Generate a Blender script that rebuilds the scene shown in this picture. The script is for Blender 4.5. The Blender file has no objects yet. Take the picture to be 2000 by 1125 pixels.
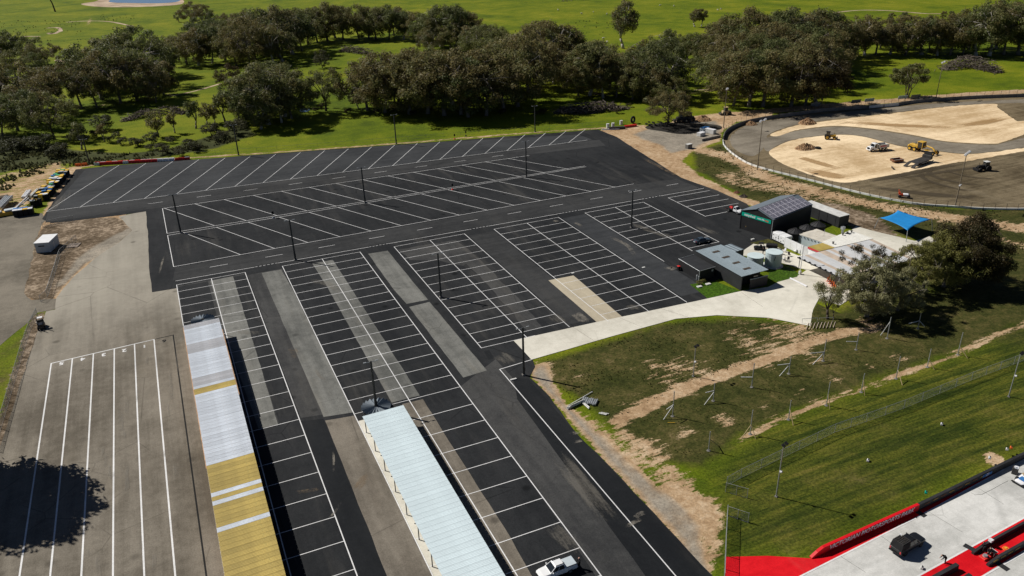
import bpy, bmesh, math, random
import numpy as np
from mathutils import Vector, Matrix

random.seed(7)
SC = bpy.context.scene
COL = SC.collection
R = math.radians

# ------------------------------------------------------------------ camera
# world: metres, X across the parking bays, Y along them, Z up. The drone hovers 78 m above the origin.
CAM_H = 78.0
FPX, PITCH, ROLL, YAW = 1557.25, 0.438268, -0.0285469, R(23.6)
_f0 = np.array([0, math.cos(PITCH), -math.sin(PITCH)]); _r0 = np.array([1.0, 0, 0]); _u0 = np.cross(_r0, _f0)
_r1 = _r0 * math.cos(ROLL) + _u0 * math.sin(ROLL); _u1 = -_r0 * math.sin(ROLL) + _u0 * math.cos(ROLL)
def _yaw(v):
    c, s = math.cos(YAW), math.sin(YAW)
    return np.array([v[0] * c + v[1] * s, -v[0] * s + v[1] * c, v[2]])
FW, RT, UP = _yaw(_f0), _yaw(_r1), _yaw(_u1)
cam = bpy.data.cameras.new('camera'); camo = bpy.data.objects.new('camera', cam); COL.objects.link(camo)
cam.sensor_width = 36.0; cam.lens = FPX / 2000 * 36.0; cam.clip_start = 0.5; cam.clip_end = 20000
camo.matrix_world = Matrix(((RT[0], UP[0], -FW[0], 0), (RT[1], UP[1], -FW[1], 0), (RT[2], UP[2], -FW[2], CAM_H), (0, 0, 0, 1)))
SC.camera = camo

# ------------------------------------------------------------------ sky, sun, exposure
SUN_EL = R(42.5)
SUN_H = np.array([-0.656, 0.755]); SUN_H /= np.linalg.norm(SUN_H)
SUN = Vector((SUN_H[0] * math.cos(SUN_EL), SUN_H[1] * math.cos(SUN_EL), math.sin(SUN_EL)))
w = bpy.data.worlds.new('World'); SC.world = w; w.use_nodes = True
nt = w.node_tree; nt.nodes.clear()
wo = nt.nodes.new('ShaderNodeOutputWorld'); bg = nt.nodes.new('ShaderNodeBackground'); sk = nt.nodes.new('ShaderNodeTexSky')
sk.sky_type = 'NISHITA'; sk.sun_disc = False; sk.sun_elevation = SUN_EL; sk.sun_rotation = math.atan2(SUN_H[0], SUN_H[1])
sk.air_density = 0.4; sk.dust_density = 0.1; sk.ozone_density = 1.0
bg.inputs['Strength'].default_value = 0.05
nt.links.new(sk.outputs[0], bg.inputs[0]); nt.links.new(bg.outputs[0], wo.inputs[0])
sl = bpy.data.lights.new('sun', 'SUN'); sl.energy = 5.0; sl.angle = R(0.5); sl.color = (1.0, 0.955, 0.88)
so = bpy.data.objects.new('sun', sl); COL.objects.link(so); so.location = (0, 0, 200)
so.rotation_euler = SUN.to_track_quat('Z', 'Y').to_euler()
SC.view_settings.view_transform = 'Standard'; SC.view_settings.look = 'None'
SC.view_settings.exposure = 0.0; SC.view_settings.gamma = 1.0; SC.view_settings.use_curve_mapping = False
SC.render.engine = 'CYCLES'
SC.cycles.use_denoising = True
SC.cycles.max_bounces = 6; SC.cycles.diffuse_bounces = 3; SC.cycles.transparent_max_bounces = 12

# ------------------------------------------------------------------ placing helpers
def g(px, py, z=0.0):
    """place on the level z that was surveyed at picture point (px, py) of the 2000 px wide aerial"""
    d = FW * FPX + RT * (px - 1000) - UP * (py - 562.5)
    t = (z - CAM_H) / d[2]
    return (float(d[0] * t), float(d[1] * t), z)
def g2(px, py, z=0.0):
    p = g(px, py, z); return (p[0], p[1])
def height_at(x, y, py):
    """height of a vertical thing standing at x, y whose top was surveyed at picture row py"""
    k = -(py - 562.5) / FPX
    # (v.UP) = k (v.FW) with v = (x, y, z - CAM_H)
    a = x * UP[0] + y * UP[1]; b = x * FW[0] + y * FW[1]
    dz = (k * b - a) / (UP[2] - k * FW[2])
    return float(dz + CAM_H)
def pxm(x, y, z=0):
    """picture scale (2000 px wide) in px per metre at a place"""
    return FPX / (x * FW[0] + y * FW[1] + (z - CAM_H) * FW[2])

# ------------------------------------------------------------------ materials
MATS = {}
def _new(name):
    m = bpy.data.materials.new(name); m.use_nodes = True
    n = m.node_tree; b = n.nodes['Principled BSDF']
    MATS[name] = m
    return m, n, b
def N(n, t, **kw):
    x = n.nodes.new(t)
    for k, v in kw.items(): setattr(x, k, v)
    return x
def ramp(n, fac, stops):
    r = N(n, 'ShaderNodeValToRGB'); e = r.color_ramp.elements
    while len(e) < len(stops): e.new(0.5)
    for i, (p, c) in enumerate(stops):
        e[i].position = p; e[i].color = (*c, 1) if len(c) == 3 else c
    n.links.new(fac, r.inputs[0]); return r.outputs[0]
def noise(n, vec, scale, detail=4, rough=0.55, dist=0.0):
    x = N(n, 'ShaderNodeTexNoise'); x.inputs['Scale'].default_value = scale; x.inputs['Detail'].default_value = detail
    x.inputs['Roughness'].default_value = rough; x.inputs['Distortion'].default_value = dist
    n.links.new(vec, x.inputs['Vector']); return x.outputs['Fac']
def mapping(n, vec, scale=(1, 1, 1), rot=(0, 0, 0)):
    x = N(n, 'ShaderNodeMapping'); x.inputs['Scale'].default_value = scale; x.inputs['Rotation'].default_value = rot
    n.links.new(vec, x.inputs['Vector']); return x.outputs[0]
def math_(n, op, a, b=None, clamp=False):
    x = N(n, 'ShaderNodeMath', operation=op); x.use_clamp = clamp
    for i, v in enumerate((a, b)):
        if v is None: continue
        if isinstance(v, (int, float)): x.inputs[i].default_value = v
        else: n.links.new(v, x.inputs[i])
    return x.outputs[0]
def maprange(n, v, a, b, c=0.0, d=1.0):
    x = N(n, 'ShaderNodeMapRange'); x.interpolation_type = 'SMOOTHSTEP'
    n.links.new(v, x.inputs[0])
    for i, k in enumerate((a, b, c, d)): x.inputs[i + 1].default_value = k
    return x.outputs[0]
def mix(n, fac, a, b, blend='MIX'):
    x = N(n, 'ShaderNodeMix', data_type='RGBA', blend_type=blend)
    for i, v in ((0, fac), (6, a), (7, b)):
        if isinstance(v, (int, float)): x.inputs[i].default_value = v
        elif isinstance(v, tuple): x.inputs[i].default_value = (*v, 1) if len(v) == 3 else v
        else: n.links.new(v, x.inputs[i])
    return x.outputs[2]
def bump(n, b, h, strength, dist=0.1):
    x = N(n, 'ShaderNodeBump'); x.inputs['Strength'].default_value = strength; x.inputs['Distance'].default_value = dist
    n.links.new(h, x.inputs['Height']); n.links.new(x.outputs[0], b.inputs['Normal'])
def pos(n): return N(n, 'ShaderNodeNewGeometry').outputs['Position']
def objc(n): return N(n, 'ShaderNodeTexCoord').outputs['Object']

def noise3(n, vec, scale):
    x = N(n, 'ShaderNodeTexNoise'); x.inputs['Scale'].default_value = scale; x.inputs['Detail'].default_value = 4; n.links.new(vec, x.inputs['Vector']); return x.outputs['Color']

def plain(name, col, rough=0.7, var=0.18, scale=1.5, metal=0.0, spec=0.3, dirt=None, rnd=0.0):
    """paint, metal, plastic, timber: base colour with blotchy wear and fine grain"""
    m, n, b = _new(name)
    v = objc(n)
    f = noise(n, v, scale, 5, 0.6)
    lo = tuple(c * (1 - var) for c in col); hi = tuple(min(1, c * (1 + var)) for c in col)
    c = mix(n, maprange(n, f, 0.3, 0.7), lo, hi)
    if dirt:
        d = noise(n, v, scale * 3.1, 6, 0.7)
        c = mix(n, maprange(n, d, 0.52, 0.75, 0, 0.75), c, dirt)
    if rnd:
        o = N(n, 'ShaderNodeObjectInfo').outputs['Random']
        k = maprange(n, o, 0, 1, 1 - rnd, 1 + rnd)
        hs = N(n, 'ShaderNodeHueSaturation'); n.links.new(k, hs.inputs['Value']); n.links.new(c, hs.inputs['Color']); c = hs.outputs[0]
    n.links.new(c, b.inputs['Base Color'])
    b.inputs['Roughness'].default_value = rough; b.inputs['Metallic'].default_value = metal
    b.inputs['Specular IOR Level'].default_value = spec
    return m

def paving(name, dark, light, streak=(0.5, 0.06), rough=0.85, grain=0.25, blot=0.05, dust=None, dustamt=0.0, spec=0.07, bmp=0.25, stain=0.0, fade=None):
    """asphalt, concrete or gravel: rolled-lane streaks, large blotches, stones, dust"""
    m, n, b = _new(name); p = pos(n)
    big = noise(n, p, blot, 6, 0.6, 0.4)
    st = noise(n, mapping(n, p, (streak[0], streak[1], 1)), 1.0, 6, 0.65)
    mid = noise(n, p, 0.6, 5, 0.7)
    f = math_(n, 'ADD', math_(n, 'MULTIPLY', big, 0.5), math_(n, 'ADD', math_(n, 'MULTIPLY', st, 0.35), math_(n, 'MULTIPLY', mid, 0.25)))
    c = mix(n, maprange(n, f, 0.40, 0.68), dark, light)
    fine = noise(n, p, 5.0, 6, 0.85)
    c = mix(n, 1.0, c, mix(n, maprange(n, fine, 0.25, 0.75), (1 - grain,) * 3, (1 + grain,) * 3), 'MULTIPLY')
    if dust:
        d = math_(n, 'ADD', math_(n, 'MULTIPLY', noise(n, mapping(n, p, (0.25, 0.03, 1), (0, 0, 0.35)), 1.0, 7, 0.7), 0.6), math_(n, 'MULTIPLY', noise(n, p, 0.022, 4, 0.6), 0.4))
        c = mix(n, maprange(n, d, 0.5, 0.72, 0, dustamt), c, dust)
    if fade:
        sx_ = N(n, 'ShaderNodeSeparateXYZ'); n.links.new(p, sx_.inputs[0])
        ff = maprange(n, math_(n, 'ADD', sx_.outputs['Y'], math_(n, 'MULTIPLY', math_(n, 'SUBTRACT', noise(n, p, 0.06, 5, 0.6), 0.5), 45)), fade[0], fade[1], 0, 0.85)
        c = mix(n, ff, c, mix(n, maprange(n, f, 0.35, 0.72), tuple(v * .72 for v in fade[2]), fade[2]))
    if stain:
        vo = N(n, 'ShaderNodeTexVoronoi'); vo.inputs['Scale'].default_value = 0.21; n.links.new(mix(n, 0.035, p, N(n, 'ShaderNodeTexNoise').outputs['Color']), vo.inputs['Vector'])
        s_ = math_(n, 'MULTIPLY', maprange(n, vo.outputs['Distance'], 0.06, 0.20, 1, 0), maprange(n, vo.outputs['Color'], 0.35, 0.7))
        c = mix(n, math_(n, 'MULTIPLY', s_, stain), c, tuple(v * 0.45 for v in dark))
        vc = N(n, 'ShaderNodeTexVoronoi'); vc.feature = 'DISTANCE_TO_EDGE'; vc.inputs['Scale'].default_value = 0.085
        n.links.new(mix(n, 0.06, p, noise3(n, p, 0.4)), vc.inputs['Vector'])
        ck = math_(n, 'MULTIPLY', maprange(n, vc.outputs['Distance'], 0.0, 0.012, 1, 0), maprange(n, big, 0.48, 0.58))
        c = mix(n, math_(n, 'MULTIPLY', ck, stain * 0.8), c, tuple(v * 0.5 for v in dark))
    n.links.new(c, b.inputs['Base Color'])
    b.inputs['Roughness'].default_value = rough; b.inputs['Specular IOR Level'].default_value = spec
    bump(n, b, noise(n, p, 9.0, 5, 0.8), bmp, 0.02)
    return m

paving('asphalt_new', (0.0165, 0.0180, 0.0202), (0.0315, 0.0330, 0.0352), (0.35, 0.04), dust=(0.095, 0.090, 0.082), dustamt=0.55, grain=0.35, stain=0.8)
paving('asphalt_far', (0.031, 0.0335, 0.0370), (0.056, 0.0590, 0.0630), (0.03, 0.5), dust=(0.07, 0.067, 0.06), dustamt=0.22)
paving('asphalt_road', (0.027, 0.0282, 0.0300), (0.054, 0.0552, 0.0565), (0.02, 0.4), dust=(0.09, 0.085, 0.075), dustamt=0.3)
paving('asphalt_mid', (0.036, 0.0370, 0.0385), (0.074, 0.0740, 0.0730), (0.5, 0.03), dust=(0.125, 0.115, 0.098), dustamt=0.45, grain=0.35, stain=0.6)
paving('asphalt_black', (0.0115, 0.0130, 0.0152), (0.0205, 0.0222, 0.0245), (0.3, 0.04), dust=(0.075, 0.068, 0.058), dustamt=0.25)
paving('asphalt_old', (0.108, 0.094, 0.074), (0.235, 0.210, 0.172), (0.42, 0.02), dust=(0.30, 0.262, 0.205), dustamt=0.6, grain=0.3, stain=0.5, fade=(150, 205, (0.40, 0.37, 0.31)))
paving('strip_grey', (0.095, 0.097, 0.091), (0.21, 0.21, 0.195), (0.55, 0.03), dust=(0.22, 0.20, 0.165), dustamt=0.6, grain=0.28, stain=0.6)
paving('strip_brown', (0.12, 0.105, 0.086), (0.225, 0.20, 0.165), (0.55, 0.05), dust=(0.24, 0.20, 0.155), dustamt=0.6, grain=0.28, stain=0.6)
paving('concrete', (0.54, 0.515, 0.44), (0.76, 0.73, 0.64), (0.05, 0.12), grain=0.1, dust=(0.33, 0.30, 0.25), dustamt=0.5, bmp=0.1, stain=0.25)
paving('concrete_tan', (0.36, 0.315, 0.235), (0.50, 0.44, 0.33), (0.5, 0.06), grain=0.12, bmp=0.1)
paving('concrete_drag', (0.44, 0.44, 0.42), (0.70, 0.695, 0.67), (0.1, 0.4), grain=0.14, dust=(0.27, 0.265, 0.25), dustamt=0.55, bmp=0.1, stain=0.35)
paving('gravel', (0.11, 0.098, 0.078), (0.23, 0.205, 0.165), (0.1, 0.1), grain=0.35, blot=0.04, dust=(0.25, 0.22, 0.175), dustamt=0.5)
paving('track_clay', (0.085, 0.064, 0.036), (0.225, 0.178, 0.110), (0.02, 0.45), grain=0.4, blot=0.03, dust=(0.33, 0.27, 0.18), dustamt=0.6, bmp=0.9)
paving('track_grey', (0.135, 0.116, 0.090), (0.275, 0.242, 0.192), (0.03, 0.2), grain=0.22, blot=0.05, bmp=0.3)
paving('infield_sand', (0.48, 0.335, 0.18), (0.92, 0.735, 0.49), (0.03, 0.22), grain=0.22, blot=0.03, dust=(0.40, 0.27, 0.14), dustamt=0.5, bmp=0.6)
paving('dirt_dark', (0.10, 0.075, 0.05), (0.22, 0.17, 0.11), (0.2, 0.2), grain=0.35, blot=0.1, bmp=0.8)
paving('dirt_tilled', (0.070, 0.054, 0.031), (0.215, 0.172, 0.108), (0.02, 0.55), grain=0.4, blot=0.04, dust=(0.27, 0.225, 0.155), dustamt=0.6, bmp=0.9)
paving('pale_dirt', (0.30, 0.215, 0.145), (0.56, 0.44, 0.32), (0.1, 0.1), grain=0.3, blot=0.05, bmp=0.5)
paving('dark_ground', (0.02, 0.019, 0.018), (0.05, 0.046, 0.04), (0.2, 0.2), grain=0.3, bmp=0.6)
paving('red_paint', (0.56, 0.006, 0.012), (0.80, 0.016, 0.024), (0.1, 0.4), grain=0.16, dust=(0.62, 0.09, 0.08), dustamt=0.5, bmp=0.05, rough=0.7, stain=0.3)
paving('line_white', (0.66, 0.66, 0.66), (0.82, 0.82, 0.82), (0.4, 0.4), grain=0.2, dust=(0.25, 0.25, 0.25), dustamt=0.75, bmp=0.05, rough=0.6)
paving('line_black', (0.012, 0.012, 0.012), (0.02, 0.02, 0.02), grain=0.1, bmp=0.05, rough=0.6)

plain('pole_dark', (0.05, 0.052, 0.05), 0.6, 0.25, 0.8)
plain('pole_timber', (0.20, 0.165, 0.12), 0.85, 0.3, 2.0)
plain('galv', (0.42, 0.44, 0.45), 0.4, 0.2, 2.0, metal=0.5)
plain('wire', (0.16, 0.175, 0.165), 0.5, 0.1, 2.0, metal=0.4)
plain('white_paint', (0.78, 0.79, 0.80), 0.5, 0.06, 1.0)
plain('white_dirty', (0.62, 0.62, 0.60), 0.6, 0.14, 0.7, dirt=(0.30, 0.27, 0.22))
plain('car_white', (0.80, 0.81, 0.82), 0.25, 0.03, 1.0, spec=0.6)
plain('car_black', (0.012, 0.013, 0.015), 0.3, 0.2, 1.0, spec=0.5)
plain('car_blue', (0.045, 0.065, 0.085), 0.22, 0.15, 1.0, spec=0.7)
plain('matt_black', (0.011, 0.011, 0.012), 0.75, 0.3, 1.5)
plain('rubber', (0.014, 0.014, 0.014), 0.85, 0.3, 3.0)
plain('glass_dark', (0.012, 0.016, 0.02), 0.08, 0.1, 1.0, spec=0.8)
plain('chrome', (0.55, 0.55, 0.56), 0.25, 0.1, 1.0, metal=0.8)
plain('cover_grey', (0.50, 0.56, 0.60), 0.5, 0.06, 1.0)
plain('red_plastic', (0.62, 0.03, 0.025), 0.5, 0.15, 0.8)
plain('orange_plastic', (0.80, 0.16, 0.03), 0.5, 0.15, 0.8)
plain('white_plastic', (0.72, 0.72, 0.74), 0.5, 0.08, 0.8)
plain('blue_plastic', (0.04, 0.16, 0.40), 0.5, 0.15, 0.8)
plain('yellow_plastic', (0.72, 0.45, 0.05), 0.5, 0.15, 0.8)
plain('green_plastic', (0.05, 0.35, 0.16), 0.5, 0.15, 0.8)
plain('yellow_machine', (0.62, 0.38, 0.05), 0.5, 0.2, 1.2, dirt=(0.22, 0.16, 0.09))
plain('orange_machine', (0.62, 0.08, 0.02), 0.5, 0.2, 1.2, dirt=(0.25, 0.12, 0.06))
plain('rust', (0.20, 0.085, 0.045), 0.85, 0.35, 1.8, dirt=(0.4, 0.32, 0.24))
plain('steel_dark', (0.045, 0.043, 0.042), 0.6, 0.3, 1.4, dirt=(0.15, 0.12, 0.09))
plain('shed_black', (0.020, 0.020, 0.021), 0.6, 0.12, 0.6)
plain('shed_charcoal', (0.028, 0.029, 0.031), 0.6, 0.15, 0.6)
plain('roof_slate', (0.15, 0.18, 0.21), 0.45, 0.08, 0.5)
plain('roof_bluegrey', (0.34, 0.41, 0.45), 0.5, 0.1, 0.5, dirt=(0.26, 0.30, 0.32))
plain('solar', (0.025, 0.028, 0.055), 0.15, 0.2, 0.6, spec=0.8)
plain('solar_frame', (0.62, 0.60, 0.68), 0.4, 0.1, 1.0)
plain('roof_paleblue', (0.66, 0.77, 0.81), 0.5, 0.05, 0.35, dirt=(0.58, 0.68, 0.72), rnd=0.03)
plain('roof_white', (0.62, 0.67, 0.74), 0.55, 0.14, 0.4, dirt=(0.46, 0.44, 0.43), rnd=0.07)
plain('roof_skylight', (0.46, 0.47, 0.50), 0.6, 0.14, 0.4, dirt=(0.42, 0.34, 0.28), rnd=0.06)
plain('roof_yellow', (0.46, 0.345, 0.095), 0.6, 0.2, 0.3, dirt=(0.30, 0.26, 0.09), rnd=0.10)
plain('roof_rust', (0.50, 0.30, 0.17), 0.8, 0.3, 0.6)
plain('roof_cream', (0.62, 0.58, 0.50), 0.6, 0.12, 0.4, dirt=(0.34, 0.26, 0.16))
plain('roof_offwhite', (0.72, 0.71, 0.66), 0.6, 0.06, 0.4)
plain('roof_grey', (0.56, 0.57, 0.58), 0.6, 0.08, 0.4, rnd=0.06)
plain('roof_tan', (0.50, 0.41, 0.33), 0.7, 0.12, 0.4, rnd=0.06)
plain('panel_bluegrey', (0.42, 0.48, 0.52), 0.5, 0.08, 0.8)
plain('tank_blue', (0.44, 0.52, 0.54), 0.5, 0.08, 0.6)
plain('tank_lid', (0.58, 0.68, 0.70), 0.5, 0.08, 0.6)
plain('sign_green', (0.0, 0.36, 0.25), 0.45, 0.04, 1.0)
plain('letter_white', (0.8, 0.8, 0.8), 0.5, 0.03, 1.0)
plain('letter_orange', (0.75, 0.14, 0.05), 0.5, 0.03, 1.0)
plain('letter_gold', (0.35, 0.22, 0.05), 0.5, 0.1, 1.0)
plain('letter_pale', (0.85, 0.78, 0.84), 0.5, 0.05, 1.0)
plain('sail_blue', (0.012, 0.22, 0.56), 0.75, 0.08, 0.7)
plain('wall_red', (0.66, 0.008, 0.016), 0.45, 0.08, 0.6)
plain('wall_black', (0.030, 0.030, 0.032), 0.6, 0.2, 0.5)
plain('wall_concrete', (0.20, 0.19, 0.175), 0.85, 0.25, 0.5, dirt=(0.10, 0.095, 0.085), rnd=0.15)
plain('kerb_white', (0.76, 0.76, 0.73), 0.7, 0.12, 0.5, dirt=(0.5, 0.47, 0.40))
plain('brick_red', (0.55, 0.05, 0.06), 0.7, 0.1, 1.0)
plain('wood_pale', (0.42, 0.32, 0.17), 0.8, 0.2, 2.0)
plain('wood_grey', (0.19, 0.155, 0.13), 0.9, 0.35, 0.8, rnd=0.2)
plain('bark', (0.20, 0.175, 0.15), 0.9, 0.4, 0.6)
plain('bark_dark', (0.07, 0.055, 0.042), 0.9, 0.3, 0.8)
plain('bark_pale', (0.50, 0.46, 0.41), 0.9, 0.3, 0.4)
plain('skin', (0.55, 0.32, 0.24), 0.6, 0.05, 3.0)
plain('cloth_black', (0.012, 0.012, 0.014), 0.9, 0.2, 3.0)
plain('cloth_hivis', (0.55, 0.75, 0.10), 0.8, 0.1, 3.0)
plain('wool', (0.55, 0.52, 0.45), 0.95, 0.1, 1.0)
plain('soil_pile', (0.30, 0.185, 0.10), 0.95, 0.35, 0.6, dirt=(0.2, 0.12, 0.07))
plain('lamp_lens', (0.75, 0.77, 0.8), 0.2, 0.05, 1.0, spec=0.6)

def leafmat(name, cols, trans=0.40):
    m, n, b = _new(name)
    p = pos(n)
    o = N(n, 'ShaderNodeObjectInfo').outputs['Random']
    f = math_(n, 'ADD', math_(n, 'MULTIPLY', noise(n, p, 0.28, 3, 0.6), 0.65), math_(n, 'MULTIPLY', o, 0.40))
    k = [(0.12 + 0.7 * i / (len(cols) - 1), c) for i, c in enumerate(cols)]
    c = ramp(n, f, k)
    fine = noise(n, p, 2.2, 2, 0.5)
    c = mix(n, 1.0, c, mix(n, maprange(n, fine, 0.3, 0.7), (0.6,) * 3, (1.45,) * 3), 'MULTIPLY')
    n.links.new(c, b.inputs['Base Color']); b.inputs['Roughness'].default_value = 0.6; b.inputs['Specular IOR Level'].default_value = 0.25
    t = N(n, 'ShaderNodeBsdfTranslucent'); n.links.new(c, t.inputs[0])
    ms = N(n, 'ShaderNodeMixShader'); ms.inputs[0].default_value = trans
    out = [x for x in n.nodes if x.type == 'OUTPUT_MATERIAL'][0]
    n.links.new(b.outputs[0], ms.inputs[1]); n.links.new(t.outputs[0], ms.inputs[2]); n.links.new(ms.outputs[0], out.inputs[0])
    return m
leafmat('leaf_gum', [(0.124, 0.124, 0.044), (0.098, 0.122, 0.042), (0.165, 0.172, 0.060), (0.185, 0.146, 0.058), (0.112, 0.138, 0.062)])
leafmat('leaf_dark', [(0.070, 0.048, 0.020), (0.050, 0.046, 0.017), (0.092, 0.056, 0.026)])
leafmat('leaf_olive', [(0.15, 0.155, 0.042), (0.22, 0.21, 0.06), (0.12, 0.13, 0.036)])
leafmat('leaf_grey', [(0.20, 0.20, 0.095), (0.28, 0.27, 0.14), (0.155, 0.165, 0.072)])
leafmat('leaf_lawn', [(0.05, 0.12, 0.01), (0.08, 0.17, 0.012), (0.07, 0.14, 0.012)])
leafmat('leaf_scrub', [(0.045, 0.055, 0.020), (0.065, 0.070, 0.028), (0.085, 0.080, 0.04)])
leafmat('leaf_tuft', [(0.040, 0.048, 0.010), (0.070, 0.070, 0.018), (0.13, 0.105, 0.042)], 0.3)

# ------------------------------------------------------------------ object helpers
def tag(o, label=None, cat=None, group=None, kind=None):
    if label: o['label'] = label
    if cat: o['category'] = cat
    if group: o['group'] = group
    if kind: o['kind'] = kind
    return o
def thing(name, label, cat, loc=(0, 0, 0), rz=0.0, group=None):
    o = bpy.data.objects.new(name, None); COL.objects.link(o); o.empty_display_size = 0.5
    o.location = loc; o.rotation_euler = (0, 0, rz)
    return tag(o, label, cat, group)
def link(name, me, mat=None, parent=None):
    o = bpy.data.objects.new(name, me); COL.objects.link(o)
    if mat and not me.materials: me.materials.append(MATS[mat])
    if parent: o.parent = parent
    return o
def dup(root, loc, rz=None, label=None, group=None, scale=None):
    r = root.copy(); COL.objects.link(r); r.location = loc
    if rz is not None: r.rotation_euler = (0, 0, rz)
    if scale is not None: r.scale = scale
    if label: r['label'] = label
    if group: r['group'] = group
    for ch in list(root.children):
        c = ch.copy(); COL.objects.link(c); c.parent = r
        for s in list(ch.children):
            d = s.copy(); COL.objects.link(d); d.parent = c
    return r

class MB:
    """collects shapes into one mesh"""
    def __init__(s): s.bm = bmesh.new()
    def _merge(s, t):
        me = bpy.data.meshes.new('t'); t.to_mesh(me); t.free(); s.bm.from_mesh(me); bpy.data.meshes.remove(me)
    def hexa(s, b, t, z0, z1, bevel=0.0, seg=2, M=None):
        """b, t = (x0, x1, y0, y1) rectangles at z0 and z1"""
        t_ = bmesh.new()
        v = [t_.verts.new(p) for p in ((b[0], b[2], z0), (b[1], b[2], z0), (b[1], b[3], z0), (b[0], b[3], z0), (t[0], t[2], z1), (t[1], t[2], z1), (t[1], t[3], z1), (t[0], t[3], z1))]
        for f in ((3, 2, 1, 0), (4, 5, 6, 7), (0, 1, 5, 4), (1, 2, 6, 5), (2, 3, 7, 6), (3, 0, 4, 7)): t_.faces.new([v[i] for i in f])
        if bevel: bmesh.ops.bevel(t_, geom=list(t_.edges), offset=bevel, segments=seg, affect='EDGES', profile=0.5)
        if M is not None: t_.transform(M)
        s._merge(t_); return s
    def box(s, c, d, rz=0.0, rx=0.0, ry=0.0, bevel=0.0):
        M = Matrix.Translation(c) @ Matrix.Rotation(rz, 4, 'Z') @ Matrix.Rotation(ry, 4, 'Y') @ Matrix.Rotation(rx, 4, 'X')
        h = (-d[0] / 2, d[0] / 2, -d[1] / 2, d[1] / 2)
        return s.hexa(h, h, -d[2] / 2, d[2] / 2, bevel, 1, M)
    def tube(s, p0, p1, r0, r1=None, n=8, cap=True):
        r1 = r0 if r1 is None else r1
        p0, p1 = Vector(p0), Vector(p1); d = p1 - p0
        if d.length < 1e-6: return s
        q = d.to_track_quat('Z', 'Y')
        A = [s.bm.verts.new(p0 + q @ Vector((r0 * math.cos(2 * math.pi * i / n), r0 * math.sin(2 * math.pi * i / n), 0))) for i in range(n)]
        B = [s.bm.verts.new(p1 + q @ Vector((r1 * math.cos(2 * math.pi * i / n), r1 * math.sin(2 * math.pi * i / n), 0))) for i in range(n)]
        for i in range(n): s.bm.faces.new((A[i], A[(i + 1) % n], B[(i + 1) % n], B[i]))
        if cap: s.bm.faces.new(A[::-1]); s.bm.faces.new(B)
        return s
    def path(s, pts, r, n=6):
        for i in range(len(pts) - 1):
            a = r[i] if isinstance(r, (list, tuple)) else r; b = r[i + 1] if isinstance(r, (list, tuple)) else r
            s.tube(pts[i], pts[i + 1], a, b, n)
        return s
    def prism(s, poly, z0, z1):
        A = [s.bm.verts.new((x, y, z0)) for x, y in poly]; B = [s.bm.verts.new((x, y, z1)) for x, y in poly]; n = len(poly)
        for i in range(n): s.bm.faces.new((A[i], A[(i + 1) % n], B[(i + 1) % n], B[i]))
        s.bm.faces.new(A[::-1]); s.bm.faces.new(B); return s
    def slab(s, pts, th):
        """thick plate from a 3-D polygon"""
        P = [Vector(p) for p in pts]; nrm = (P[1] - P[0]).cross(P[2] - P[0]).normalized() * th; n = len(P)
        A = [s.bm.verts.new(p) for p in P]; B = [s.bm.verts.new(p + nrm) for p in P]
        for i in range(n): s.bm.faces.new((A[i], A[(i + 1) % n], B[(i + 1) % n], B[i]))
        s.bm.faces.new(A[::-1]); s.bm.faces.new(B); return s
    def poly(s, pts): s.bm.faces.new([s.bm.verts.new(p) for p in pts]); return s
    def ell(s, c, r, sub=2):
        t = bmesh.new(); bmesh.ops.create_icosphere(t, subdivisions=sub, radius=1.0)
        t.transform(Matrix.Translation(c) @ Matrix.Diagonal((*r, 1))); s._merge(t); return s
    def loft(s, rings):
        V = [[s.bm.verts.new(p) for p in r] for r in rings]; n = len(rings[0])
        for a, b in zip(V, V[1:]):
            for i in range(n): s.bm.faces.new((a[i], a[(i + 1) % n], b[(i + 1) % n], b[i]))
        s.bm.faces.new(V[0][::-1]); s.bm.faces.new(V[-1]); return s
    def mesh(s, name, smooth=False):
        bmesh.ops.recalc_face_normals(s.bm, faces=list(s.bm.faces))
        me = bpy.data.meshes.new(name); s.bm.to_mesh(me); s.bm.free()
        if smooth: me.polygons.foreach_set('use_smooth', [True] * len(me.polygons))
        return me
    def build(s, name, mat, parent=None, smooth=False): return link(name, s.mesh(name, smooth), mat, parent)

def mesh_np(name, V, F):
    me = bpy.data.meshes.new(name)
    V = np.asarray(V, dtype=np.float32); F = np.asarray(F, dtype=np.int32); k = F.shape[1]
    me.vertices.add(len(V)); me.vertices.foreach_set('co', V.ravel())
    me.loops.add(F.size); me.loops.foreach_set('vertex_index', F.ravel())
    me.polygons.add(len(F)); me.polygons.foreach_set('loop_start', np.arange(0, F.size, k, dtype=np.int32))
    me.update(calc_edges=True); me.validate(); return me

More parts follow.
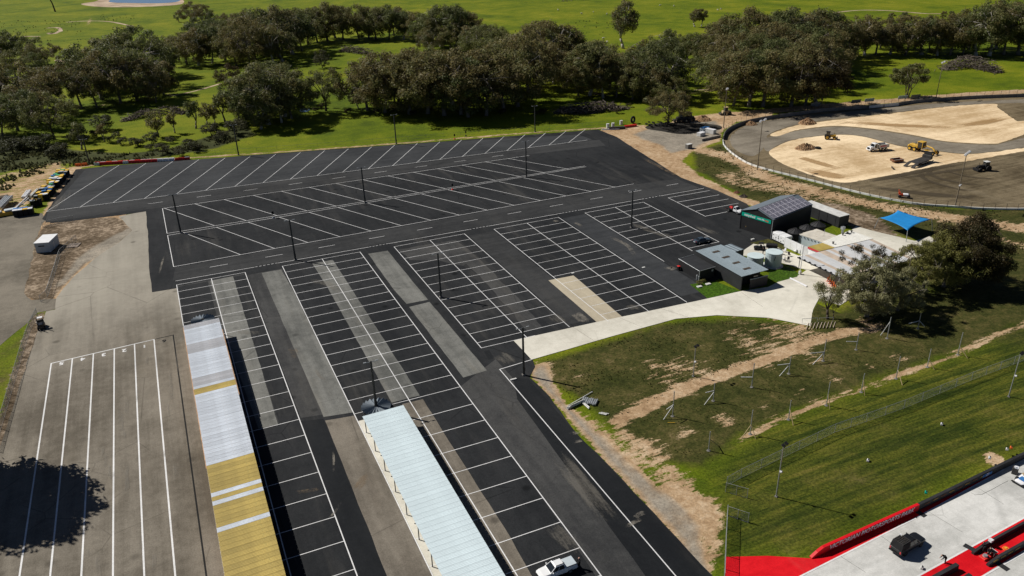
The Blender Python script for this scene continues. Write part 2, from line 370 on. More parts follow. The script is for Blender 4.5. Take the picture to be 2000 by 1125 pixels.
def resample(pts, step, closed=True, jit=0.0, seed=1):
    rg = random.Random(seed); out = []; n = len(pts)
    for i in range(n if closed else n - 1):
        a, b = pts[i], pts[(i + 1) % n]; L = math.hypot(b[0] - a[0], b[1] - a[1]); k = max(1, int(L / step))
        nx, ny = (-(b[1] - a[1]) / L, (b[0] - a[0]) / L) if L > 1e-6 else (0, 0)
        for j in range(k):
            t = j / k; d = rg.uniform(-jit, jit) if j else 0
            out.append((a[0] + (b[0] - a[0]) * t + nx * d, a[1] + (b[1] - a[1]) * t + ny * d))
    if not closed: out.append(pts[-1])
    return out
def smooth_line(pts, sub=8, closed=False):
    """Catmull-Rom through points"""
    P = [np.array(p, float) for p in pts]; n = len(P); out = []
    for i in range(n if closed else n - 1):
        p0 = P[(i - 1) % n] if (closed or i > 0) else P[0]; p1 = P[i]; p2 = P[(i + 1) % n]; p3 = P[(i + 2) % n] if (closed or i + 2 < n) else P[-1]
        for j in range(sub):
            t = j / sub
            out.append(tuple(0.5 * ((2 * p1) + (-p0 + p2) * t + (2 * p0 - 5 * p1 + 4 * p2 - p3) * t * t + (-p0 + 3 * p1 - 3 * p2 + p3) * t ** 3)))
    if not closed: out.append(tuple(P[-1]))
    return out
def sheet(name, pts, z, mat, parent=None, step=2.5, jit=0.0, seed=1, label=None):
    """a paved or bare surface with a slightly uneven edge"""
    p = resample(pts, step, True, jit, seed) if step else pts
    bm = bmesh.new(); f = bm.faces.new([bm.verts.new((x, y, z)) for x, y in p])
    bm.normal_update()
    if f.normal.z < 0: f.normal_flip()
    bmesh.ops.triangulate(bm, faces=[f], ngon_method='EAR_CLIP')
    me = bpy.data.meshes.new(name); bm.to_mesh(me); bm.free()
    o = link(name, me, mat, parent)
    if not parent: tag(o, label, None, None, 'structure')
    return o
def P2(*pp): return [g2(*p) for p in pp]
def strokes(name, segs, z, width, mat, parent):
    """painted lines: each stroke a long thin quad"""
    V, F = [], []
    for (x0, y0), (x1, y1) in segs:
        L = math.hypot(x1 - x0, y1 - y0); ux, uy = (x1 - x0) / L, (y1 - y0) / L; nx, ny = -uy * width / 2, ux * width / 2
        x0 -= ux * width / 2; y0 -= uy * width / 2; x1 += ux * width / 2; y1 += uy * width / 2
        k = len(V); V += [(x0 - nx, y0 - ny, z), (x1 - nx, y1 - ny, z), (x1 + nx, y1 + ny, z), (x0 + nx, y0 + ny, z)]; F.append((k, k + 1, k + 2, k + 3))
    return link(name, mesh_np(name, V, F), mat, parent)
def text_mesh(body, size, shear=0.0, extrude=0.005, align='CENTER', space=1.0, bold=0.0):
    cu = bpy.data.curves.new('lettering', 'FONT'); cu.body = body; cu.size = size; cu.shear = shear; cu.extrude = extrude
    cu.align_x = align; cu.align_y = 'CENTER'; cu.space_character = space; cu.offset = bold; cu.resolution_u = 3
    o = bpy.data.objects.new('lettering', cu); COL.objects.link(o)
    dg = bpy.context.evaluated_depsgraph_get(); me = bpy.data.meshes.new_from_object(o.evaluated_get(dg))
    bpy.data.objects.remove(o); bpy.data.curves.remove(cu); me.name = 'lettering'; me.materials.clear()
    return me
# ================================================================== ground sheet
def seg_dist(P, pts, closed):
    d = np.full(len(P), 1e9); n = len(pts)
    for i in range(n if closed else n - 1):
        a = np.array(pts[i]); b = np.array(pts[(i + 1) % n]); ab = b - a; L2 = max(ab @ ab, 1e-9)
        t = np.clip(((P - a) @ ab) / L2, 0, 1); d = np.minimum(d, np.hypot(*(P - a - t[:, None] * ab).T))
    return d
def inside(P, pts):
    c = np.zeros(len(P), bool); n = len(pts)
    for i in range(n):
        x0, y0 = pts[i]; x1, y1 = pts[(i + 1) % n]
        if y0 == y1: continue
        c ^= ((y0 > P[:, 1]) != (y1 > P[:, 1])) & (P[:, 0] < (x1 - x0) * (P[:, 1] - y0) / (y1 - y0) + x0)
    return c
def area(P, pts, soft):
    d = seg_dist(P, pts, True); return np.clip(0.5 + np.where(inside(P, pts), d, -d) / soft, 0, 1)
def band(P, pts, half, soft): return np.clip(0.5 + (half - seg_dist(P, pts, False)) / soft, 0, 1)

def axis(lo, hi, step, far):
    a = list(np.arange(lo, hi + .01, step)); s = step; v = hi; up = []
    while v < far: s *= 1.25; v += s; up.append(v)
    s = step; v = lo; dn = []
    while v > -far: s *= 1.25; v -= s; dn.append(v)
    return np.array(dn[::-1] + a + up)
gx = axis(-70, 330, 1.3, 7000); gy = axis(30, 400, 1.3, 7000)
GX, GY = np.meshgrid(gx, gy); GP = np.stack([GX.ravel(), GY.ravel()], 1)
near = (GP[:, 0] > -130) & (GP[:, 0] < 420) & (GP[:, 1] > 20) & (GP[:, 1] < 520)
bare = np.zeros(len(GP)); dry = np.zeros(len(GP)); brown = np.zeros(len(GP)); mown = np.zeros(len(GP)); grey = np.zeros(len(GP)); scrub = np.zeros(len(GP))
NP_ = GP[near]
def put(arr, v, amt): arr[near] = np.maximum(arr[near], v * amt)
# sandy bank at far left
put(bare, area(NP_, P2((-60, 395), (0, 355), (60, 325), (128, 312), (138, 335), (100, 372), (70, 395), (30, 425), (-60, 430)), 6), 0.60)
put(bare, band(NP_, P2((0, 345), (60, 335), (110, 330)), 5, 6), 0.5)
# churned dirt round the kiosk
Z = area(NP_, P2((58, 500), (66, 470), (88, 440), (150, 428), (225, 425), (262, 440), (258, 455), (225, 482), (165, 515), (120, 560), (98, 588), (70, 588), (44, 575), (50, 530)), 3)
put(bare, Z, 1.0); put(brown, Z, 1.15)
put(bare, band(NP_, P2((58, 500), (66, 470), (88, 440), (150, 428), (225, 425), (262, 440), (258, 455), (225, 482), (165, 515), (120, 560), (98, 588), (70, 588), (44, 575), (50, 530), (58, 500)), 3.5, 2), 1.0)
put(bare, band(NP_, P2((80, 445), (85, 425), (100, 420), (140, 340), (142, 330)), 3.0, 3), .8)
put(grey, area(NP_, P2((262, 440), (258, 455), (225, 482), (165, 515), (120, 560), (108, 560), (150, 505), (200, 470)), 4), .9)
put(bare, band(NP_, P2((262, 448), (225, 480), (170, 512), (125, 552)), 3.5, 4), 1.0)
# verge of the far car park edge
put(bare, band(NP_, P2((135, 328), (200, 320), (300, 312), (370, 308), (500, 300), (620, 292), (780, 280), (900, 270), (1050, 258), (1180, 250)), 1.6, 2.5), 0.62)
# dirt yard between car park and speedway
Z = area(NP_, P2((1170, 255), (1235, 243), (1290, 247), (1340, 228), (1400, 222), (1500, 215), (1510, 226), (1440, 238), (1412, 255), (1406, 275), (1350, 296), (1332, 315), (1370, 345), (1450, 385), (1520, 405), (1440, 400), (1330, 348), (1230, 292)), 4)
put(bare, Z, 1.0)
put(grey, area(NP_, P2((1235, 262), (1280, 246), (1400, 235), (1412, 262), (1350, 292), (1310, 300), (1290, 285), (1250, 270)), 6), 0.9)
put(bare, band(NP_, P2((1410, 225), (1500, 217), (1600, 208), (1700, 200), (1800, 192), (1900, 184), (2060, 175)), 4.0, 4), 0.95)
put(grey, band(NP_, P2((1700, 200), (1800, 192), (1900, 184), (2060, 175)), 4.0, 4), 0.4)
# speedway bank
Z = area(NP_, P2((1350, 296), (1412, 281), (1450, 318), (1500, 333), (1600, 359), (1750, 394), (1860, 407), (2050, 411), (2060, 640), (1960, 560), (1800, 470), (1690, 440), (1600, 400), (1480, 398), (1360, 335)), 5)
put(dry, Z, 1.0)
put(bare, band(NP_, P2((1355, 290), (1400, 300), (1440, 312), (1475, 335), (1520, 355), (1600, 375), (1680, 395), (1750, 408), (1850, 425), (1950, 440), (2050, 452)), 5.0, 8), 0.72)
put(bare, band(NP_, P2((1420, 345), (1480, 365), (1540, 372), (1600, 392)), 7, 8), 0.52)
Z = area(NP_, P2((1590, 392), (1640, 398), (1700, 415), (1740, 440), (1765, 470), (1700, 462), (1660, 445), (1620, 420)), 4)
put(bare, Z, 0.8); put(brown, Z, 1.0)
put(bare, band(NP_, P2((1900, 450), (1960, 470), (2040, 490)), 4, 6), 0.5)
put(dry, area(NP_, P2((1840, 430), (2050, 430), (2050, 700), (1900, 660), (1700, 690), (1600, 650), (1650, 600)), 10), 0.8)
# shoulder of the drag strip road and washed sand
Z = area(NP_, P2((1035, 735), (1042, 712), (1066, 710), (1084, 752), (1108, 790), (1155, 828), (1190, 862), (1232, 905), (1290, 950), (1338, 988), (1368, 1025), (1396, 1160), (1380, 1160), (1320, 1050), (1180, 898), (1070, 772)), 2)
put(bare, Z, 1.0); put(grey, Z, 0.62)
put(bare, area(NP_, P2((1262, 945), (1310, 930), (1345, 955), (1395, 972), (1412, 1010), (1408, 1060), (1390, 1110), (1360, 1030), (1330, 995)), 5), 0.95)
put(bare, band(NP_, P2((1120, 805), (1190, 850), (1250, 905), (1320, 960)), 3.5, 6), 0.5)
put(bare, band(NP_, P2((1215, 850), (1265, 870), (1290, 905), (1330, 930), (1350, 955)), 2.5, 6), 0.68)
put(bare, area(NP_, P2((1175, 810), (1230, 800), (1290, 850), (1340, 900), (1330, 930), (1250, 900), (1200, 850)), 8), 0.40)
# wheel track across the slope
put(bare, band(NP_, P2((1205, 822), (1250, 800), (1300, 775), (1370, 748), (1450, 718), (1530, 690), (1600, 662), (1650, 648), (1700, 642)), 1.7, 3), 0.95)
put(brown, band(NP_, P2((1250, 800), (1370, 748), (1530, 690), (1700, 642)), 4, 6), 0.25)
for q_, r_, a_ in (((1480, 660), 16, 0.44), ((1540, 645), 12, 0.50), ((1430, 690), 9, 0.36), ((1310, 725), 12, 0.46), ((1360, 715), 8, 0.36), ((1245, 790), 8, 0.4), ((1145, 735), 5, 0.35), ((1060, 715), 4, .5), ((1410, 820), 4.0, 0.50), ((1340, 845), 3.4, 0.52), ((1565, 768), 3.2, 0.52), ((1632, 741), 2.6, 0.52), ((1700, 717), 2.2, 0.58), ((1755, 697), 4, 0.45), ((1500, 800), 5, 0.38), ((1520, 720), 5, .40), ((1590, 695), 5, .45), ((1940, 893), 2.2, 0.7), ((1945, 905), 1.6, 0.7), ((1700, 630), 6, 0.55), ((1690, 640), 4, 0.7)):
    c_ = np.array(g2(*q_)); put(bare, np.clip(1.3 - np.hypot(*(NP_ - c_).T) / r_, 0, 1), a_)
put(dry, area(NP_, P2((1040, 712), (1200, 660), (1330, 622), (1500, 622), (1590, 640), (1650, 600), (1850, 555), (2080, 550), (2080, 600), (1870, 688), (1700, 750), (1450, 850), (1390, 920), (1280, 900), (1170, 820)), 6), 1.0)
# strip under the row of post frames
put(bare, band(NP_, P2((1440, 860), (1500, 832), (1600, 787), (1700, 753), (1800, 716), (1870, 690), (1950, 652), (2050, 615)), 1.0, 1.8), 0.70)
put(mown, area(NP_, P2((1400, 1100), (1390, 920), (1470, 840), (1700, 752), (1870, 690), (2080, 600), (2080, 880), (1960, 900), (1600, 1080), (1420, 1090)), 6), 1.0)
put(dry, area(NP_, P2((1420, 960), (1630, 845), (2080, 690), (2080, 880), (1960, 905), (1610, 1075), (1420, 1085)), 8), 0.45)
_L = P2((76, 618), (62, 660), (50, 700), (36, 745), (20, 800), (2, 860), (-20, 930))
put(bare, band(NP_, _L, 1.8, 2.5), .85); put(brown, band(NP_, _L, 3, 2), .8)
put(dry, area(NP_, P2((-120, 700), (0, 675), (60, 640), (62, 660), (0, 860), (-120, 1000)), 8), .55)
# creek scrub at far left, shade-loving dark growth
put(scrub, area(NP_, P2((-60, 250), (60, 270), (150, 295), (250, 300), (330, 290), (420, 262), (480, 245), (500, 262), (420, 290), (300, 309), (150, 318), (60, 325), (-60, 350)), 8), 1.0)
# paddock tracks
for pl, wd in ((((1300, 188), (1400, 176), (1440, 178)), 1.5), (((200, 205), (270, 195), (360, 180), (430, 165)), 1.3), (((90, 55), (120, 55), (115, 63), (100, 66)), 2.2), (((130, 43), (215, 42), (260, 52)), 1.6), (((1620, 30), (1640, 22), (1720, 20), (1800, 25)), 2.0), (((110, 118), (135, 122), (150, 128)), 3.0), (((1330, 53), (1380, 54)), 1.2)):
    L_ = P2(*pl); d_ = seg_dist(GP, L_, False); bare = np.maximum(bare, np.clip(0.5 + (wd - d_) / 3.0, 0, 1) * 0.62)
# sandy rim of the dam
_pc = g2(275, 0); pond_ring = P2((158, 8), (185, 3), (210, -4), (290, -12), (350, -4), (358, 6), (330, 11), (250, 14), (190, 13))
bare = np.maximum(bare, area(GP, pond_ring, 10) * 0.85)

V = np.stack([GX.ravel(), GY.ravel(), np.zeros(GX.size)], 1)
ny_, nx_ = GX.shape; idx = np.arange(GX.size).reshape(ny_, nx_)
F = np.stack([idx[:-1, :-1], idx[:-1, 1:], idx[1:, 1:], idx[1:, :-1]], -1).reshape(-1, 4)
me = mesh_np('ground', V, F)
for nm, arr in (('bare', bare), ('dry', dry), ('brown', brown), ('mown', mown), ('grey', grey), ('scrub', scrub)):
    at_ = me.attributes.new(nm, 'FLOAT', 'POINT'); at_.data.foreach_set('value', arr.astype(np.float32))
def ground_mat():
    m, n, b = _new('ground_grass'); p = pos(n)
    A = {k: N(n, 'ShaderNodeAttribute', attribute_name=k).outputs['Fac'] for k in ('bare', 'dry', 'brown', 'mown', 'grey', 'scrub')}
    n1 = noise(n, p, 0.02, 6, 0.6, 0.5); n2 = noise(n, p, 0.11, 6, 0.65); n3 = noise(n, p, 0.7, 6, 0.75); n4 = noise(n, p, 2.4, 5, 0.8); rag = noise(n, mapping(n, p, (0.22, 1.0, 1), (0, 0, -0.30)), 0.9, 6, 0.75)
    # grass: lush to olive
    gmix = math_(n, 'ADD', math_(n, 'MULTIPLY', n1, 0.55), math_(n, 'ADD', math_(n, 'MULTIPLY', n2, 0.35), math_(n, 'MULTIPLY', n3, 0.2)))
    lush = ramp(n, gmix, [(0.40, (0.048, 0.076, 0.005)), (0.50, (0.096, 0.134, 0.005)), (0.60, (0.150, 0.175, 0.008)), (0.70, (0.22, 0.215, 0.016)), (0.80, (0.32, 0.27, 0.07))])
    olive = ramp(n, math_(n, 'ADD', math_(n, 'MULTIPLY', n2, 0.5), math_(n, 'MULTIPLY', n3, 0.5)), [(0.36, (0.022, 0.028, 0.006)), (0.48, (0.046, 0.050, 0.012)), (0.57, (0.086, 0.076, 0.024)), (0.68, (0.18, 0.135, 0.065))])
    st = noise(n, mapping(n, p, (0.05, 0.75, 1), (0, 0, -0.30)), 1.0, 6, 0.7)
    mow = ramp(n, math_(n, 'ADD', math_(n, 'MULTIPLY', st, 0.6), math_(n, 'ADD', math_(n, 'MULTIPLY', n2, 0.3), math_(n, 'MULTIPLY', n4, 0.15))), [(0.44, (0.024, 0.038, 0.005)), (0.52, (0.054, 0.068, 0.008)), (0.59, (0.100, 0.104, 0.013)), (0.68, (0.165, 0.138, 0.030))])
    dryf = math_(n, 'ADD', math_(n, 'MULTIPLY', A['dry'], 0.92), math_(n, 'MULTIPLY', math_(n, 'SUBTRACT', n2, 0.5), 1.25))
    c = mix(n, maprange(n, dryf, 0.25, 0.75), lush, olive)
    c2 = mix(n, maprange(n, dryf, 0.2, 0.95, 0, 0.75), mow, olive)
    c = mix(n, A['mown'], c, c2)
    scr = ramp(n, math_(n, 'ADD', math_(n, 'MULTIPLY', n3, 0.6), math_(n, 'MULTIPLY', n2, 0.4)), [(0.35, (0.022, 0.028, 0.010)), (0.55, (0.055, 0.062, 0.020)), (0.7, (0.12, 0.115, 0.05))])
    c = mix(n, maprange(n, math_(n, 'ADD', A['scrub'], math_(n, 'MULTIPLY', math_(n, 'SUBTRACT', n2, 0.5), 0.8)), 0.35, 0.65), c, scr)
    # yellow flower heads and dark tussocks
    vo = N(n, 'ShaderNodeTexVoronoi'); vo.inputs['Scale'].default_value = 0.5; n.links.new(p, vo.inputs['Vector'])
    spot = math_(n, 'MULTIPLY', maprange(n, vo.outputs['Distance'], 0.10, 0.22, 1, 0), maprange(n, n2, 0.52, 0.62))
    c = mix(n, math_(n, 'MULTIPLY', spot, 0.7), c, (0.030, 0.042, 0.008))
    c = mix(n, 1.0, c, mix(n, maprange(n, n4, 0.3, 0.7), (0.55,) * 3, (1.5,) * 3), 'MULTIPLY')
    # bare soil
    tan = ramp(n, math_(n, 'ADD', math_(n, 'MULTIPLY', n2, 0.4), math_(n, 'MULTIPLY', n3, 0.6)), [(0.36, (0.24, 0.148, 0.076)), (0.5, (0.44, 0.300, 0.175)), (0.64, (0.62, 0.48, 0.325))])
    brn = ramp(n, math_(n, 'ADD', math_(n, 'MULTIPLY', n2, 0.4), math_(n, 'MULTIPLY', n3, 0.6)), [(0.40, (0.075, 0.053, 0.030)), (0.50, (0.165, 0.122, 0.080)), (0.60, (0.42, 0.33, 0.24))])
    gry = ramp(n, math_(n, 'ADD', math_(n, 'MULTIPLY', n2, 0.5), math_(n, 'MULTIPLY', n3, 0.5)), [(0.36, (0.17, 0.15, 0.12)), (0.52, (0.30, 0.265, 0.215)), (0.66, (0.45, 0.39, 0.31))])
    soil = mix(n, maprange(n, math_(n, 'ADD', A['brown'], math_(n, 'MULTIPLY', math_(n, 'SUBTRACT', n2, 0.5), 0.8)), 0.3, 0.7), tan, brn)
    soil = mix(n, maprange(n, math_(n, 'ADD', A['grey'], math_(n, 'MULTIPLY', math_(n, 'SUBTRACT', n2, 0.5), 0.7)), 0.3, 0.7), soil, gry)
    soil = mix(n, 1.0, soil, mix(n, maprange(n, n4, 0.3, 0.7), (0.75,) * 3, (1.2,) * 3), 'MULTIPLY')
    nb = math_(n, 'ADD', math_(n, 'MULTIPLY', n2, 0.25), math_(n, 'ADD', math_(n, 'MULTIPLY', rag, 0.65), math_(n, 'MULTIPLY', n4, 0.25)))
    bf = maprange(n, math_(n, 'ADD', math_(n, 'MULTIPLY', A['bare'], 0.75), math_(n, 'MULTIPLY', math_(n, 'SUBTRACT', nb, 0.575), 1.5)), 0.34, 0.44)
    c = mix(n, bf, c, soil)
    n.links.new(c, b.inputs['Base Color']); b.inputs['Roughness'].default_value = 0.95; b.inputs['Specular IOR Level'].default_value = 0.1
    hh = math_(n, 'ADD', math_(n, 'MULTIPLY', n3, 0.7), math_(n, 'MULTIPLY', n4, 0.4))
    bump(n, b, hh, 0.55, 0.3)
ground_mat()
GROUND = tag(link('ground', me, 'ground_grass'), 'green grassland and paddocks stretching to the horizon', None, None, 'structure')

# dam in the far paddock
m, n, b = _new('water'); b.inputs['Base Color'].default_value = (0.10, 0.17, 0.25, 1); b.inputs['Roughness'].default_value = 0.12
bump(n, b, noise(n, pos(n), 0.8, 3, 0.5), 0.15, 0.1)
sheet('pond', smooth_line(P2((212, 3), (245, -10), (300, -14), (345, -6), (350, 2), (320, 6), (260, 6)), 6, True), 0.05, 'water', step=0, label='blue dam in the far green paddock')
for nm_, pl_, hw_ in (('dirt_track', ((90, 55), (112, 54), (118, 60), (103, 66), (95, 64)), 2.2), ('dirt_track', ((128, 43.5), (170, 41), (215, 42.5), (262, 52)), 1.6), ('dirt_track', ((1622, 33), (1632, 25), (1680, 20), (1740, 21), (1800, 26), (1840, 27)), 1.7), ('dirt_track', ((330, 188), (380, 178), (432, 163)), 1.1), ('dirt_track', ((110, 117), (130, 121), (152, 128)), 2.6), ('dirt_track', ((1355, 176), (1400, 175), (1425, 176)), .9), ('dirt_track', ((40, 71), (80, 71)), 1.2)):
    L_ = smooth_line(P2(*pl_), 6); a_ = []; b_ = []
    for i, p in enumerate(L_):
        q_, r_ = L_[min(i + 1, len(L_) - 1)], L_[max(i - 1, 0)]; dx, dy = q_[0] - r_[0], q_[1] - r_[1]; l_ = math.hypot(dx, dy); e_ = hw_ * random.uniform(.55, 1.2) * (.4 if i in (0, len(L_) - 1) else 1)
        a_.append((p[0] - dy / l_ * e_, p[1] + dx / l_ * e_)); b_.append((p[0] + dy / l_ * e_, p[1] - dx / l_ * e_))
    sheet(nm_, a_ + b_[::-1], .03, 'pale_dirt', step=0, label='pale dirt track worn into the green paddock')
sheet('dam_bank', smooth_line(pond_ring, 5, True), .03, 'pale_dirt', step=6, jit=1.0, label='pale sandy bank round the blue dam')
sheet('creek_pool', smooth_line(P2((586, 215), (596, 212), (605, 214), (600, 218), (590, 219)), 5, True), 0.05, 'water', step=0, label='small pool of creek water beside the gum trees')

# ================================================================== pavements
sheet('gravel_road', P2((-120, 428), (0, 424), (60, 420), (82, 416), (92, 428), (80, 442), (68, 474), (60, 520), (47, 572), (62, 586), (112, 583), (109, 604), (73, 611), (50, 634), (0, 675), (-120, 740)), 0.02, 'gravel', jit=0.25, label='grey gravel road along the left edge')
OLD = sheet('old_pavement', [(-32, 60)] + P2((-60, 1010), (8, 850), (40, 745), (68, 665), (90, 608), (108, 605), (110, 582), (140, 545), (185, 505), (235, 472), (258, 450), (232, 423), (285, 412), (300, 470), (345, 500), (360, 545)) + [(-2.5, 186), (-2.5, 60)], 0.03, 'asphalt_old', jit=0.18, label='worn grey staging pavement with white lanes')
CP = sheet('car_park', [(-2.9, 40)] + P2((345, 563), (297, 571), (291, 520), (290, 475), (285, 413), (230, 421), (100, 436), (82, 428), (92, 412), (148, 331)) +
           P2((240, 322), (372, 313), (480, 304), (640, 292), (800, 281), (960, 269), (1080, 260), (1168, 253), (1205, 268), (1250, 297), (1330, 347), (1400, 372), (1458, 398), (1490, 425), (1515, 455), (1512, 468), (1500, 472), (1480, 474), (1463, 486), (1430, 500), (1405, 545), (1370, 560), (1382, 584), (1343, 592.5), (1165, 630), (1003, 666), (1040, 703), (1045, 716), (1034, 737), (1072, 773), (1130, 851), (1182, 902), (1395, 1128)) + [(57.5, 50), (60, 40)],
           0.05, 'asphalt_new', jit=0.12, label='large new black asphalt car park with white bays')
def strip(name, pts, z, mat, **k): return sheet(name, pts, z, mat, CP, **k)
strip('road_surface', [(-36, 256.5), (-6, 254.5), (120, 252), (148, 249), (150, 257), (147, 258.5), (0, 265), (-36, 267)], 0.058, 'asphalt_road', jit=0.05)
strip('road_surface', [(-4.5, 194), (148, 191.8), (147, 203), (132, 204.3), (-3.5, 202.3)], 0.058, 'asphalt_road', jit=0.05)
strip('upper_lot_surface', [(-36.0, 267.5), (0, 265.3), (62, 263.1), (112, 261.3), (148, 259.0), (147, 268), (96, 284.5), (70, 291), (20, 303.5), (-14, 312), (-27, 313)], 0.058, 'asphalt_far', jit=0.05)
# mid-grey lanes and pale strips of old pavement left between the new overlay
strip('aisle_surface', [(12.3, 121), (12.3, 189), (20.6, 189), (20.6, 119.5)], 0.056, 'asphalt_mid')
strip('aisle_surface', [(-3.6, 121.5), (12, 121), (12, 190), (-3.6, 190)], 0.056, 'asphalt_mid')
S = lambda nm, a, b_, z, mt: strip(nm, [(a[0], a[1]), (b_[0], a[1]), (b_[0], b_[1]), (a[0], b_[1])], z, mt, step=3, jit=0.06)
strip('bay_surface', [(-3.5, 163), (3.2, 163), (3.2, 189.6), (-3.5, 189.6)], 0.062, 'asphalt_new')
strip('bay_surface', [(8.6, 121), (12.0, 121), (12.0, 189.6), (8.6, 189.6)], 0.062, 'asphalt_new')
strip('pale_strip', P2((411, 549), (455, 540), (498, 680), (543, 829), (505, 838), (452, 690)), 0.068, 'strip_grey', jit=0.05)
strip('pale_strip', P2((511, 533.5), (549, 527), (572, 566), (690, 806), (632, 815)), 0.068, 'strip_grey', jit=0.05)
strip('pale_strip', P2((635, 822), (693, 812), (845, 1128), (757, 1128)), 0.068, 'strip_brown', jit=0.05)
strip('pale_strip', P2((610, 515), (650, 508), (685, 562), (820, 773), (765, 787), (640, 562)), 0.068, 'strip_grey', jit=0.05)
strip('pale_strip', P2((785, 790), (826, 780), (865, 843), (997, 1050), (1040, 1128), (980, 1128), (920, 1010)), 0.068, 'strip_brown', jit=0.05)
strip('pale_strip', P2((719, 496), (757, 490), (816, 562), (836, 586), (794, 594), (766, 562)), 0.068, 'strip_grey', jit=0.05)
strip('pale_strip', P2((799, 600), (839, 590), (951, 724), (905, 738)), 0.068, 'strip_grey', jit=0.05)
strip('worn_strip', P2((777, 488), (890, 469), (930, 500), (905, 520), (860, 510), (800, 508)), 0.064, 'asphalt_mid', jit=0.3)
strip('worn_strip', P2((890, 469), (935, 505), (1010, 580), (1060, 640), (1030, 646), (960, 565), (905, 510)), 0.066, 'asphalt_mid', jit=0.3)
strip('tan_strip', P2((1071, 548), (1120, 538.5), (1215, 619), (1166, 630)), 0.068, 'concrete_tan', jit=0.02)
strip('new_overlay', P2((1003, 737), (1032, 740), (1128, 850), (1182, 903), (1392, 1128), (1262, 1128), (1090, 890), (1010, 780)), 0.062, 'asphalt_black', jit=0.05)
strip('new_overlay', [(12.2, 60), (15.8, 60), (15.8, 119), (12.2, 120)], 0.062, 'asphalt_black', jit=0.05)
strip('aisle_surface', P2((968, 702), (1000, 737), (1012, 782), (1092, 892), (1262, 1128), (1165, 1128), (1060, 975), (970, 850), (900, 755)), 0.057, 'asphalt_mid', jit=0.05)
strip('aisle_surface', [(41.2, 118), (48.9, 118), (48.9, 188.5), (41.2, 188.5)], 0.056, 'asphalt_new', jit=0.05)
strip('aisle_surface', [(69.9, 130.5), (77.3, 130.5), (77.3, 188), (69.9, 188)], 0.056, 'asphalt_road', jit=0.05)
strip('aisle_surface', [(98.2, 131), (105.5, 131), (105.5, 188), (98.2, 188)], 0.056, 'asphalt_far', jit=0.05)
strip('patch_repair', P2((945, 687), (955, 684), (965, 700), (954, 703)), 0.062, 'asphalt_black')
for a_, b_ in (((632, 817), (692, 808)), ((772, 789), (826, 777)), ((795, 597), (837, 588))): pass

# concrete driveway
DRV = sheet('driveway', P2((1003, 665.5), (1165, 629.5), (1343, 592), (1382, 583.5), (1445, 569.5), (1500, 561), (1520, 551), (1560, 538), (1575, 528), (1530, 515), (1490, 505), (1440, 498), (1475, 474), (1500, 476), (1560, 500), (1640, 470), (1672, 442), (1700, 450), (1787, 471), (1815, 462), (1830, 470), (1800, 500), (1700, 560), (1640, 597), (1600, 583), (1588, 605), (1582, 637), (1500, 621), (1400, 616), (1320, 623), (1200, 656), (1038, 703)), 0.075, 'concrete', jit=0.03, label='pale concrete driveway curving past the toilet block')
for a_, b_ in (((1290, 603), (1350, 622)), ((1120, 640), (1160, 666)), ((1448, 572), (1490, 600)), ((1210, 621), (1255, 640))):
    strokes('joint', [(g2(*a_), g2(*b_))], 0.079, 0.06, 'strip_brown', DRV)
sheet('lawn', P2((1347, 556), (1395, 549), (1445, 569), (1382, 583.5)), 0.085, 'leaf_lawn', label='small bright lawn beside the dark toilet block')
sheet('lawn', P2((1502, 527), (1540, 520), (1560, 535), (1557, 541), (1520, 551), (1500, 545)), 0.085, 'leaf_lawn', label='small lawn below the pale blue water tanks')
sheet('lawn', P2((1465, 475), (1500, 467), (1545, 483), (1530, 488), (1505, 476), (1478, 478)), 0.085, 'ground_grass', label='grass patch in front of the white cool room')
sheet('tree_bed', P2((1596, 594), (1640, 612), (1700, 640), (1584, 640), (1586, 612)), 0.085, 'ground_grass', label='triangular grass bed at the foot of the slender gum')

for o_ in COL.objects:
    if o_.get('label', '').startswith(('triangular grass bed', 'grass patch in front')):
        a_ = o_.data.attributes.new('dry', 'FLOAT', 'POINT'); a_.data.foreach_set('value', np.full(len(o_.data.vertices), .95, np.float32))
# ================================================================== painted markings
BAYS = [(-3.8, 4.1, 12.0, 190.9, 60, [186.6, 182.1, 177.8, 173.4, 168.9, 164.3, 159.7, 155.2, 150.6, 146.0, 141.4, 136.1, 130.6, 125.5, 120.7, 115.6, 110.3, 104.7, 99.0, 93.4, 87.9, 82.1, 76.4]),
        (20.95, 30.9, 40.7, 190.5, 50, [186.3, 181.7, 177.2, 172.7, 168.2, 163.6, 159.1, 154.6, 150.0, 145.4, 140.8, 136.3, 131.8, 127.2, 122.6, 118.0, 111.7, 106.2, 100.6, 95.1, 89.5, 83.9, 78.2, 72.6, 67.0]),
        (49.6, 59.5, 69.35, 189.8, 129.6, [185.4, 180.9, 176.4, 171.9, 167.4, 162.9, 158.4, 153.9, 149.4, 144.9, 140.5, 136.1, 131.9]),
        (77.8, 87.8, 97.6, 189.2, 128.0, [184.9, 180.4, 175.9, 171.4, 167.0, 162.5, 158.1, 153.7, 149.2, 144.8, 140.3, 135.9, 131.4]),
        (106.0, 116.0, 125.6, 188.9, 149.2, [184.5, 180.1, 175.5, 171.0, 166.5, 162.0, 157.6, 153.3])]
LW = 0.155
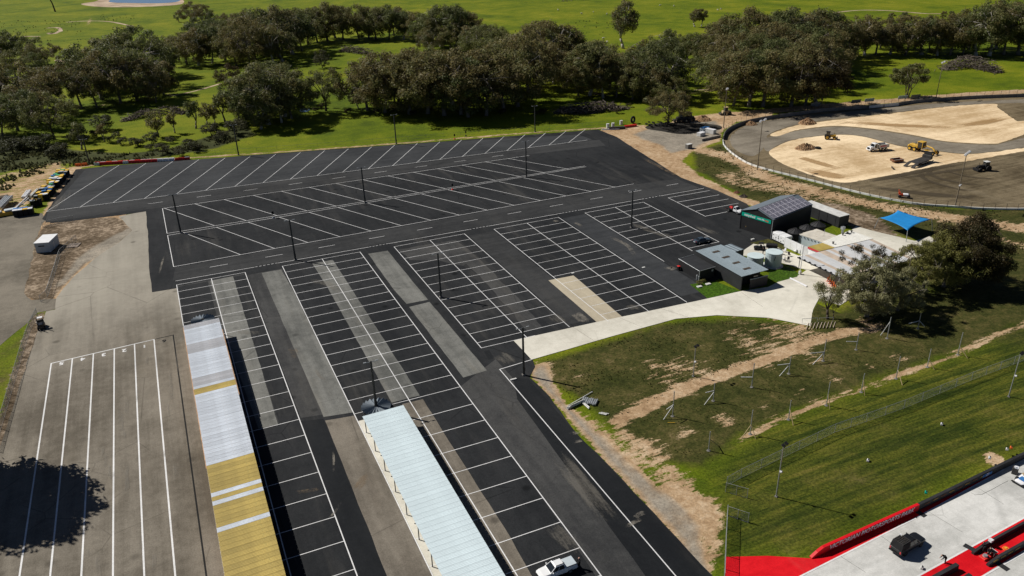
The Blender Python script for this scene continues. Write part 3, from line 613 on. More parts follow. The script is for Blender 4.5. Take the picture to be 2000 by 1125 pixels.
for i, (xa, xm, xb, yt, yb, ticks) in enumerate(BAYS):
    xl = xa
    long = [((xa, yt), (xa, yb)), ((xm, yt), (xm, yb)), ((xb, yt), (xb, yb if i < 4 else 153.3))]
    if i == 4: long = [((xa, yt), (xa, 149.2)), ((xm, yt), (xm, 151.5)), ((xb, yt), (xb, 153.3))]
    strokes('bay_outline', long, 0.078, LW, 'line_white', CP)
    cross = [((xa, yt), (xb, yt))]
    for y in ticks:
        r_ = xb; l_ = xa
        if i == 4 and y < 157: l_ = xm
        cross.append(((l_, y), (r_, y)))
    if i == 2: cross.append(((xa, 129.6), (xb - 8, 129.4)))
    strokes('stall_lines', cross, 0.082, LW * 0.8, 'line_white', CP)
strokes('bay_outline', [((134.2, 188.7), (134.1, 170.4))], 0.078, LW, 'line_white', CP)
strokes('stall_lines', [((134.2, 188.7), (149.0, 188.4)), ((134.3, 184.1), (149.0, 183.8)), ((134.3, 179.6), (149.0, 179.4)), ((134.2, 175.1), (149.2, 175.0)), ((134.1, 170.5), (141.7, 170.6))], 0.082, LW, 'line_white', CP)
# kerb line of the cross road, broken at every aisle
segs = []
ry = lambda x: 193.4 - 0.016 * x
for x0, x1 in ((-3.8, 14.5), (20.4, 43.5), (49.0, 71.5), (77.5, 100), (106, 126.5), (133.5, 148.8)): segs.append(((x0, ry(x0)), (x1, ry(x1))))
strokes('road_line', segs, 0.078, LW, 'line_white', CP)
segs = []
for x0, x1 in ((14.5, 20.4), (43.5, 49.0), (71.5, 77.5), (100, 106), (126.5, 133.5)):
    k = 6; w_ = (x1 - x0) / k
    for j in range(k): segs.append(((x0 + w_ * (j + .3), ry(x0)), (x0 + w_ * (j + .75), ry(x0))))
strokes('give_way_dashes', segs, 0.078, LW, 'line_white', CP)
# lot between the two cross roads
top = lambda x: 253.0 - 0.018 * (x + 4); mid = lambda x: 228.7 + 0.004 * x; bot = lambda x: 203.3 + 0.0145 * x
strokes('lot_outline', [((-4.2, 253), (117.8, 250.9)), ((-4.0, 229.3), (128.6, 229.9)), ((-4.0, 227.6), (128.6, 228.9)), ((-3.8, 203.1), (132.4, 205.2))], 0.078, LW, 'line_white', CP)
strokes('lot_end_line', [((-4.2, 253), (-4.05, 229.3)), ((-4.0, 227.6), (-3.8, 203.1))], 0.082, LW, 'line_white', CP)
segs = []; segs2 = []
for k in range(14):
    x = -3.7 + 8.72 * k
    if x < 118.5: segs.append(((x, top(x)), (x + 12.4 * 0.985, 229.6)))
for k in range(-1, 13):
    x = 8.9 + 8.72 * k
    segs2.append(((x, 227.8), (x + 12.2, bot(x + 12.2))))
strokes('angled_stall_lines', segs, 0.086, LW, 'line_white', CP); strokes('angled_stall_lines', segs2, 0.086, LW, 'line_white', CP)
# upper lot
base = lambda x: 267.3 - 0.0448 * (x + 36.4) if x > 60 else 267.3 - 0.0425 * (x + 36.4)
strokes('lot_outline', [((-36.4, 267.3), (60, 263.2)), ((60, 263.2), (146, 259.2))], 0.078, LW, 'line_white', CP)
segs = []
for x in (-36.4, -27.2, -18, -8.9, 0.4, 9.3, 18.3, 27.2, 36.1, 44.9, 53.5, 62.2, 70.8, 79.4, 87.9, 96.3, 104.8, 113.3, 121.7, 130.1, 138.2):
    xt_ = x + 20.2 - 0.03 * (x + 36.4); segs.append(((x, base(x)), (xt_, float(np.interp(xt_, (-16, 45, 79, 95, 121, 154), (312, 296.5, 289, 285, 279.8, 273.6))))))
strokes('angled_stall_lines', segs, 0.086, LW, 'line_white', CP)
# lane dashes of the two roads
segs = []
for k in range(9):
    x = -8 + 14.2 * k; segs.append(((x, 259.6 - 0.035 * x), (x + 4.2, 259.5 - 0.035 * x)))
for k in range(11):
    x = 4.5 + 13.6 * k; segs.append(((x, 198.4 + 0.002 * x), (x + 4.2, 198.4 + 0.002 * x)))
strokes('centre_dashes', segs, 0.078, 0.15, 'line_white', CP)
# long edge line of the drag-strip access road
strokes('edge_line', [(g2(976, 722), g2(1320, 1126))], 0.078, LW, 'line_white', CP)
strokes('edge_line', [(g2(976, 722), g2(1037, 703.5))], 0.082, LW, 'line_white', CP)
# staging lanes
XS = [-28.75, -25.0, -21.2, -17.35, -13.55, -9.8]
strokes('lane_line', [((x, 162.5 + (x + 28.75) * 0.07), (x, 60)) for x in XS], 0.040, 0.24, 'line_white', OLD)
strokes('lane_head_line', [((XS[0], 162.5), (XS[-1], 163.83))], 0.044, 0.24, 'line_white', OLD)
strokes('lane_head_line', [((XS[-1] + .2, 163.85), (-6.05, 164.1))], 0.044, 0.24, 'line_black', OLD)
strokes('lane_line', [((-6.05, 164.1), (-6.05, 60))], 0.040, 0.24, 'line_black', OLD)
for x, t_ in zip((-26.9, -23.1, -19.3, -15.5, -11.7), '54321'):
    o = link('lane_number', text_mesh(t_, 1.75, bold=0.06), 'line_white', OLD); o.location = (x, 161.6, 0.045); o.rotation_euler = (0, 0, math.pi)
o = link('lane_number', text_mesh('6', 1.6, bold=0.06), 'line_black', OLD); o.location = (-7.9, 162.2, 0.045); o.rotation_euler = (0, 0, math.pi)

# dust and tyre scuffs: thin uneven films of dirt dragged over the asphalt
def film_mat(name, col, thr, dens, stretch, rot):
    m, n, b = _new(name); p = pos(n)
    a = N(n, 'ShaderNodeAttribute', attribute_name='cover').outputs['Fac']
    f = math_(n, 'ADD', math_(n, 'MULTIPLY', noise(n, mapping(n, p, stretch, (0, 0, rot)), 1.0, 7, 0.75), 0.7), math_(n, 'MULTIPLY', noise(n, p, 2.5, 5, 0.8), 0.3))
    al = math_(n, 'MULTIPLY', maprange(n, math_(n, 'ADD', f, math_(n, 'MULTIPLY', math_(n, 'SUBTRACT', a, 1.0), 0.5)), thr, thr + 0.22), dens)
    b.inputs['Base Color'].default_value = (*col, 1); b.inputs['Roughness'].default_value = 0.95; b.inputs['Specular IOR Level'].default_value = 0.1
    n.links.new(al, b.inputs['Alpha'])
film_mat('dust_pale', (0.30, 0.275, 0.235), 0.40, 0.6, (0.7, 0.5, 1), 0)
film_mat('dust_scuff', (0.27, 0.25, 0.215), 0.36, 0.34, (0.9, 0.12, 1), -0.9)
film_mat('dust_brown', (0.26, 0.195, 0.13), 0.42, 0.6, (0.5, 0.3, 1), 0.3)
_fz = [0.090]
def film(px_pts, half, mat):
    """ribbon of dust along a line, fading at its sides"""
    L = smooth_line(P2(*px_pts), 6); V, F, A = [], [], []
    for i, p in enumerate(L):
        q_ = L[min(i + 1, len(L) - 1)]; p_ = L[max(i - 1, 0)]; dx, dy = q_[0] - p_[0], q_[1] - p_[1]; l = math.hypot(dx, dy) or 1
        e = min(1, 2.5 * min(i, len(L) - 1 - i) / max(1, len(L) - 1) + 0.0)
        for s_, a_ in ((-1, 0), (-0.4, 1), (0.4, 1), (1, 0)):
            V.append((p[0] - dy / l * half * s_, p[1] + dx / l * half * s_, _fz[0])); A.append(a_ * e)
    for i in range(len(L) - 1):
        for j in range(3): k = i * 4 + j; F.append((k, k + 1, k + 5, k + 4))
    me = mesh_np('dust_film', V, F); at = me.attributes.new('cover', 'FLOAT', 'POINT'); at.data.foreach_set('value', np.array(A, np.float32))
    _fz[0] += 0.0006
    return link('dust_film', me, mat, CP)
film(((1160, 425), (1180, 455), (1225, 480), (1245, 505), (1285, 525)), 1.3, 'dust_pale')
film(((1105, 430), (1130, 438), (1145, 450)), 1.2, 'dust_pale')
film(((1070, 437), (1085, 432), (1095, 440)), 1.5, 'dust_pale')
film(((1340, 440), (1380, 450), (1420, 470)), 2.2, 'dust_scuff')
film(((1180, 412), (1240, 440), (1310, 465), (1340, 485)), 2.0, 'dust_scuff')
film(((1090, 615), (1120, 612), (1140, 630), (1120, 640)), 2.6, 'dust_pale')
film(((1060, 600), (1090, 625), (1110, 640)), 2.5, 'dust_scuff')
film(((1200, 612), (1240, 600), (1270, 610)), 2.2, 'dust_scuff')
film(((1290, 510), (1310, 525), (1330, 512)), 2.5, 'dust_pale')
film(((1205, 275), (1240, 300), (1290, 327), (1350, 357), (1420, 384)), 1.6, 'dust_brown')
film(((1100, 855), (1125, 846), (1150, 850)), 0.9, 'dust_pale'); film(((1105, 868), (1130, 862), (1150, 858)), 0.8, 'dust_pale')
film(((1220, 1030), (1250, 1005), (1280, 1000)), 0.9, 'dust_pale'); film(((1200, 1045), (1240, 1020), (1275, 1008)), 0.7, 'dust_pale')
film(((1060, 830), (1100, 900), (1180, 1000), (1240, 1100)), 3.0, 'dust_scuff')
film(((1040, 1000), (1100, 1050), (1160, 1110)), 2.5, 'dust_scuff')
film(((650, 985), (690, 960), (720, 930), (760, 905)), 1.6, 'dust_brown')
film(((550, 965), (600, 960), (650, 950)), 0.9, 'dust_brown')
film(((560, 660), (575, 690), (590, 715)), 1.8, 'dust_brown')
film(((648, 850), (652, 900), (650, 950)), 0.35, 'dust_pale'); film(((672, 960), (655, 1000), (600, 1050)), 0.4, 'dust_pale')
film(((600, 700), (625, 735), (660, 760)), 0.7, 'dust_scuff')
film(((170, 345), (110, 400), (95, 425)), 2.2, 'dust_scuff')
film(((330, 470), (315, 520), (305, 560)), 0.5, 'dust_pale')
film(((560, 545), (640, 555), (700, 600)), 2.0, 'dust_scuff')
film(((950, 690), (985, 700), (1000, 730)), 3.0, 'dust_scuff')
film(((820, 790), (830, 812), (850, 830), (846, 850)), 0.35, 'dust_pale')
film(((430, 640), (480, 650), (540, 650)), 1.6, 'dust_scuff')
for k in range(26):
    rg = random.Random(k + 50); x = rg.uniform(150, 350); y = rg.uniform(640, 1080); L = rg.uniform(30, 110)
    film(((x, y), (x + rg.uniform(-4, 4), y + L * .5), (x + rg.uniform(-6, 8), y + L)), rg.uniform(0.25, 0.7), 'dust_scuff')
# ================================================================== trees
def gum(seed, wide=0.9, low=0.26, nclump=34, nleaf=10500, leaf=0.026, droop=0.5, stems=1, cr=(0.065, 0.125), flat=0.8):
    """gum tree of height 1: returns (trunk mesh, crown mesh)"""
    rg = np.random.default_rng(seed); mb = MB()
    bases = [(0, 0)] if stems == 1 else [(rg.uniform(-.06, .06), rg.uniform(-.06, .06)) for _ in range(stems)]
    limbs = []
    for bx, by in bases:
        lean = rg.uniform(-.06, .06, 2); h0 = rg.uniform(.16, .30)
        r0 = rg.uniform(.020, .030) / math.sqrt(stems)
        fork = Vector((bx + lean[0], by + lean[1], h0))
        mb.path([Vector((bx, by, -0.01)), Vector((bx + lean[0] * .4, by + lean[1] * .4, h0 * .5)), fork], [r0 * 1.35, r0, r0 * .85], 7)
        nl = int(rg.integers(3, 6)); a0 = rg.uniform(0, 6.28)
        for k in range(nl):
            az = a0 + 6.28 * k / nl + rg.uniform(-.5, .5); rr = wide * .5 * rg.uniform(.35, .75); zt = rg.uniform(.58, .86)
            e = Vector((bx + math.cos(az) * rr, by + math.sin(az) * rr, zt)); p = [fork]
            for t in (.35, .7, 1.0):
                q = fork.lerp(e, t); q.z += .05 * math.sin(t * 3.1) + rg.uniform(-.015, .015); q.x += rg.uniform(-.025, .025); q.y += rg.uniform(-.025, .025); p.append(q)
            mb.path(p, [r0 * .62, r0 * .46, r0 * .3, r0 * .16], 6); limbs += [(p[1], r0 * .3), (p[2], r0 * .24), (p[3], r0 * .16)]
    # lumpy crown envelope
    lobes = [(rg.normal(size=3), rg.uniform(.55, 1.0)) for _ in range(9)]
    cl = []
    cz = (low + 1) / 2; rz = (1 - low) / 2
    while len(cl) < nclump:
        d = rg.normal(size=3); d /= np.linalg.norm(d); rad = rg.uniform(.25, 1) ** .5
        k = .72 + .28 * max(float(d @ (l / np.linalg.norm(l))) * s for l, s in lobes)
        taper = 1.0 if d[2] < 0 else 1 - .25 * d[2]
        c = np.array([d[0] * wide * .5 * rad * k * taper, d[1] * wide * .5 * rad * k * taper, cz + d[2] * rz * rad * k]); r = rg.uniform(*cr)
        if c[2] + r > 1.0: c[2] = 1 - r
        cl.append((c, r))
    V = []; tot = sum(r * r for _, r in cl)
    for c, r in cl:
        b = min(limbs, key=lambda L: (L[0] - Vector(c)).length); mb.path([b[0], b[0].lerp(Vector(c), .5) + Vector((0, 0, .012)), Vector(c)], [b[1] * .7, b[1] * .45, .0016], 4)
        n = int(nleaf * r * r / tot)
        d = rg.normal(size=(n, 3)); d /= np.linalg.norm(d, axis=1)[:, None]; rr = r * rg.uniform(.2, 1, (n, 1)) ** .45
        lump = 1 + .30 * np.sin(d[:, :1] * 5 + c[0] * 90) * np.cos(d[:, 1:2] * 6 + c[1] * 70)
        ctr = c + d * rr * lump * np.array([1, 1, flat])
        nr = d * .9 + rg.normal(size=(n, 3)) * .45 + np.array([0, 0, .15]); nr /= np.linalg.norm(nr, axis=1)[:, None]
        u = rg.normal(size=(n, 3)); u[:, 2] -= droop * 1.2; u -= nr * (u * nr).sum(1)[:, None]; u /= np.linalg.norm(u, axis=1)[:, None] + 1e-9
        v = np.cross(nr, u)
        s = leaf * rg.uniform(.5, 1.15, (n, 1)); a = u * s * .62; w_ = v * s * .36
        V.append(np.stack([ctr - a, ctr + w_, ctr + a, ctr - w_], 1).reshape(-1, 3))
    V = np.concatenate(V); F = np.arange(len(V)).reshape(-1, 4)
    return mb.mesh('trunk', True), mesh_np('crown', V, F)

TV = {}
_spec = {'a': dict(seed=1, wide=1.15, low=.10, nclump=52), 'b': dict(seed=2, wide=1.3, low=.20, nclump=52), 'c': dict(seed=3, wide=1.0, low=.08, nclump=46), 'd': dict(seed=4, wide=1.2, low=.05, nclump=58), 'e': dict(seed=5, wide=.80, low=.16, nclump=32),
         'f': dict(seed=6, wide=1.4, low=.14, nclump=64, nleaf=13000), 'g': dict(seed=7, wide=1.1, low=.02, nclump=54), 'h': dict(seed=8, wide=.62, low=.20, nclump=44, nleaf=8000),
         's': dict(seed=9, wide=.60, low=.30, nclump=14, nleaf=1500, leaf=.05, cr=(.08, .15)), 't': dict(seed=10, wide=.85, low=.25, nclump=18, nleaf=1900, leaf=.05, cr=(.09, .16)),
         'u': dict(seed=11, wide=1.05, low=.04, nclump=34, nleaf=2600, leaf=.055, cr=(.10, .18))}
for k, sp in _spec.items(): TV[k] = gum(**sp)
def bark_for(k): return 'bark_pale' if k in 'aceh' else 'bark'
def tree(name, label, px, py, top, var, group=None, leaf='leaf_gum', rz=None, wide=1.0, bark=None, cat='tree'):
    x, y, _ = g(px, py); h = max(1.0, height_at(x, y, top))
    t = thing(name, label, cat, (x, y, 0), random.uniform(0, 6.28) if rz is None else rz, group)
    t.scale = (h * wide, h * wide, h)
    a = link('trunk', TV[var][0], None, t); b = link('crown', TV[var][1], None, t)
    for o, mt in ((a, bark or bark_for(var)), (b, leaf)):
        if not o.data.materials: o.data.materials.append(None)
        o.material_slots[0].link = 'OBJECT'; o.material_slots[0].material = MATS[mt]
    return t
random.seed(21)
VC = 'abcdefg'
ORD = 'first second third fourth fifth sixth seventh eighth ninth tenth eleventh twelfth thirteenth fourteenth fifteenth sixteenth seventeenth eighteenth nineteenth twentieth'.split()
ORD += [a + '-' + b for a in ('twenty', 'thirty') for b in ORD[:9]]
def ordw(i, n): return 'leftmost' if i == 0 else 'rightmost' if i == n - 1 else ORD[i] + ' from the left'
def clump(label, group, rows, leaf='leaf_gum', vs=VC, wide=1.0):
    rows = sorted(rows)
    for i, r in enumerate(rows):
        w_ = 'leftmost' if i == 0 else 'rightmost' if i == len(rows) - 1 else ORD[i] + ' from the left'
        tree('gum_tree', f'{label}, {w_}', r[0], r[1], r[2], r[3] if len(r) > 3 else random.choice(vs), group, leaf, wide=wide * random.uniform(.95, 1.28))
clump('dark gum in the far left row below the winding track', 'gums at the far left', [(-25, 132, 60), (12, 132, 56), (48, 130, 60), (72, 135, 80), (95, 130, 84), (30, 150, 95), (75, 150, 100)])
clump('tall gum in the left-edge stand above the sandy bank', 'gums at the left edge', [(-30, 225, 120), (18, 218, 120), (58, 226, 117), (97, 208, 119), (35, 255, 172), (5, 268, 195), (78, 240, 150)])
tree('gum_tree', 'gum with bare leaning dark trunk at left, right of the thick edge stand', 107, 272, 176, 'b', None, 'leaf_gum', 0.4, 1.0, 'bark_dark')
clump('gum in the brown-green stand with two leaning trunks', 'gums of the stand around the leaning trunks', [(160, 213, 112), (190, 210, 125), (215, 160, 62), (236, 202, 92), (268, 197, 90), (298, 170, 62), (330, 150, 72), (250, 165, 48), (280, 150, 45), (320, 185, 110), (175, 180, 100), (200, 195, 80), (305, 200, 120), (230, 175, 58)])
clump('gum in the short row beside the blue dam', 'gums beside the dam', [(350, 43, 22), (376, 47, 0), (398, 48, 6), (414, 49, 20), (440, 50, 24), (463, 55, 24)])
clump('gum in the dense belt beyond the thin saplings', 'gums in the middle-left belt', [(365, 126, 60), (388, 128, 50), (415, 124, 42), (440, 118, 36), (462, 128, 45), (488, 130, 28), (510, 100, 8), (545, 112, 5), (572, 106, 10), (602, 88, 8), (535, 125, 40), (400, 95, 30), (350, 118, 62), (425, 105, 32), (475, 105, 22), (525, 95, 12), (500, 118, 40), (450, 92, 30), (560, 90, 8), (590, 100, 25)])
clump('gum in the back row beyond the grassy clearing', 'gums of the far back row', [(640, 80, 0), (670, 78, 6), (702, 79, 5), (735, 77, 12), (760, 77, 6), (788, 78, 15), (815, 82, 20), (620, 82, 10), (655, 74, 4), (720, 74, 10), (770, 70, 8)])
tree('gum_tree', 'gum with pale spreading limbs at the left end of the grassy clearing', 552, 120, 52, 'a', None, 'leaf_gum', 1.0, 1.1)
tree('gum_tree', 'round bushy dark tree standing alone left of the creek gums', 452, 178, 122, 'g', None, 'leaf_dark', 1.0, 1.0)
clump('gum in the leafy group at the creek bend', 'gums at the creek bend', [(498, 246, 140), (525, 243, 112), (556, 228, 120), (480, 235, 160), (510, 252, 178), (540, 205, 115), (488, 195, 140), (515, 225, 125), (550, 240, 150), (570, 232, 160)])
tree('gum_tree', 'round-crowned gum with dark forked trunk beside the small creek pool', 637, 217, 128, 'f', None, 'leaf_gum', 2.0, 0.9, 'bark_dark')
tree('gum_tree', 'small grey-green tree in the grassy clearing left of the brush heap', 630, 133, 96, 'g', None, 'leaf_scrub', 2.0, 1.0)
tree('gum_tree', 'small slender tree between the round-crowned gum and the large central clump', 700, 212, 168, 'e', None, 'leaf_scrub', 2.0, 1.2)
clump('gum in the tall dark group at top centre', 'gums of the tall group at top centre', [(845, 98, 35), (862, 92, 2), (890, 96, -3), (918, 94, 22), (880, 100, 45), (838, 105, 55), (945, 122, 44), (972, 130, 50), (830, 88, 25), (905, 80, 10), (925, 112, 40), (875, 82, 12), (960, 105, 45)])
clump('gum in the large dense clump behind the central light pole', 'gums of the large central clump', [(718, 216, 112), (752, 220, 95), (780, 214, 88), (800, 223, 100), (836, 222, 88), (868, 226, 92), (900, 224, 90), (915, 229, 108), (950, 226, 103), (984, 218, 84), (1012, 208, 62), (770, 200, 120), (885, 205, 88), (935, 200, 95), (960, 180, 80), (1000, 175, 65), (735, 205, 130), (815, 195, 85), (845, 190, 85), (975, 200, 90)], vs='abdfg')
clump('gum beside the central clump above white fallen limbs', 'gums right of the central clump', [(1032, 182, 48), (1050, 146, 56), (1070, 148, 30), (1092, 148, 40), (1110, 155, 100), (1035, 165, 60), (1060, 135, 35), (1080, 165, 80)])
clump('gum in the belt above the long brush heap', 'gums above the long brush heap', [(1130, 188, 92), (1152, 187, 66), (1178, 192, 92), (1204, 190, 102), (1235, 195, 118), (1246, 178, 86), (1266, 192, 76), (1292, 168, 66), (1310, 205, 146), (1170, 165, 75), (1285, 200, 120), (1220, 175, 95), (1190, 175, 90), (1255, 160, 70), (1145, 175, 90), (1300, 185, 95)])
tree('gum_tree', 'tall isolated gum in the green paddock at top, with a white trunk foot', 1217, 95, -4, 'h', None, 'leaf_gum', 0.5, 1.0)
tree('gum_tree', 'short broad gum standing over the tyre heap and parked machinery', 1304, 244, 172, 'f', None, 'leaf_gum', 1.4, 1.15, 'bark_dark')
clump('gum in the row beyond the small paddock gap', 'gums beyond the paddock gap', [(1300, 118, 50), (1342, 126, 62), (1376, 124, 64), (1322, 120, 72), (1398, 112, 40), (1360, 118, 66), (1385, 130, 70)])
tree('gum_tree', 'small dark gum alone in the far paddock, right of the tall isolated gum', 1357, 53, 16, 'h', None, 'leaf_gum', 0.5, 1.3)
tree('gum_tree', 'smaller gum touching the small dark paddock gum', 1370, 52, 15, 'h', None, 'leaf_gum', 2.5, 1.1)
clump('gum in the big brown stand behind the speedway', 'gums of the big stand behind the speedway', [(1420, 125, 22), (1452, 130, 8), (1480, 130, 18), (1408, 190, 96), (1432, 207, 98), (1462, 209, 86), (1490, 208, 90), (1512, 130, 18), (1536, 128, 12), (1562, 126, 10), (1592, 122, 12), (1612, 118, 18), (1545, 208, 84), (1572, 207, 88), (1440, 162, 58), (1500, 145, 38), (1530, 150, 50), (1470, 168, 62), (1580, 160, 60), (1560, 142, 40), (1600, 162, 68), (1515, 178, 70), (1410, 150, 62), (1620, 140, 50), (1555, 178, 72)], vs='abdfg')
tree('gum_tree', 'brown gum with white trunk nearest the speedway wall', 1594, 207, 94, 'a', None, 'leaf_dark', 0.3, 1.1, 'bark_pale')
clump('gum in the long row at the upper right', 'gums of the upper right row', [(1632, 112, 54), (1656, 112, 50), (1688, 108, 22), (1710, 107, 30), (1738, 106, 40), (1768, 108, 26), (1800, 107, 26), (1830, 109, 30), (1855, 108, 22), (1880, 106, 26), (1906, 109, 0), (1932, 109, -2), (1960, 107, -4), (1988, 107, -6), (2018, 107, -4), (2050, 107, 0), (1720, 95, 35), (1945, 95, -10), (1670, 108, 45), (1755, 98, 35), (1785, 98, 30), (1815, 98, 28), (1892, 98, 12)], vs='abcdf')
for a_ in ((1740, 43, 22, 'small round tree alone beyond the upper right row'), (1764, 46, 20, 'tree poking above the upper right row, right of the small round one'), (1842, 38, 19, 'left of two small trees above the far right row'), (1857, 37, 19, 'right of two small trees above the far right row')):
    tree('gum_tree', a_[3], a_[0], a_[1], a_[2], 'e')
TV['m'] = gum(31, wide=1.15, low=.28, nclump=54, nleaf=10000, leaf=.034, stems=4)
tree('gum_tree', 'lone multi-stemmed gum in the paddock behind the speedway wall', 1768, 192, 121, 'm', None, 'leaf_gum', 0.2, 1.0)
# young pale trees on the creek flat
for a_ in ((205, 277, 240, 'stubby young tree above the left end of the red and white barriers'), (160, 292, 236, 'dark young tree right of the leaning-trunk gum, by the creek scrub'), (310, 268, 214, 'leafy young tree in front of the grey brush heap at left'), (342, 260, 219, 'open young tree at the right end of the left brush heap'), (383, 251, 194, 'tallest young tree in the row of thin saplings'), (405, 243, 196, 'thin sapling right of the tallest young tree'), (420, 240, 200, 'spindly sapling in the middle of the thin row'), (440, 238, 177, 'tall thin sapling left of the creek bend group'), (466, 242, 184, 'sapling nearest the creek bend group')):
    tree('young_tree', a_[3], a_[0], a_[1], a_[2], random.choice('st'), None, 'leaf_gum')
# creek-side bushes
random.seed(5)
for i in range(34):
    px = -10 + 15 * i + random.uniform(-6, 6); py = 285 + 18 * math.sin(i * .31) - max(0, i - 20) * 2.6 + random.uniform(-16, 14)
    tree('creek_bush', 'low dark bush in the creek line behind the barriers, ' + ordw(i, 34), px, min(py, 308), min(py, 308) - random.uniform(12, 32), 'u', 'bushes along the creek', 'leaf_scrub', wide=1.5, bark='bark_dark', cat='bush')
for i in range(16):
    px = 600 + 43 * i + random.uniform(-18, 18); py = 214 + random.uniform(-8, 12)
    tree('creek_bush', 'low dark bush at the foot of the central gums, ' + ordw(i, 16), px, py, py - random.uniform(6, 13), 'u', 'bushes under the central gums', 'leaf_dark', wide=1.6, bark='bark_dark', cat='bush')
# near trees by the canteen
def near_tree(label, px, py, top, sp, leaf, bark='bark', wide=1.0, rz=0.0):
    tr, cr = gum(**sp); x, y, _ = g(px, py); h = height_at(x, y, top)
    t = thing('gum_tree', label, 'tree', (x, y, 0), rz); t.scale = (h * wide, h * wide, h)
    link('trunk', tr, bark, t); link('crown', cr, leaf, t); return t
near_tree('large dark brown tree at the right behind the canteen roof', 1884, 552, 417, dict(seed=41, wide=1.12, low=.02, nclump=120, nleaf=42000, leaf=.020, cr=(.06, .12), droop=.2, flat=.85), 'leaf_dark', 'bark_dark', 1.0)
near_tree('olive-yellow gum between the dark tree and the grey-green one', 1800, 572, 466, dict(seed=42, wide=1.25, low=.16, nclump=84, nleaf=26000, leaf=.021, cr=(.045, .10)), 'leaf_olive', 'bark', 1.0)
near_tree('grey-green gum in front of the canteen roof, nearest the driveway', 1692, 618, 503, dict(seed=43, wide=1.2, low=.10, nclump=105, nleaf=40000, leaf=.020, cr=(.05, .105)), 'leaf_grey', 'bark', 1.0)
near_tree('grey-green gum right of the nearest one, shading the red bins', 1752, 606, 520, dict(seed=44, wide=1.35, low=.10, nclump=80, nleaf=28000, leaf=.022, cr=(.05, .11)), 'leaf_grey', 'bark', 1.0, 1.0)
near_tree('olive gum behind the others, in front of the dark brown tree', 1842, 560, 452, dict(seed=49, wide=1.1, low=.05, nclump=80, nleaf=26000, leaf=.021, cr=(.06, .12)), 'leaf_olive', 'bark', 1.0, 2.0)
near_tree('open brown gum with bare pale twigs against the canteen roof', 1690, 585, 484, dict(seed=45, wide=1.2, low=.62, nclump=26, nleaf=7000, leaf=.017, cr=(.05, .09)), 'leaf_dark', 'bark_pale', 1.0, .6)
near_tree('slender leaning gum in the small grass bed beside the driveway', 1616, 624, 538, dict(seed=46, wide=.72, low=.36, nclump=20, nleaf=5200, leaf=.022, cr=(.07, .12)), 'leaf_grey', 'bark_dark', 1.0, 2.0)
near_tree('thin sapling right of the slender leaning gum', 1628, 622, 578, dict(seed=47, wide=.8, low=.4, nclump=10, nleaf=1500, leaf=.03, cr=(.07, .12)), 'leaf_grey', 'bark_dark', .8, 1.0)
# the tree that throws the shadow across the staging lanes stands just outside the picture
_t = dict(seed=48, wide=1.05, low=.15, nclump=110, nleaf=30000, leaf=.034, cr=(.08, .14))
tr, cr = gum(**_t); sx, sy, _ = g(38, 988); hh = 28.0; zc = hh * .60; k_ = zc / math.tan(SUN_EL)
t = thing('gum_tree', 'gum tree out at the left whose shadow lies across the staging lanes', 'tree', (sx + SUN_H[0] * k_, sy + SUN_H[1] * k_, 0)); t.scale = (21, 21, hh)
link('trunk', tr, 'bark', t); link('crown', cr, 'leaf_gum', t)
# bare dead trunk in the far paddock
x, y, _ = g(108, 23); mb = MB(); mb.path([(0, 0, 0), (-.8, 0, 8), (-3, 0, 16), (-5, 0, 24)], [.8, .65, .5, .3], 7); mb.path([(-2.2, 0, 13), (0, 1, 18), (1, 1, 21)], [.3, .2, .1], 5)
o = mb.build('dead_tree', 'bark_dark'); o.location = (x, y, 0); tag(o, 'bare dead tree trunk in the far paddock at top left', 'tree')

# brush heaps of cut timber
def brush_heap(label, pts_px, half, high, n, seed):
    rg = random.Random(seed); L = smooth_line(P2(*pts_px), 6); c = L[len(L) // 2]
    o = thing('brush_heap', label, 'log pile', (c[0], c[1], 0)); mb = MB(); mb2 = MB()
    for i in range(n):
        t = rg.random(); p = L[min(int(t * (len(L) - 1)), len(L) - 1)]; e = 1 - abs(2 * t - 1) ** 3
        off = rg.uniform(-1, 1); x = p[0] - c[0] + rg.gauss(0, .3) * half; y = p[1] - c[1] + off * half * (.4 + .6 * e); z = high * e * rg.random() * (1 - .6 * off * off) + .1
        az = rg.uniform(0, 6.28); l = rg.uniform(.8, 3.4); up = rg.uniform(-.3, .45)
        d = Vector((math.cos(az), math.sin(az), up)) * l
        (mb if i % 3 else mb2).tube((x - d.x / 2, y - d.y / 2, max(.05, z - d.z / 2)), (x + d.x / 2, y + d.y / 2, max(.1, z + d.z / 2)), rg.uniform(.07, .19), rg.uniform(.03, .08), 5, False)
    tag(mb.build('branches', 'wood_grey', o), None, None, None, 'stuff'); tag(mb2.build('logs', 'bark_dark', o), None, None, None, 'stuff')
brush_heap('long grey brush heap on the grass behind the car park', ((1095, 220), (1130, 220), (1170, 216), (1222, 212)), 4.2, 4.2, 1300, 1)
brush_heap('grey brush heap in the clearing left of the central clump', ((672, 100), (700, 104), (732, 110)), 5.5, 4.5, 600, 2)
brush_heap('low brush heap on the creek flat at left', ((245, 236), (290, 226), (340, 220), (362, 222)), 3.6, 3.2, 600, 3)
brush_heap('wide brush heap in the paddock at the upper right', ((1850, 136), (1885, 130), (1915, 136), (1948, 142)), 6.5, 6.0, 1300, 4)
brush_heap('small brush heap at the top edge of the far paddock', ((1098, 3), (1125, 0), (1150, 0)), 6.0, 3.0, 120, 5)
brush_heap('fallen limbs under the gums right of the central clump', ((1160, 184), (1185, 188)), 2.0, 1.0, 40, 6)

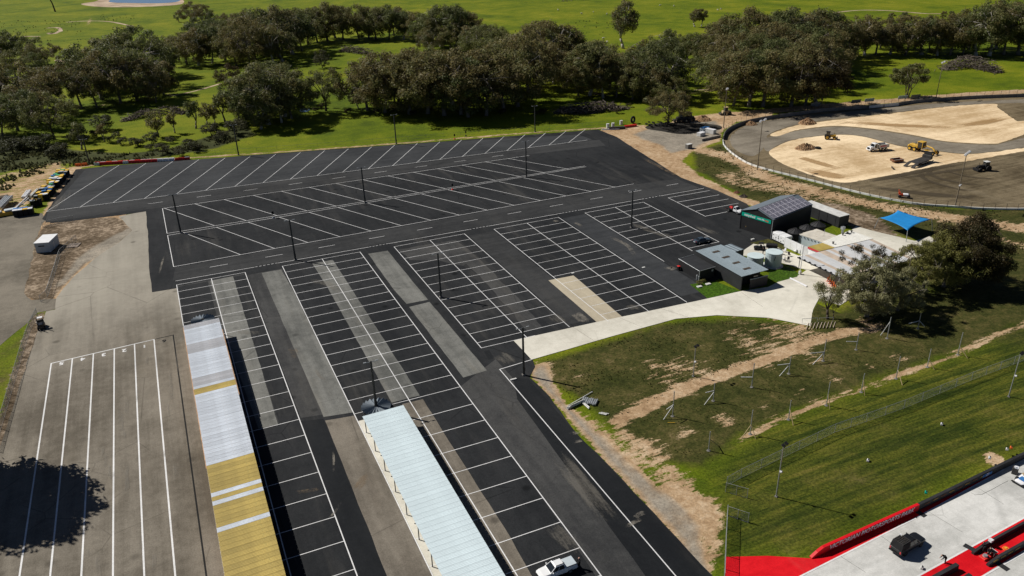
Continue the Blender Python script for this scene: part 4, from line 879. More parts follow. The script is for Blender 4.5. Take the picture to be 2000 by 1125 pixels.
# sheep dots in the paddock
mb = MB(); mb.ell((0, 0, .62), (.33, .62, .34), 1); mb.ell((0, .72, .82), (.14, .22, .16), 1)
for a_ in (-.17, .17):
    for b_ in (-.36, .36): mb.tube((a_, b_, 0), (a_, b_, .45), .05, .06, 5)
shp = mb.build('sheep', 'wool'); k = 0
for px, py in sorted(((1090, 21), (1136, 28), (1159, 25), (1185, 29), (1201, 27), (1289, 12), (1316, 13), (1402, 21), (1408, 19), (1178, 77), (1186, 84), (1227, 109))):
    o = shp if k == 0 else shp.copy()
    if k: COL.objects.link(o)
    o.location = g(px, py); o.rotation_euler = (0, 0, k * 1.3); o.scale = (1.5, 1.5, 1.5); tag(o, 'sheep grazing in the green paddock at top centre, ' + ordw(k, 12), 'sheep', 'sheep in the far paddock'); k += 1

# rough grass: standing tufts on the unmown slope, the bank and the verges
def tufts(name, polys, dens, hgt, mat, label, seed):
    rg = np.random.default_rng(seed); V = []
    for pl in polys:
        P = np.array(pl); lo, hi = P.min(0), P.max(0); n = int((hi - lo).prod() * dens); q = rg.uniform(lo, hi, (n, 2)); q = q[inside(q, pl)]
        fld = np.sin(q[:, 0] * .35 + 2 * np.sin(q[:, 1] * .21)) + np.sin(q[:, 1] * .43 + 1.7 * np.sin(q[:, 0] * .17)) + rg.normal(0, .8, len(q)); q = q[fld > .1]
        for j in range(3):
            az = rg.uniform(0, 6.28, len(q)); s = hgt * rg.uniform(.5, 1.3, len(q)); w_ = s * .55; ln = rg.uniform(-.5, .5, (len(q), 2)) * s[:, None]
            a = np.stack([q[:, 0] - np.cos(az) * w_, q[:, 1] - np.sin(az) * w_, np.zeros(len(q))], 1); b = np.stack([q[:, 0] + np.cos(az) * w_, q[:, 1] + np.sin(az) * w_, np.zeros(len(q))], 1)
            c = np.stack([q[:, 0] + ln[:, 0], q[:, 1] + ln[:, 1], s], 1); V.append(np.stack([a, b, c], 1).reshape(-1, 3))
    V = np.concatenate(V); o = link(name, mesh_np(name, V, np.arange(len(V)).reshape(-1, 3)), mat); return tag(o, label, None, None, 'stuff')
tufts('rough_grass', [P2((1045, 708), (1200, 660), (1330, 624), (1500, 624), (1590, 642), (1640, 648), (1450, 712), (1300, 772), (1200, 818), (1120, 790))], 1.6, .20, 'leaf_tuft', 'rough olive grass on the slope below the driveway', 1)
tufts('rough_grass', [P2((1220, 830), (1400, 750), (1700, 650), (1860, 690), (1700, 748), (1480, 832), (1390, 900), (1330, 890))], 1.2, .16, 'leaf_tuft', 'thin grass among the post frames', 2)
tufts('rough_grass', [P2((1352, 300), (1412, 284), (1500, 336), (1700, 386), (1860, 408), (2000, 412), (2000, 500), (1800, 440), (1600, 398), (1500, 392), (1370, 335))], .7, .32, 'leaf_tuft', 'dry grass on the speedway bank', 3)
tufts('rough_grass', [P2((0, 280), (150, 300), (300, 300), (440, 262), (470, 275), (300, 312), (140, 326), (60, 345), (0, 380))], 1.1, .8, 'leaf_scrub', 'dark reeds along the creek at left', 4)
tufts('tussocks', [P2((60, 78), (200, 76), (200, 84), (60, 86)), P2((100, 92), (230, 88), (230, 100), (110, 104)), P2((195, 28), (262, 30), (262, 44), (195, 40)), P2((0, 40), (160, 40), (160, 66), (0, 66)), P2((1120, 42), (1200, 40), (1200, 70), (1120, 66))], .03, .75, 'leaf_scrub', 'dark tussocks scattered over the far paddock', 6)
# ================================================================== long carport roofs
def roof_sheet_mesh(w_, ln, rib=.035, n=4, th=.012):
    """ribbed steel sheet, w_ wide in y, ln long in x"""
    pr = []
    for i in range(n):
        y = w_ * (i + .5) / n; q = w_ / n
        pr += [(y - q * .5, 0), (y - q * .16, 0), (y - q * .08, rib), (y + q * .08, rib), (y + q * .16, 0)]
    pr.append((w_, 0)); mb = MB()
    mb.loft([[(x, y, z) for y, z in pr] + [(x, y, z - th) for y, z in pr[::-1]] for x in (0, ln)])
    return mb.mesh('roof_sheet')
def row_y(px, py, z): return g(px, py, z)[1]
# yellow and white roofed carport
ZA, ya0, ya1 = 3.55, 58.0, 160.2
shA = thing('carport', 'long carport with worn white and yellow roof sheets beside the staging lanes', 'shed', (0, 110, 0))
sm = roof_sheet_mesh(.94, 7.05, .02)
for m_ in ('roof_white',): sm.materials.append(MATS[m_])
yb = [row_y(*p, ZA) for p in ((362, 655), (368, 683), (373, 695), (383, 738), (387, 754), (388, 757), (379, 771), (400, 911), (408, 964), (410, 972), (412, 978), (414, 986), (421, 1032), (423, 1041))]
def colA(y):
    k = yb
    if y > 158.6: return 'roof_skylight'
    if row_y(366, 672, ZA) > y > row_y(369, 690, ZA): return 'roof_skylight'
    if row_y(376, 738, ZA) > y > row_y(379, 755, ZA): return 'roof_skylight'
    if row_y(379, 758, ZA) > y > row_y(381, 771, ZA): return 'roof_yellow'
    if y > row_y(401, 911, ZA): return 'roof_white'
    if row_y(409, 965, ZA) > y > row_y(411, 972, ZA) or row_y(412, 979, ZA) > y > row_y(414, 986, ZA) or row_y(420, 1032, ZA) > y > row_y(422, 1041, ZA): return 'roof_white'
    return 'roof_yellow'
y = ya1 - .99; i = 0
while y > ya0:
    o = link('roof_sheet', sm, None, shA); o.location = (-3.7, y - 110, ZA - .1 + random.uniform(-.006, .006)); o.rotation_euler = (R(.9), R(-1.6), random.uniform(-.001, .001))
    o.material_slots[0].link = 'OBJECT'; o.material_slots[0].material = MATS[colA(y + .5)]
    y -= 1.0; i += 1
mb = MB()
for y in np.arange(ya0 + 1, ya1, 5.6): mb = MB(); mb.box((3.1, y - 110, 1.7), (.12, .12, 3.4)); mb.build('post', 'galv', shA)
for y in np.arange(ya0 + 1, ya1, 5.6): mb = MB(); mb.box((-3.3, y - 110, 1.65), (.12, .12, 3.3)); mb.build('post', 'galv', shA)
MB().box((3.1, (ya0 + ya1) / 2 - 110, 3.43), (.12, ya1 - ya0 - .6, .2)).build('beam', 'galv', shA)
MB().box((-3.45, (ya0 + ya1) / 2 - 110, 1.6), (.06, ya1 - ya0 - .6, 3.2)).build('back_wall', 'roof_rust', shA)
MB().box((3.42, 141 - 110, 3.62), (.10, 27, .16)).build('fascia', 'roof_rust', shA)
MB().box((-3.74, 134 - 110, 3.40), (.12, 51, .12)).build('gutter', 'roof_rust', shA)
MB().slab([(-3.62, ya0 - 110, ZA - .19), (3.25, ya0 - 110, ZA + .00), (3.25, ya1 - 110 - .1, ZA + .00), (-3.62, ya1 - 110 - .1, ZA - .19)], .02).build('sun_block_slab', 'roof_rust', shA)  # added slab: keeps sun from leaking through the gaps between roof sheets
# pale blue carport
ZB, yb0, yb1 = 3.3, 48.0, 112.0
shB = thing('carport', 'long carport with pale blue ribbed roof between the bays', 'shed', (24.6, 80, 0))
sm = roof_sheet_mesh(.965, 7.1, .016); sm.materials.append(MATS['roof_paleblue'])
y = yb1 - 1.0
while y > yb0:
    o = link('roof_sheet', sm, None, shB); o.location = (21.15 - 24.6, y - 80, ZB - .1 + random.uniform(-.003, .003)); o.rotation_euler = (R(.25), R(-1.2), 0); y -= 1.0
for y in np.arange(yb0 + 2, yb1, 5.6):
    for x in (-3.15, 3.2):
        mb = MB(); mb.box((x, y - 80, 1.6), (.12, .12, 3.1)); mb.box((x + (-.22 if x < 0 else .22), y - 80, 3.0), (.5, .1, .1), ry=.5 if x < 0 else -.5); mb.build('post', 'shed_charcoal', shB)
for x in (-3.2, 3.25): MB().box((x, (yb0 + yb1) / 2 - 80, 3.12), (.1, yb1 - yb0 - .4, .16)).build('beam', 'galv', shB)
MB().slab([(-3.4, yb0 - 80, ZB - .17), (3.5, yb0 - 80, ZB - .03), (3.5, yb1 - 80 - .1, ZB - .03), (-3.4, yb1 - 80 - .1, ZB - .17)], .02).build('sun_block_slab', 'cover_grey', shB)  # same added slab here, blocking sunlight at the sheet gaps
sheet('carport_slab', [(21.05, 45), (27.0, 45), (27.0, 115.6), (21.05, 115.6)], 0.066, 'concrete', CP, jit=0)
# pleated black collar discs at the pole feet by the carports
def pleat(label, c, r):
    mb = MB(); n = 40; V = []
    top = mb.bm.verts.new((0, 0, .62)); ring = [mb.bm.verts.new((r * math.cos(6.2832 * i / n), r * math.sin(6.2832 * i / n), .30 + (.42 if i % 2 else 0))) for i in range(n)]
    low = [mb.bm.verts.new((r * math.cos(6.2832 * i / n), r * math.sin(6.2832 * i / n), .22 + (.42 if i % 2 else 0))) for i in range(n)]
    bot = mb.bm.verts.new((0, 0, .50))
    for i in range(n):
        j = (i + 1) % n; mb.bm.faces.new((top, ring[i], ring[j])); mb.bm.faces.new((bot, low[j], low[i])); mb.bm.faces.new((ring[i], low[i], low[j], ring[j]))
    o = thing('pleated_disc', label, 'cover', c); mb.build('pleats', 'roof_slate', o); MB().tube((0, 0, 0), (0, 0, .75), .35, .3, 10).build('hub', 'matt_black', o)
pleat('black pleated disc round the pole foot at the pale blue carport', (*g2(735, 799), .08), 2.6)
pleat('black pleated disc lying at the end of the white and yellow carport', (*g2(397, 629), .08), 2.5)

# ================================================================== buildings
def oriented(loc, rz, name, label, cat='building'): return thing(name, label, cat, loc, rz)
# dark gable shed with a green sign
ang = R(14); sh = oriented((138.8, 149.0, .06), ang, 'gable_shed', 'black gable shed with a green banner and solar panels on the roof')
D_, W_, E_, RG = 17.4, 9.8, 5.15, 6.75
mb = MB(); mb.prism([(0, 0), (D_, 0), (D_, W_), (0, W_)], 0, E_)
prof = [(0, E_), (W_, E_), (W_ / 2, RG - .08)]
for x0, x1 in ((0, .12), (D_ - .12, D_)):
    mb.loft([[(x0, y_, z_ + .002) for y_, z_ in prof], [(x1, y_, z_ + .002) for y_, z_ in prof]])
mb.build('walls', 'shed_black', sh)
for nm, y0, y1 in (('roof', -.18, W_ / 2), ('roof', W_ + .18, W_ / 2)):
    e = E_ + (-.06); mb = MB(); mb.slab([(-.2, y0, e), (D_ + .2, y0, e), (D_ + .2, y1, RG), (-.2, y1, RG)] if y0 < 1 else [(-.2, y1, RG), (D_ + .2, y1, RG), (D_ + .2, y0, e), (-.2, y0, e)], .07)
    rf = mb.build(nm, 'roof_slate', sh)
    if y0 < 1: RF = rf
mb = MB(); mb.tube((-.25, W_ / 2, RG + .07), (D_ + .25, W_ / 2, RG + .07), .11, n=6); mb.build('ridge_cap', 'shed_charcoal', sh)
sl_a = math.atan2(RG - E_ + .06, W_ / 2 + .18)
pm = MB(); pm.box((0, 0, 0), (1.72, 1.60, .035)); pmf = pm.mesh('solar_panel'); pmf.materials.append(MATS['solar'])
fr = MB()
for s_ in (-1, 1): fr.box((s_ * .85, 0, .022), (.05, 1.62, .03)); fr.box((0, s_ * .79, .022), (1.66, .05, .03))
for k in range(-3, 4): fr.box((k * .24, 0, .021), (.05, 1.55, .012))
frm = fr.mesh('frame'); frm.materials.append(MATS['solar_frame'])
for ix in range(9):
    for iy in range(3):
        if ix == 8 and iy == 2: continue
        yy = .25 + iy * 1.64; o = link('solar_panel', pmf, None, RF); o.location = (1.25 + ix * 1.83, yy * math.cos(sl_a) + .55, E_ + .22 + (yy + .6) * math.sin(sl_a)); o.rotation_euler = (sl_a, 0, 0)
for o_ in [c for c in RF.children]:
    f_ = link('frame', frm, None, sh); f_.location = o_.location; f_.rotation_euler = o_.rotation_euler
for y_, x_ in ((0, -.03), (W_, -.03), (0, D_ + .03), (W_, D_ + .03)): MB().box((x_, y_, E_ / 2), (.14, .14, E_ - .02)).build('downpipe', 'galv' if y_ == 0 else 'shed_charcoal', sh)
bn = MB().box((-.06, W_ / 2 + .1, 4.35), (.06, W_ - .75, 1.0)).build('banner', 'sign_green', sh)
MT = Matrix(((0, 0, -1, -.10), (-1, 0, 0, 0), (0, 1, 0, 0), (0, 0, 0, 1)))
def sign(txt, y_, z_, size, mt, par, x_=-.10):
    o = link('lettering', text_mesh(txt, size, bold=.018), mt, par); o.matrix_local = Matrix(((0, 0, -1, x_), (-1, 0, 0, y_), (0, 1, 0, z_), (0, 0, 0, 1)))
sign('easyshed', 7.0, 4.36, .95, 'letter_white', bn); sign('make life', 3.55, 4.36, .60, 'letter_white', bn); sign('easy', 1.75, 4.36, .66, 'letter_orange', bn)
# long dark transportable behind it
p0, p1 = np.array(g2(1637, 445)), np.array(g2(1651.5, 437)); q0 = np.array(g2(1563.5, 396, 3.05)); q1 = np.array(g2(1637.5, 423.5, 3.05))
dv = (q0 - q1); L_ = np.linalg.norm(dv); rz = math.atan2(-dv[0], dv[1])
lt = oriented((*p0, .03), rz, 'site_building', 'long dark flat-roofed site building with a dirty white roof')
MB().prism([(0, 0), (3.6, 0), (3.6, L_), (0, L_)], 0, 3.0).build('walls', 'shed_charcoal', lt)
MB().prism([(-.08, -.08), (3.68, -.08), (3.68, L_ + .08), (-.08, L_ + .08)], 3.003, 3.12).build('roof', 'white_dirty', lt)
for k in range(5): MB().box((-.02, 1.2 + k * (L_ - 2) / 4, 1.5), (.05, .08, 2.98)).build('cladding_joint', 'matt_black', lt)
# toilet block
tb = thing('toilet_block', 'charcoal toilet block with blue-grey skillion roof and four skylights', 'building', (111.6, 127.4, .06))
mb = MB(); mb.prism([(.1, 2.2), (7.2, 2.2), (7.2, 16.7), (.1, 16.7)], 0, 3.35); mb.build('walls', 'shed_charcoal', tb)
mb = MB(); mb.prism([(.1, .05), (.35, .05), (.35, 2.198), (.1, 2.198)], 0, 3.3); mb.build('wing_wall', 'shed_charcoal', tb)
MB().prism([(2.3, -.35), (7.25, -.35), (7.25, -.2), (2.3, -.2)], 0, 2.35).build('screen_wall', 'shed_charcoal', tb)
MB().prism([(2.27, -.38), (7.28, -.38), (7.28, -.17), (2.27, -.17)], 2.352, 2.45).build('screen_cap', 'roof_bluegrey', tb)
MB().slab([(-.05, -.1, 3.42), (7.35, -.1, 3.62), (7.35, 16.95, 3.62), (-.05, 16.95, 3.42)], .08).build('fascia', 'matt_black', tb)
mb = roof_sheet_mesh(.94, 7.5, .03, 3); mb.materials.append(MATS['roof_bluegrey'])
for k in range(18):
    o = link('roof_sheet', mb, None, tb); o.location = (-.1, -.12 + k * .95, 3.525); o.rotation_euler = (0, -math.atan2(.2, 7.4), 0)
for k in range(4): MB().box((3.6, 2.7 + k * 3.75, 3.68), (1.9, .8, .06), ry=-math.atan2(.2, 7.4)).build('skylight', 'bark_dark', tb)
MB().box((4.0, -.02, 2.75), (1.2, .05, .35)).build('window', 'glass_dark', tb)
MB().box((1.4, 2.17, 1.1), (1.0, .05, 2.1)).build('door', 'matt_black', tb)
ta = thing('toilet_annex', 'low black annex with dark slate roof left of the toilet block', 'building', (106.6, 135.9, .06))
MB().prism([(0, 0), (4.2, 0), (4.2, 8.0), (0, 8.0)], 0, 2.45).build('walls', 'shed_black', ta)
MB().slab([(-.1, -.1, 2.46), (4.3, -.1, 2.70), (4.3, 8.1, 2.70), (-.1, 8.1, 2.46)], .06).build('roof', 'shed_charcoal', ta)
for a_, b_ in (((-.12, -.12, 2.55), (4.3, -.12, 2.8)), ((-.12, 8.12, 2.55), (4.3, 8.12, 2.8)), ((-.12, -.12, 2.55), (-.12, 8.12, 2.55))): MB().tube(a_, b_, .06, n=5).build('flashing', 'galv', ta)
MB().box((-.02, -.02, 1.2), (.12, .12, 2.4)).build('downpipe', 'galv', ta); MB().box((3.6, -.03, 2.0), (.4, .06, .5)).build('meter_box', 'white_dirty', ta)
tk = thing('tank_room', 'small black room with ribbed slate roof behind the toilet block', 'building', (*g2(1429, 497), .06))
_a = np.array(g2(1429, 493.5, 2.7)); _b = np.array(g2(1404, 482.5, 2.7)); _c = np.array(g2(1453, 486.5, 2.7)); o_ = np.array(g2(1429, 497))
rr = [tuple(_a - o_), tuple(_c - o_), tuple(_c + _b - _a - o_), tuple(_b - o_)]
MB().prism(rr, 0, 2.55).build('walls', 'shed_black', tk)
for k in range(8):
    f0, f1 = k / 8, (k + .93) / 8; A_ = np.array(rr[0]); u_ = np.array(rr[3]) - A_; v_ = np.array(rr[1]) - A_
    P = [A_ + v_ * f0 * 1.0, A_ + v_ * f1, A_ + v_ * f1 + u_, A_ + v_ * f0 + u_]
    MB().slab([(*p, 2.56) for p in P], .06).build('roof_sheet', 'roof_slate' if k % 2 else 'roof_bluegrey', tk)
# canteen and its long patchwork roof
def block(name, label, roof_px, z, wall, roof, th=.14, over=.12):
    P = [np.array(g2(*p, z)) for p in roof_px]; c = sum(P) / len(P)
    o = thing(name, label, 'building', (c[0], c[1], .05)); Q = [p - c for p in P]
    MB().prism([tuple(q * .985) for q in Q], 0, z - th).build('walls', wall, o)
    MB().prism([tuple(q * 1.004) for q in Q], z - th + .003, z).build('roof', roof, o); return o, Q
cb, Q = block('cool_room', 'cream flat-roofed cool room with small holes along its blue-grey front', [(1559.8, 457.2), (1595, 447.4), (1641, 463), (1605.4, 472.8)], 2.6, 'panel_bluegrey', 'roof_cream')
for k in range(6):
    p = Q[0].astype(float) * .99 + (Q[3] - Q[0]) * (k + .7) / 6.6; n_ = (Q[0] - Q[1]) / np.linalg.norm(Q[0] - Q[1]); p = p + n_ * .05
    MB().box((p[0], p[1], 2.15), (.25, .25, .18)).build('vent_hole', 'matt_black', cb)
wr, Q = block('canteen', 'white canteen with off-white ribbed flat roof and small roof vents', [(1605.2, 473.2), (1660, 450), (1705.6, 466.2), (1631.4, 483.4)], 2.8, 'white_paint', 'roof_offwhite')
for k in range(1, 16):
    a_ = Q[0] + (Q[1] - Q[0]) * k / 16; b_ = Q[3] + (Q[2] - Q[3]) * k / 16; MB().tube((*a_, 2.81), (*b_, 2.81), .04, n=4).build('roof_rib', 'roof_offwhite', wr)
for k, (px, py) in enumerate(((1646, 459), (1655, 456.5), (1663, 454), (1627, 476))):
    a_ = np.array(g2(px, py, 2.9)) - np.array(wr.location[:2]); MB().tube((*a_, 2.8), (*a_, 3.25), .16, n=8).box((a_[0], a_[1], 3.3), (.5, .4, .12)).build('roof_vent', 'steel_dark', wr)
a_ = np.array(g2(1645, 455, 2.8)) - np.array(wr.location[:2]); mb = MB().tube((*a_, 2.8), (*a_, 3.9), .28, n=8).box((a_[0], a_[1], 4.1), (.9, .7, .7)); mb.build('exhaust_fan', 'galv', wr)
kb, Q = block('servery', 'servery with mustard yellow roof and red fascia beside the canteen', [(1578.4, 481.8), (1608.5, 474.1), (1630.8, 483.7), (1600.6, 490.8)], 2.7, 'white_paint', 'roof_yellow')
a_, b_ = Q[0], Q[3]; n_ = (Q[0] - Q[1]) / np.linalg.norm(Q[0] - Q[1]); mb = MB(); mb.slab([(*(a_ + n_ * .06), 2.2), (*(b_ + n_ * .06), 2.2), (*(b_ + n_ * .06), 2.66), (*(a_ + n_ * .06), 2.66)], .05); mb.build('fascia', 'brick_red', kb)
# patchwork roof
Z3 = 2.95; C4 = [np.array(g2(*p, Z3)) for p in ((1557.5, 502), (1704, 467), (1786, 506), (1640, 541))]; c0 = sum(C4) / 4
pg = thing('grandstand_shed', 'wide open shed with patchwork roof of grey and tan sheets behind the gums', 'shed', (c0[0], c0[1], .05)); Q = [p - c0 for p in C4]
tl = np.linalg.norm(Q[1] - Q[0]); ns = int(tl / 1.05)
tanset = lambda f: .05 < f < .10 or .23 < f < .33 or .40 < f < .42 or .62 < f < .68 or .72 < f < .75 or f > .93
for k in range(ns):
    f0, f1 = k / ns, (k + .975) / ns; P = [Q[0] + (Q[1] - Q[0]) * f0, Q[0] + (Q[1] - Q[0]) * f1, Q[3] + (Q[2] - Q[3]) * f1, Q[3] + (Q[2] - Q[3]) * f0]
    MB().slab([(*p, Z3 - .05 + (.012 if k % 2 else 0)) for p in P[::-1]], -.04).build('roof_sheet', 'roof_tan' if tanset(f0) else 'roof_grey', pg)
for f in np.linspace(.02, .98, 7):
    for e in (.03, .97):
        p = Q[0] * (1 - f) * (1 - e) + Q[1] * f * (1 - e) + Q[3] * (1 - f) * e + Q[2] * f * e; MB().box((p[0], p[1], 1.4), (.14, .14, 2.8)).build('post', 'galv', pg)
mb = MB(); mb.tube((*Q[0], 2.8), (*Q[3], 2.8), .12, n=6); mb.build('gutter', 'matt_black', pg)
for k in range(8):
    p = Q[0] + (Q[3] - Q[0]) * (k + .4) / 8; MB().box((p[0], p[1], 2.98), (.35, .3, .28)).build('bracket', 'matt_black', pg)
mb = MB(); a_, b_ = Q[2] * .96, Q[1] * .96; mb.slab([(*a_, 0), (*b_, 0), (*b_, 2.7), (*a_, 2.7)], .1); mb.build('back_wall', 'shed_charcoal', pg)
# white screens and cool boxes in front of the tanks
def wall_run(name, label, pA, pB, h, th, mat, cat='wall', z0=.08, post=None):
    a, b = np.array(g2(*pA)), np.array(g2(*pB)); d = b - a; L = np.linalg.norm(d); o = thing(name, label, cat, (a[0], a[1], z0), math.atan2(d[1], d[0]))
    n = max(1, int(round(L / 2.4)))
    for k in range(n): MB().box(((k + .5) * L / n, 0, h / 2), (L / n - .025, th, h)).build('panel', mat, o)
    if post:
        for k in range(n + 1): MB().box((k * L / n, 0, h * .53), (.1, .1, h * 1.06)).build('post', post, o)
    return o, L
wall_run('panel_wall', 'white panel wall in front of the black water tanks', (1531.5, 482), (1566, 498), 2.5, .08, 'white_paint', post='white_dirty')
wall_run('panel_wall', 'white panel wall in front of the yellow roofed servery', (1567, 499), (1597, 507), 2.5, .08, 'white_paint', post='white_dirty')
a, b = np.array(g2(1507, 469)), np.array(g2(1532, 481)); d = b - a; L = np.linalg.norm(d)
cr_ = thing('cool_boxes', 'pair of white portable cool boxes on a dark base beside the gable shed', 'container', (a[0], a[1], .06), math.atan2(d[1], d[0]))
for k in range(2): MB().box(((k + .5) * L / 2, 1.15, 1.35), (L / 2 - .06, 2.3, 1.9), bevel=.05).build('box', 'white_paint', cr_)
MB().box((L / 2, 1.15, .2), (L - .2, 2.1, .38)).build('base', 'matt_black', cr_)
for k in range(9): MB().box((.5 + (k % 5) * L / 5.2, -.02, .75 + .45 * (k % 3)), (.3 + .1 * (k % 2), .04, .14)).build('decal', 'cloth_black', cr_)
# tanks
def tank(label, px, py, r, h, mat, lid, cone=0.0):
    x, y, _ = g(px, py); o = thing('water_tank', label, 'tank', (x, y, .08)); n = 24
    mb = MB(); mb.tube((0, 0, 0), (0, 0, h), r, r, n, False)
    for k in range(1, 5): mb.tube((0, 0, h * k / 5 - .03), (0, 0, h * k / 5 + .03), r + .03, r + .03, n, False)
    mb.build('shell', mat, o)
    mb = MB(); mb.tube((0, 0, h), (0, 0, h + .06), r + .05, r + .05, n); mb.tube((0, 0, h + .061), (0, 0, h + .07 + cone), r * .99, .22 if cone else r * .9, n); mb.build('lid', lid, o)
    if cone:
        for k in range(10):
            an = 6.2832 * k / 10; MB().tube((r * math.cos(an), r * math.sin(an), h + .08), (.25 * math.cos(an), .25 * math.sin(an), h + .1 + cone), .06, .05, 4).build('lid_rib', mat, o)
    return o
t1 = tank('lower pale blue water tank beside the toilet block roof', 1473.4, 521.5, 1.95, 2.9, 'tank_blue', 'tank_lid')
t2 = tank('taller pale blue water tank on a white pad right of the toilet block', 1509, 519, 1.95, 3.55, 'tank_blue', 'tank_lid')
mb = MB(); mb.tube((0, 0, 0), (0, 0, .12), 2.4, 2.4, 20); mb.build('pad', 'white_dirty', t2); mb = MB(); mb.tube((-1.2, -1.62, 2.1), (-1.0, -1.72, 3.1), .08, n=5); mb.build('overflow_pipe', 'matt_black', t2)
tank('black ribbed water tank nearest the white panel wall', 1551, 471, 1.9, 2.5, 'matt_black', 'wall_black', .95)
tank('middle one of the three black ribbed water tanks', 1573.6, 464, 1.9, 2.5, 'matt_black', 'wall_black', .95)
tank('black ribbed water tank farthest back by the gable shed', 1595, 457.5, 1.9, 2.5, 'matt_black', 'wall_black', .95)
# blue shade sail
SA = [Vector(g(1718.75, 425.5, 3.0)), Vector(g(1753.75, 410.5, 3.9)), Vector(g(1818.75, 428.5, 3.2)), Vector(g(1772.5, 450.5, 2.8))]
ctr = sum(SA, Vector()) / 4; sv = thing('shade_sail', 'bright blue shade sail on four steel posts', 'canopy', (ctr.x, ctr.y, 0)); n = 12; V = []
for i in range(n + 1):
    for j in range(n + 1):
        s_, t_ = i / n, j / n; k1 = .10 * 4 * t_ * (1 - t_); k2 = .10 * 4 * s_ * (1 - s_); s2 = s_ + (0.5 - s_) * k1 * 1.6; t2_ = t_ + (0.5 - t_) * k2 * 1.6
        p = SA[0].lerp(SA[1], s2).lerp(SA[3].lerp(SA[2], s2), t2_); V.append((p.x - ctr.x, p.y - ctr.y, p.z - .12 * 16 * s_ * (1 - s_) * t_ * (1 - t_)))
F = [(i * (n + 1) + j, (i + 1) * (n + 1) + j, (i + 1) * (n + 1) + j + 1, i * (n + 1) + j + 1) for i in range(n) for j in range(n)]
o = link('fabric', mesh_np('fabric', V, F), 'sail_blue', sv); o.data.polygons.foreach_set('use_smooth', [True] * len(F)); so_ = o.modifiers.new('thick', 'SOLIDIFY'); so_.thickness = .03
for p in SA:
    d = (p - ctr); d.z = 0; d.normalize(); MB().tube((p.x - ctr.x + d.x * .9, p.y - ctr.y + d.y * .9, 0), (p.x - ctr.x + d.x * .15, p.y - ctr.y + d.y * .15, p.z + .15), .09, .08, 8).build('post', 'galv', sv)
# white kiosk by the gravel road
a = np.array(g2(72, 495)); b = np.array(g2(100, 493)); d = b - a; L = np.linalg.norm(d)
kk = thing('kiosk', 'white boxy ticket kiosk with flat roof beside the gravel road', 'kiosk', (a[0], a[1], 0), math.atan2(d[1], d[0]))
MB().prism([(0, 0), (L, 0), (L, 6.2), (0, 6.2)], .12, 2.75).build('walls', 'panel_bluegrey', kk); MB().box((L / 2, 2.6, .06), (L - .2, 5.0, .12)).build('skids', 'matt_black', kk)
MB().prism([(-.12, -.12), (L + .12, -.12), (L + .12, 6.32), (-.12, 6.32)], 2.753, 2.92).build('roof', 'white_paint', kk)
MB().box((L * .45, -.02, 1.95), (1.5, .06, .28)).build('window_slot', 'matt_black', kk); MB().box((L + .02, 2.6, 1.1), (.05, .9, 2.0)).build('door', 'white_dirty', kk)
for k in range(1, 5): MB().box((k * L / 5, -.015, 1.3), (.05, .03, 2.4)).build('cladding_rib', 'panel_bluegrey', kk)
MB().box((L / 2 + 6.1, 4.0, .12), (3.0, 3.0, .1)).build('pad', 'wood_grey', kk)
# ================================================================== poles, walls, fences
def base_top(b, t):
    x, y, _ = g(*b); return x, y, height_at(x, y, t[1])
def light_pole(label, b, t, arm=0.0, group='car park light poles'):
    x, y, h = base_top(b, t); o = thing('light_pole', label, 'light pole', (x, y, .05), arm, group)
    MB().tube((0, 0, 0), (0, 0, h), .25, .19, 8).build('pole', 'pole_dark', o)
    MB().box((0, 0, .14), (.62, .62, .28), bevel=.04).build('footing', 'wall_concrete', o); MB().box((.21, 0, 1.2), (.14, .24, .7)).build('control_box', 'matt_black', o)
    MB().tube((-1.25, 0, h - .12), (1.25, 0, h - .12), .05, n=6).build('crossarm', 'galv', o)
    for s_ in (-1, 1):
        l_ = MB().box((s_ * 1.05, 0, h - .03), (.50, .24, .08), bevel=.02).build('lamp_head', 'galv', o)
    return o
for lb, b, t in (('light pole at the left end of the angled lot between the two roads', (353, 455), (339.5, 380)), ('light pole in the middle of the angled lot', (713, 396), (706.5, 327)), ('light pole at the right end of the angled lot', (1028, 346), (1031, 276)),
                 ('light pole at the kerb line above the second bay', (577, 508), (565, 430)), ('light pole at the left edge of the third bay', (861, 581), (856, 495)), ('light pole inside the fifth bay near the dark sedan', (1233, 445), (1237, 372)),
                 ('light pole where the access road meets the concrete driveway', (1023, 733), (1024, 640)), ('light pole behind the pale blue carport, rising from the pleated disc', (735, 799), (725, 706)),
                 ('light pole on the far grass verge at centre', (774, 281), (769, 224)), ('light pole on the far grass verge left of centre', (466, 303), (456, 244)), ('light pole on the far grass verge near the long brush heap', (1045, 258), (1046, 207)), ('light pole between the red barriers and the creek scrub', (175, 321), (162, 272))):
    light_pole(lb, b, t)
def flood_pole(label, b, t, n=3, arms=1, mat='pole_timber', rz=0.0, r=.17, lat=False):
    x, y, h = base_top(b, t); o = thing('floodlight_pole', label, 'light pole', (x, y, 0), rz, 'floodlight poles')
    MB().tube((0, 0, 0), (0, 0, h), r, r * .6, 8).build('pole', mat, o)
    MB().tube((-1.5, 0, h - .1), (1.5, 0, h - .1), .06, n=6).build('crossarm', 'galv', o)
    for k in range(n):
        xx = (k - (n - 1) / 2) * (2.8 / max(1, n - 1)) if n > 1 else 0
        l_ = MB().box((xx, -.2, h + .12), (1.05, .6, .75), rx=.5, bevel=.08).build('floodlight', 'white_plastic', o)
    if arms > 1:
        for k in range(2): MB().box(((k * 2 - 1) * .35, -.15, h * .42), (.5, .4, .4), bevel=.05).build('floodlight', 'white_plastic', o)
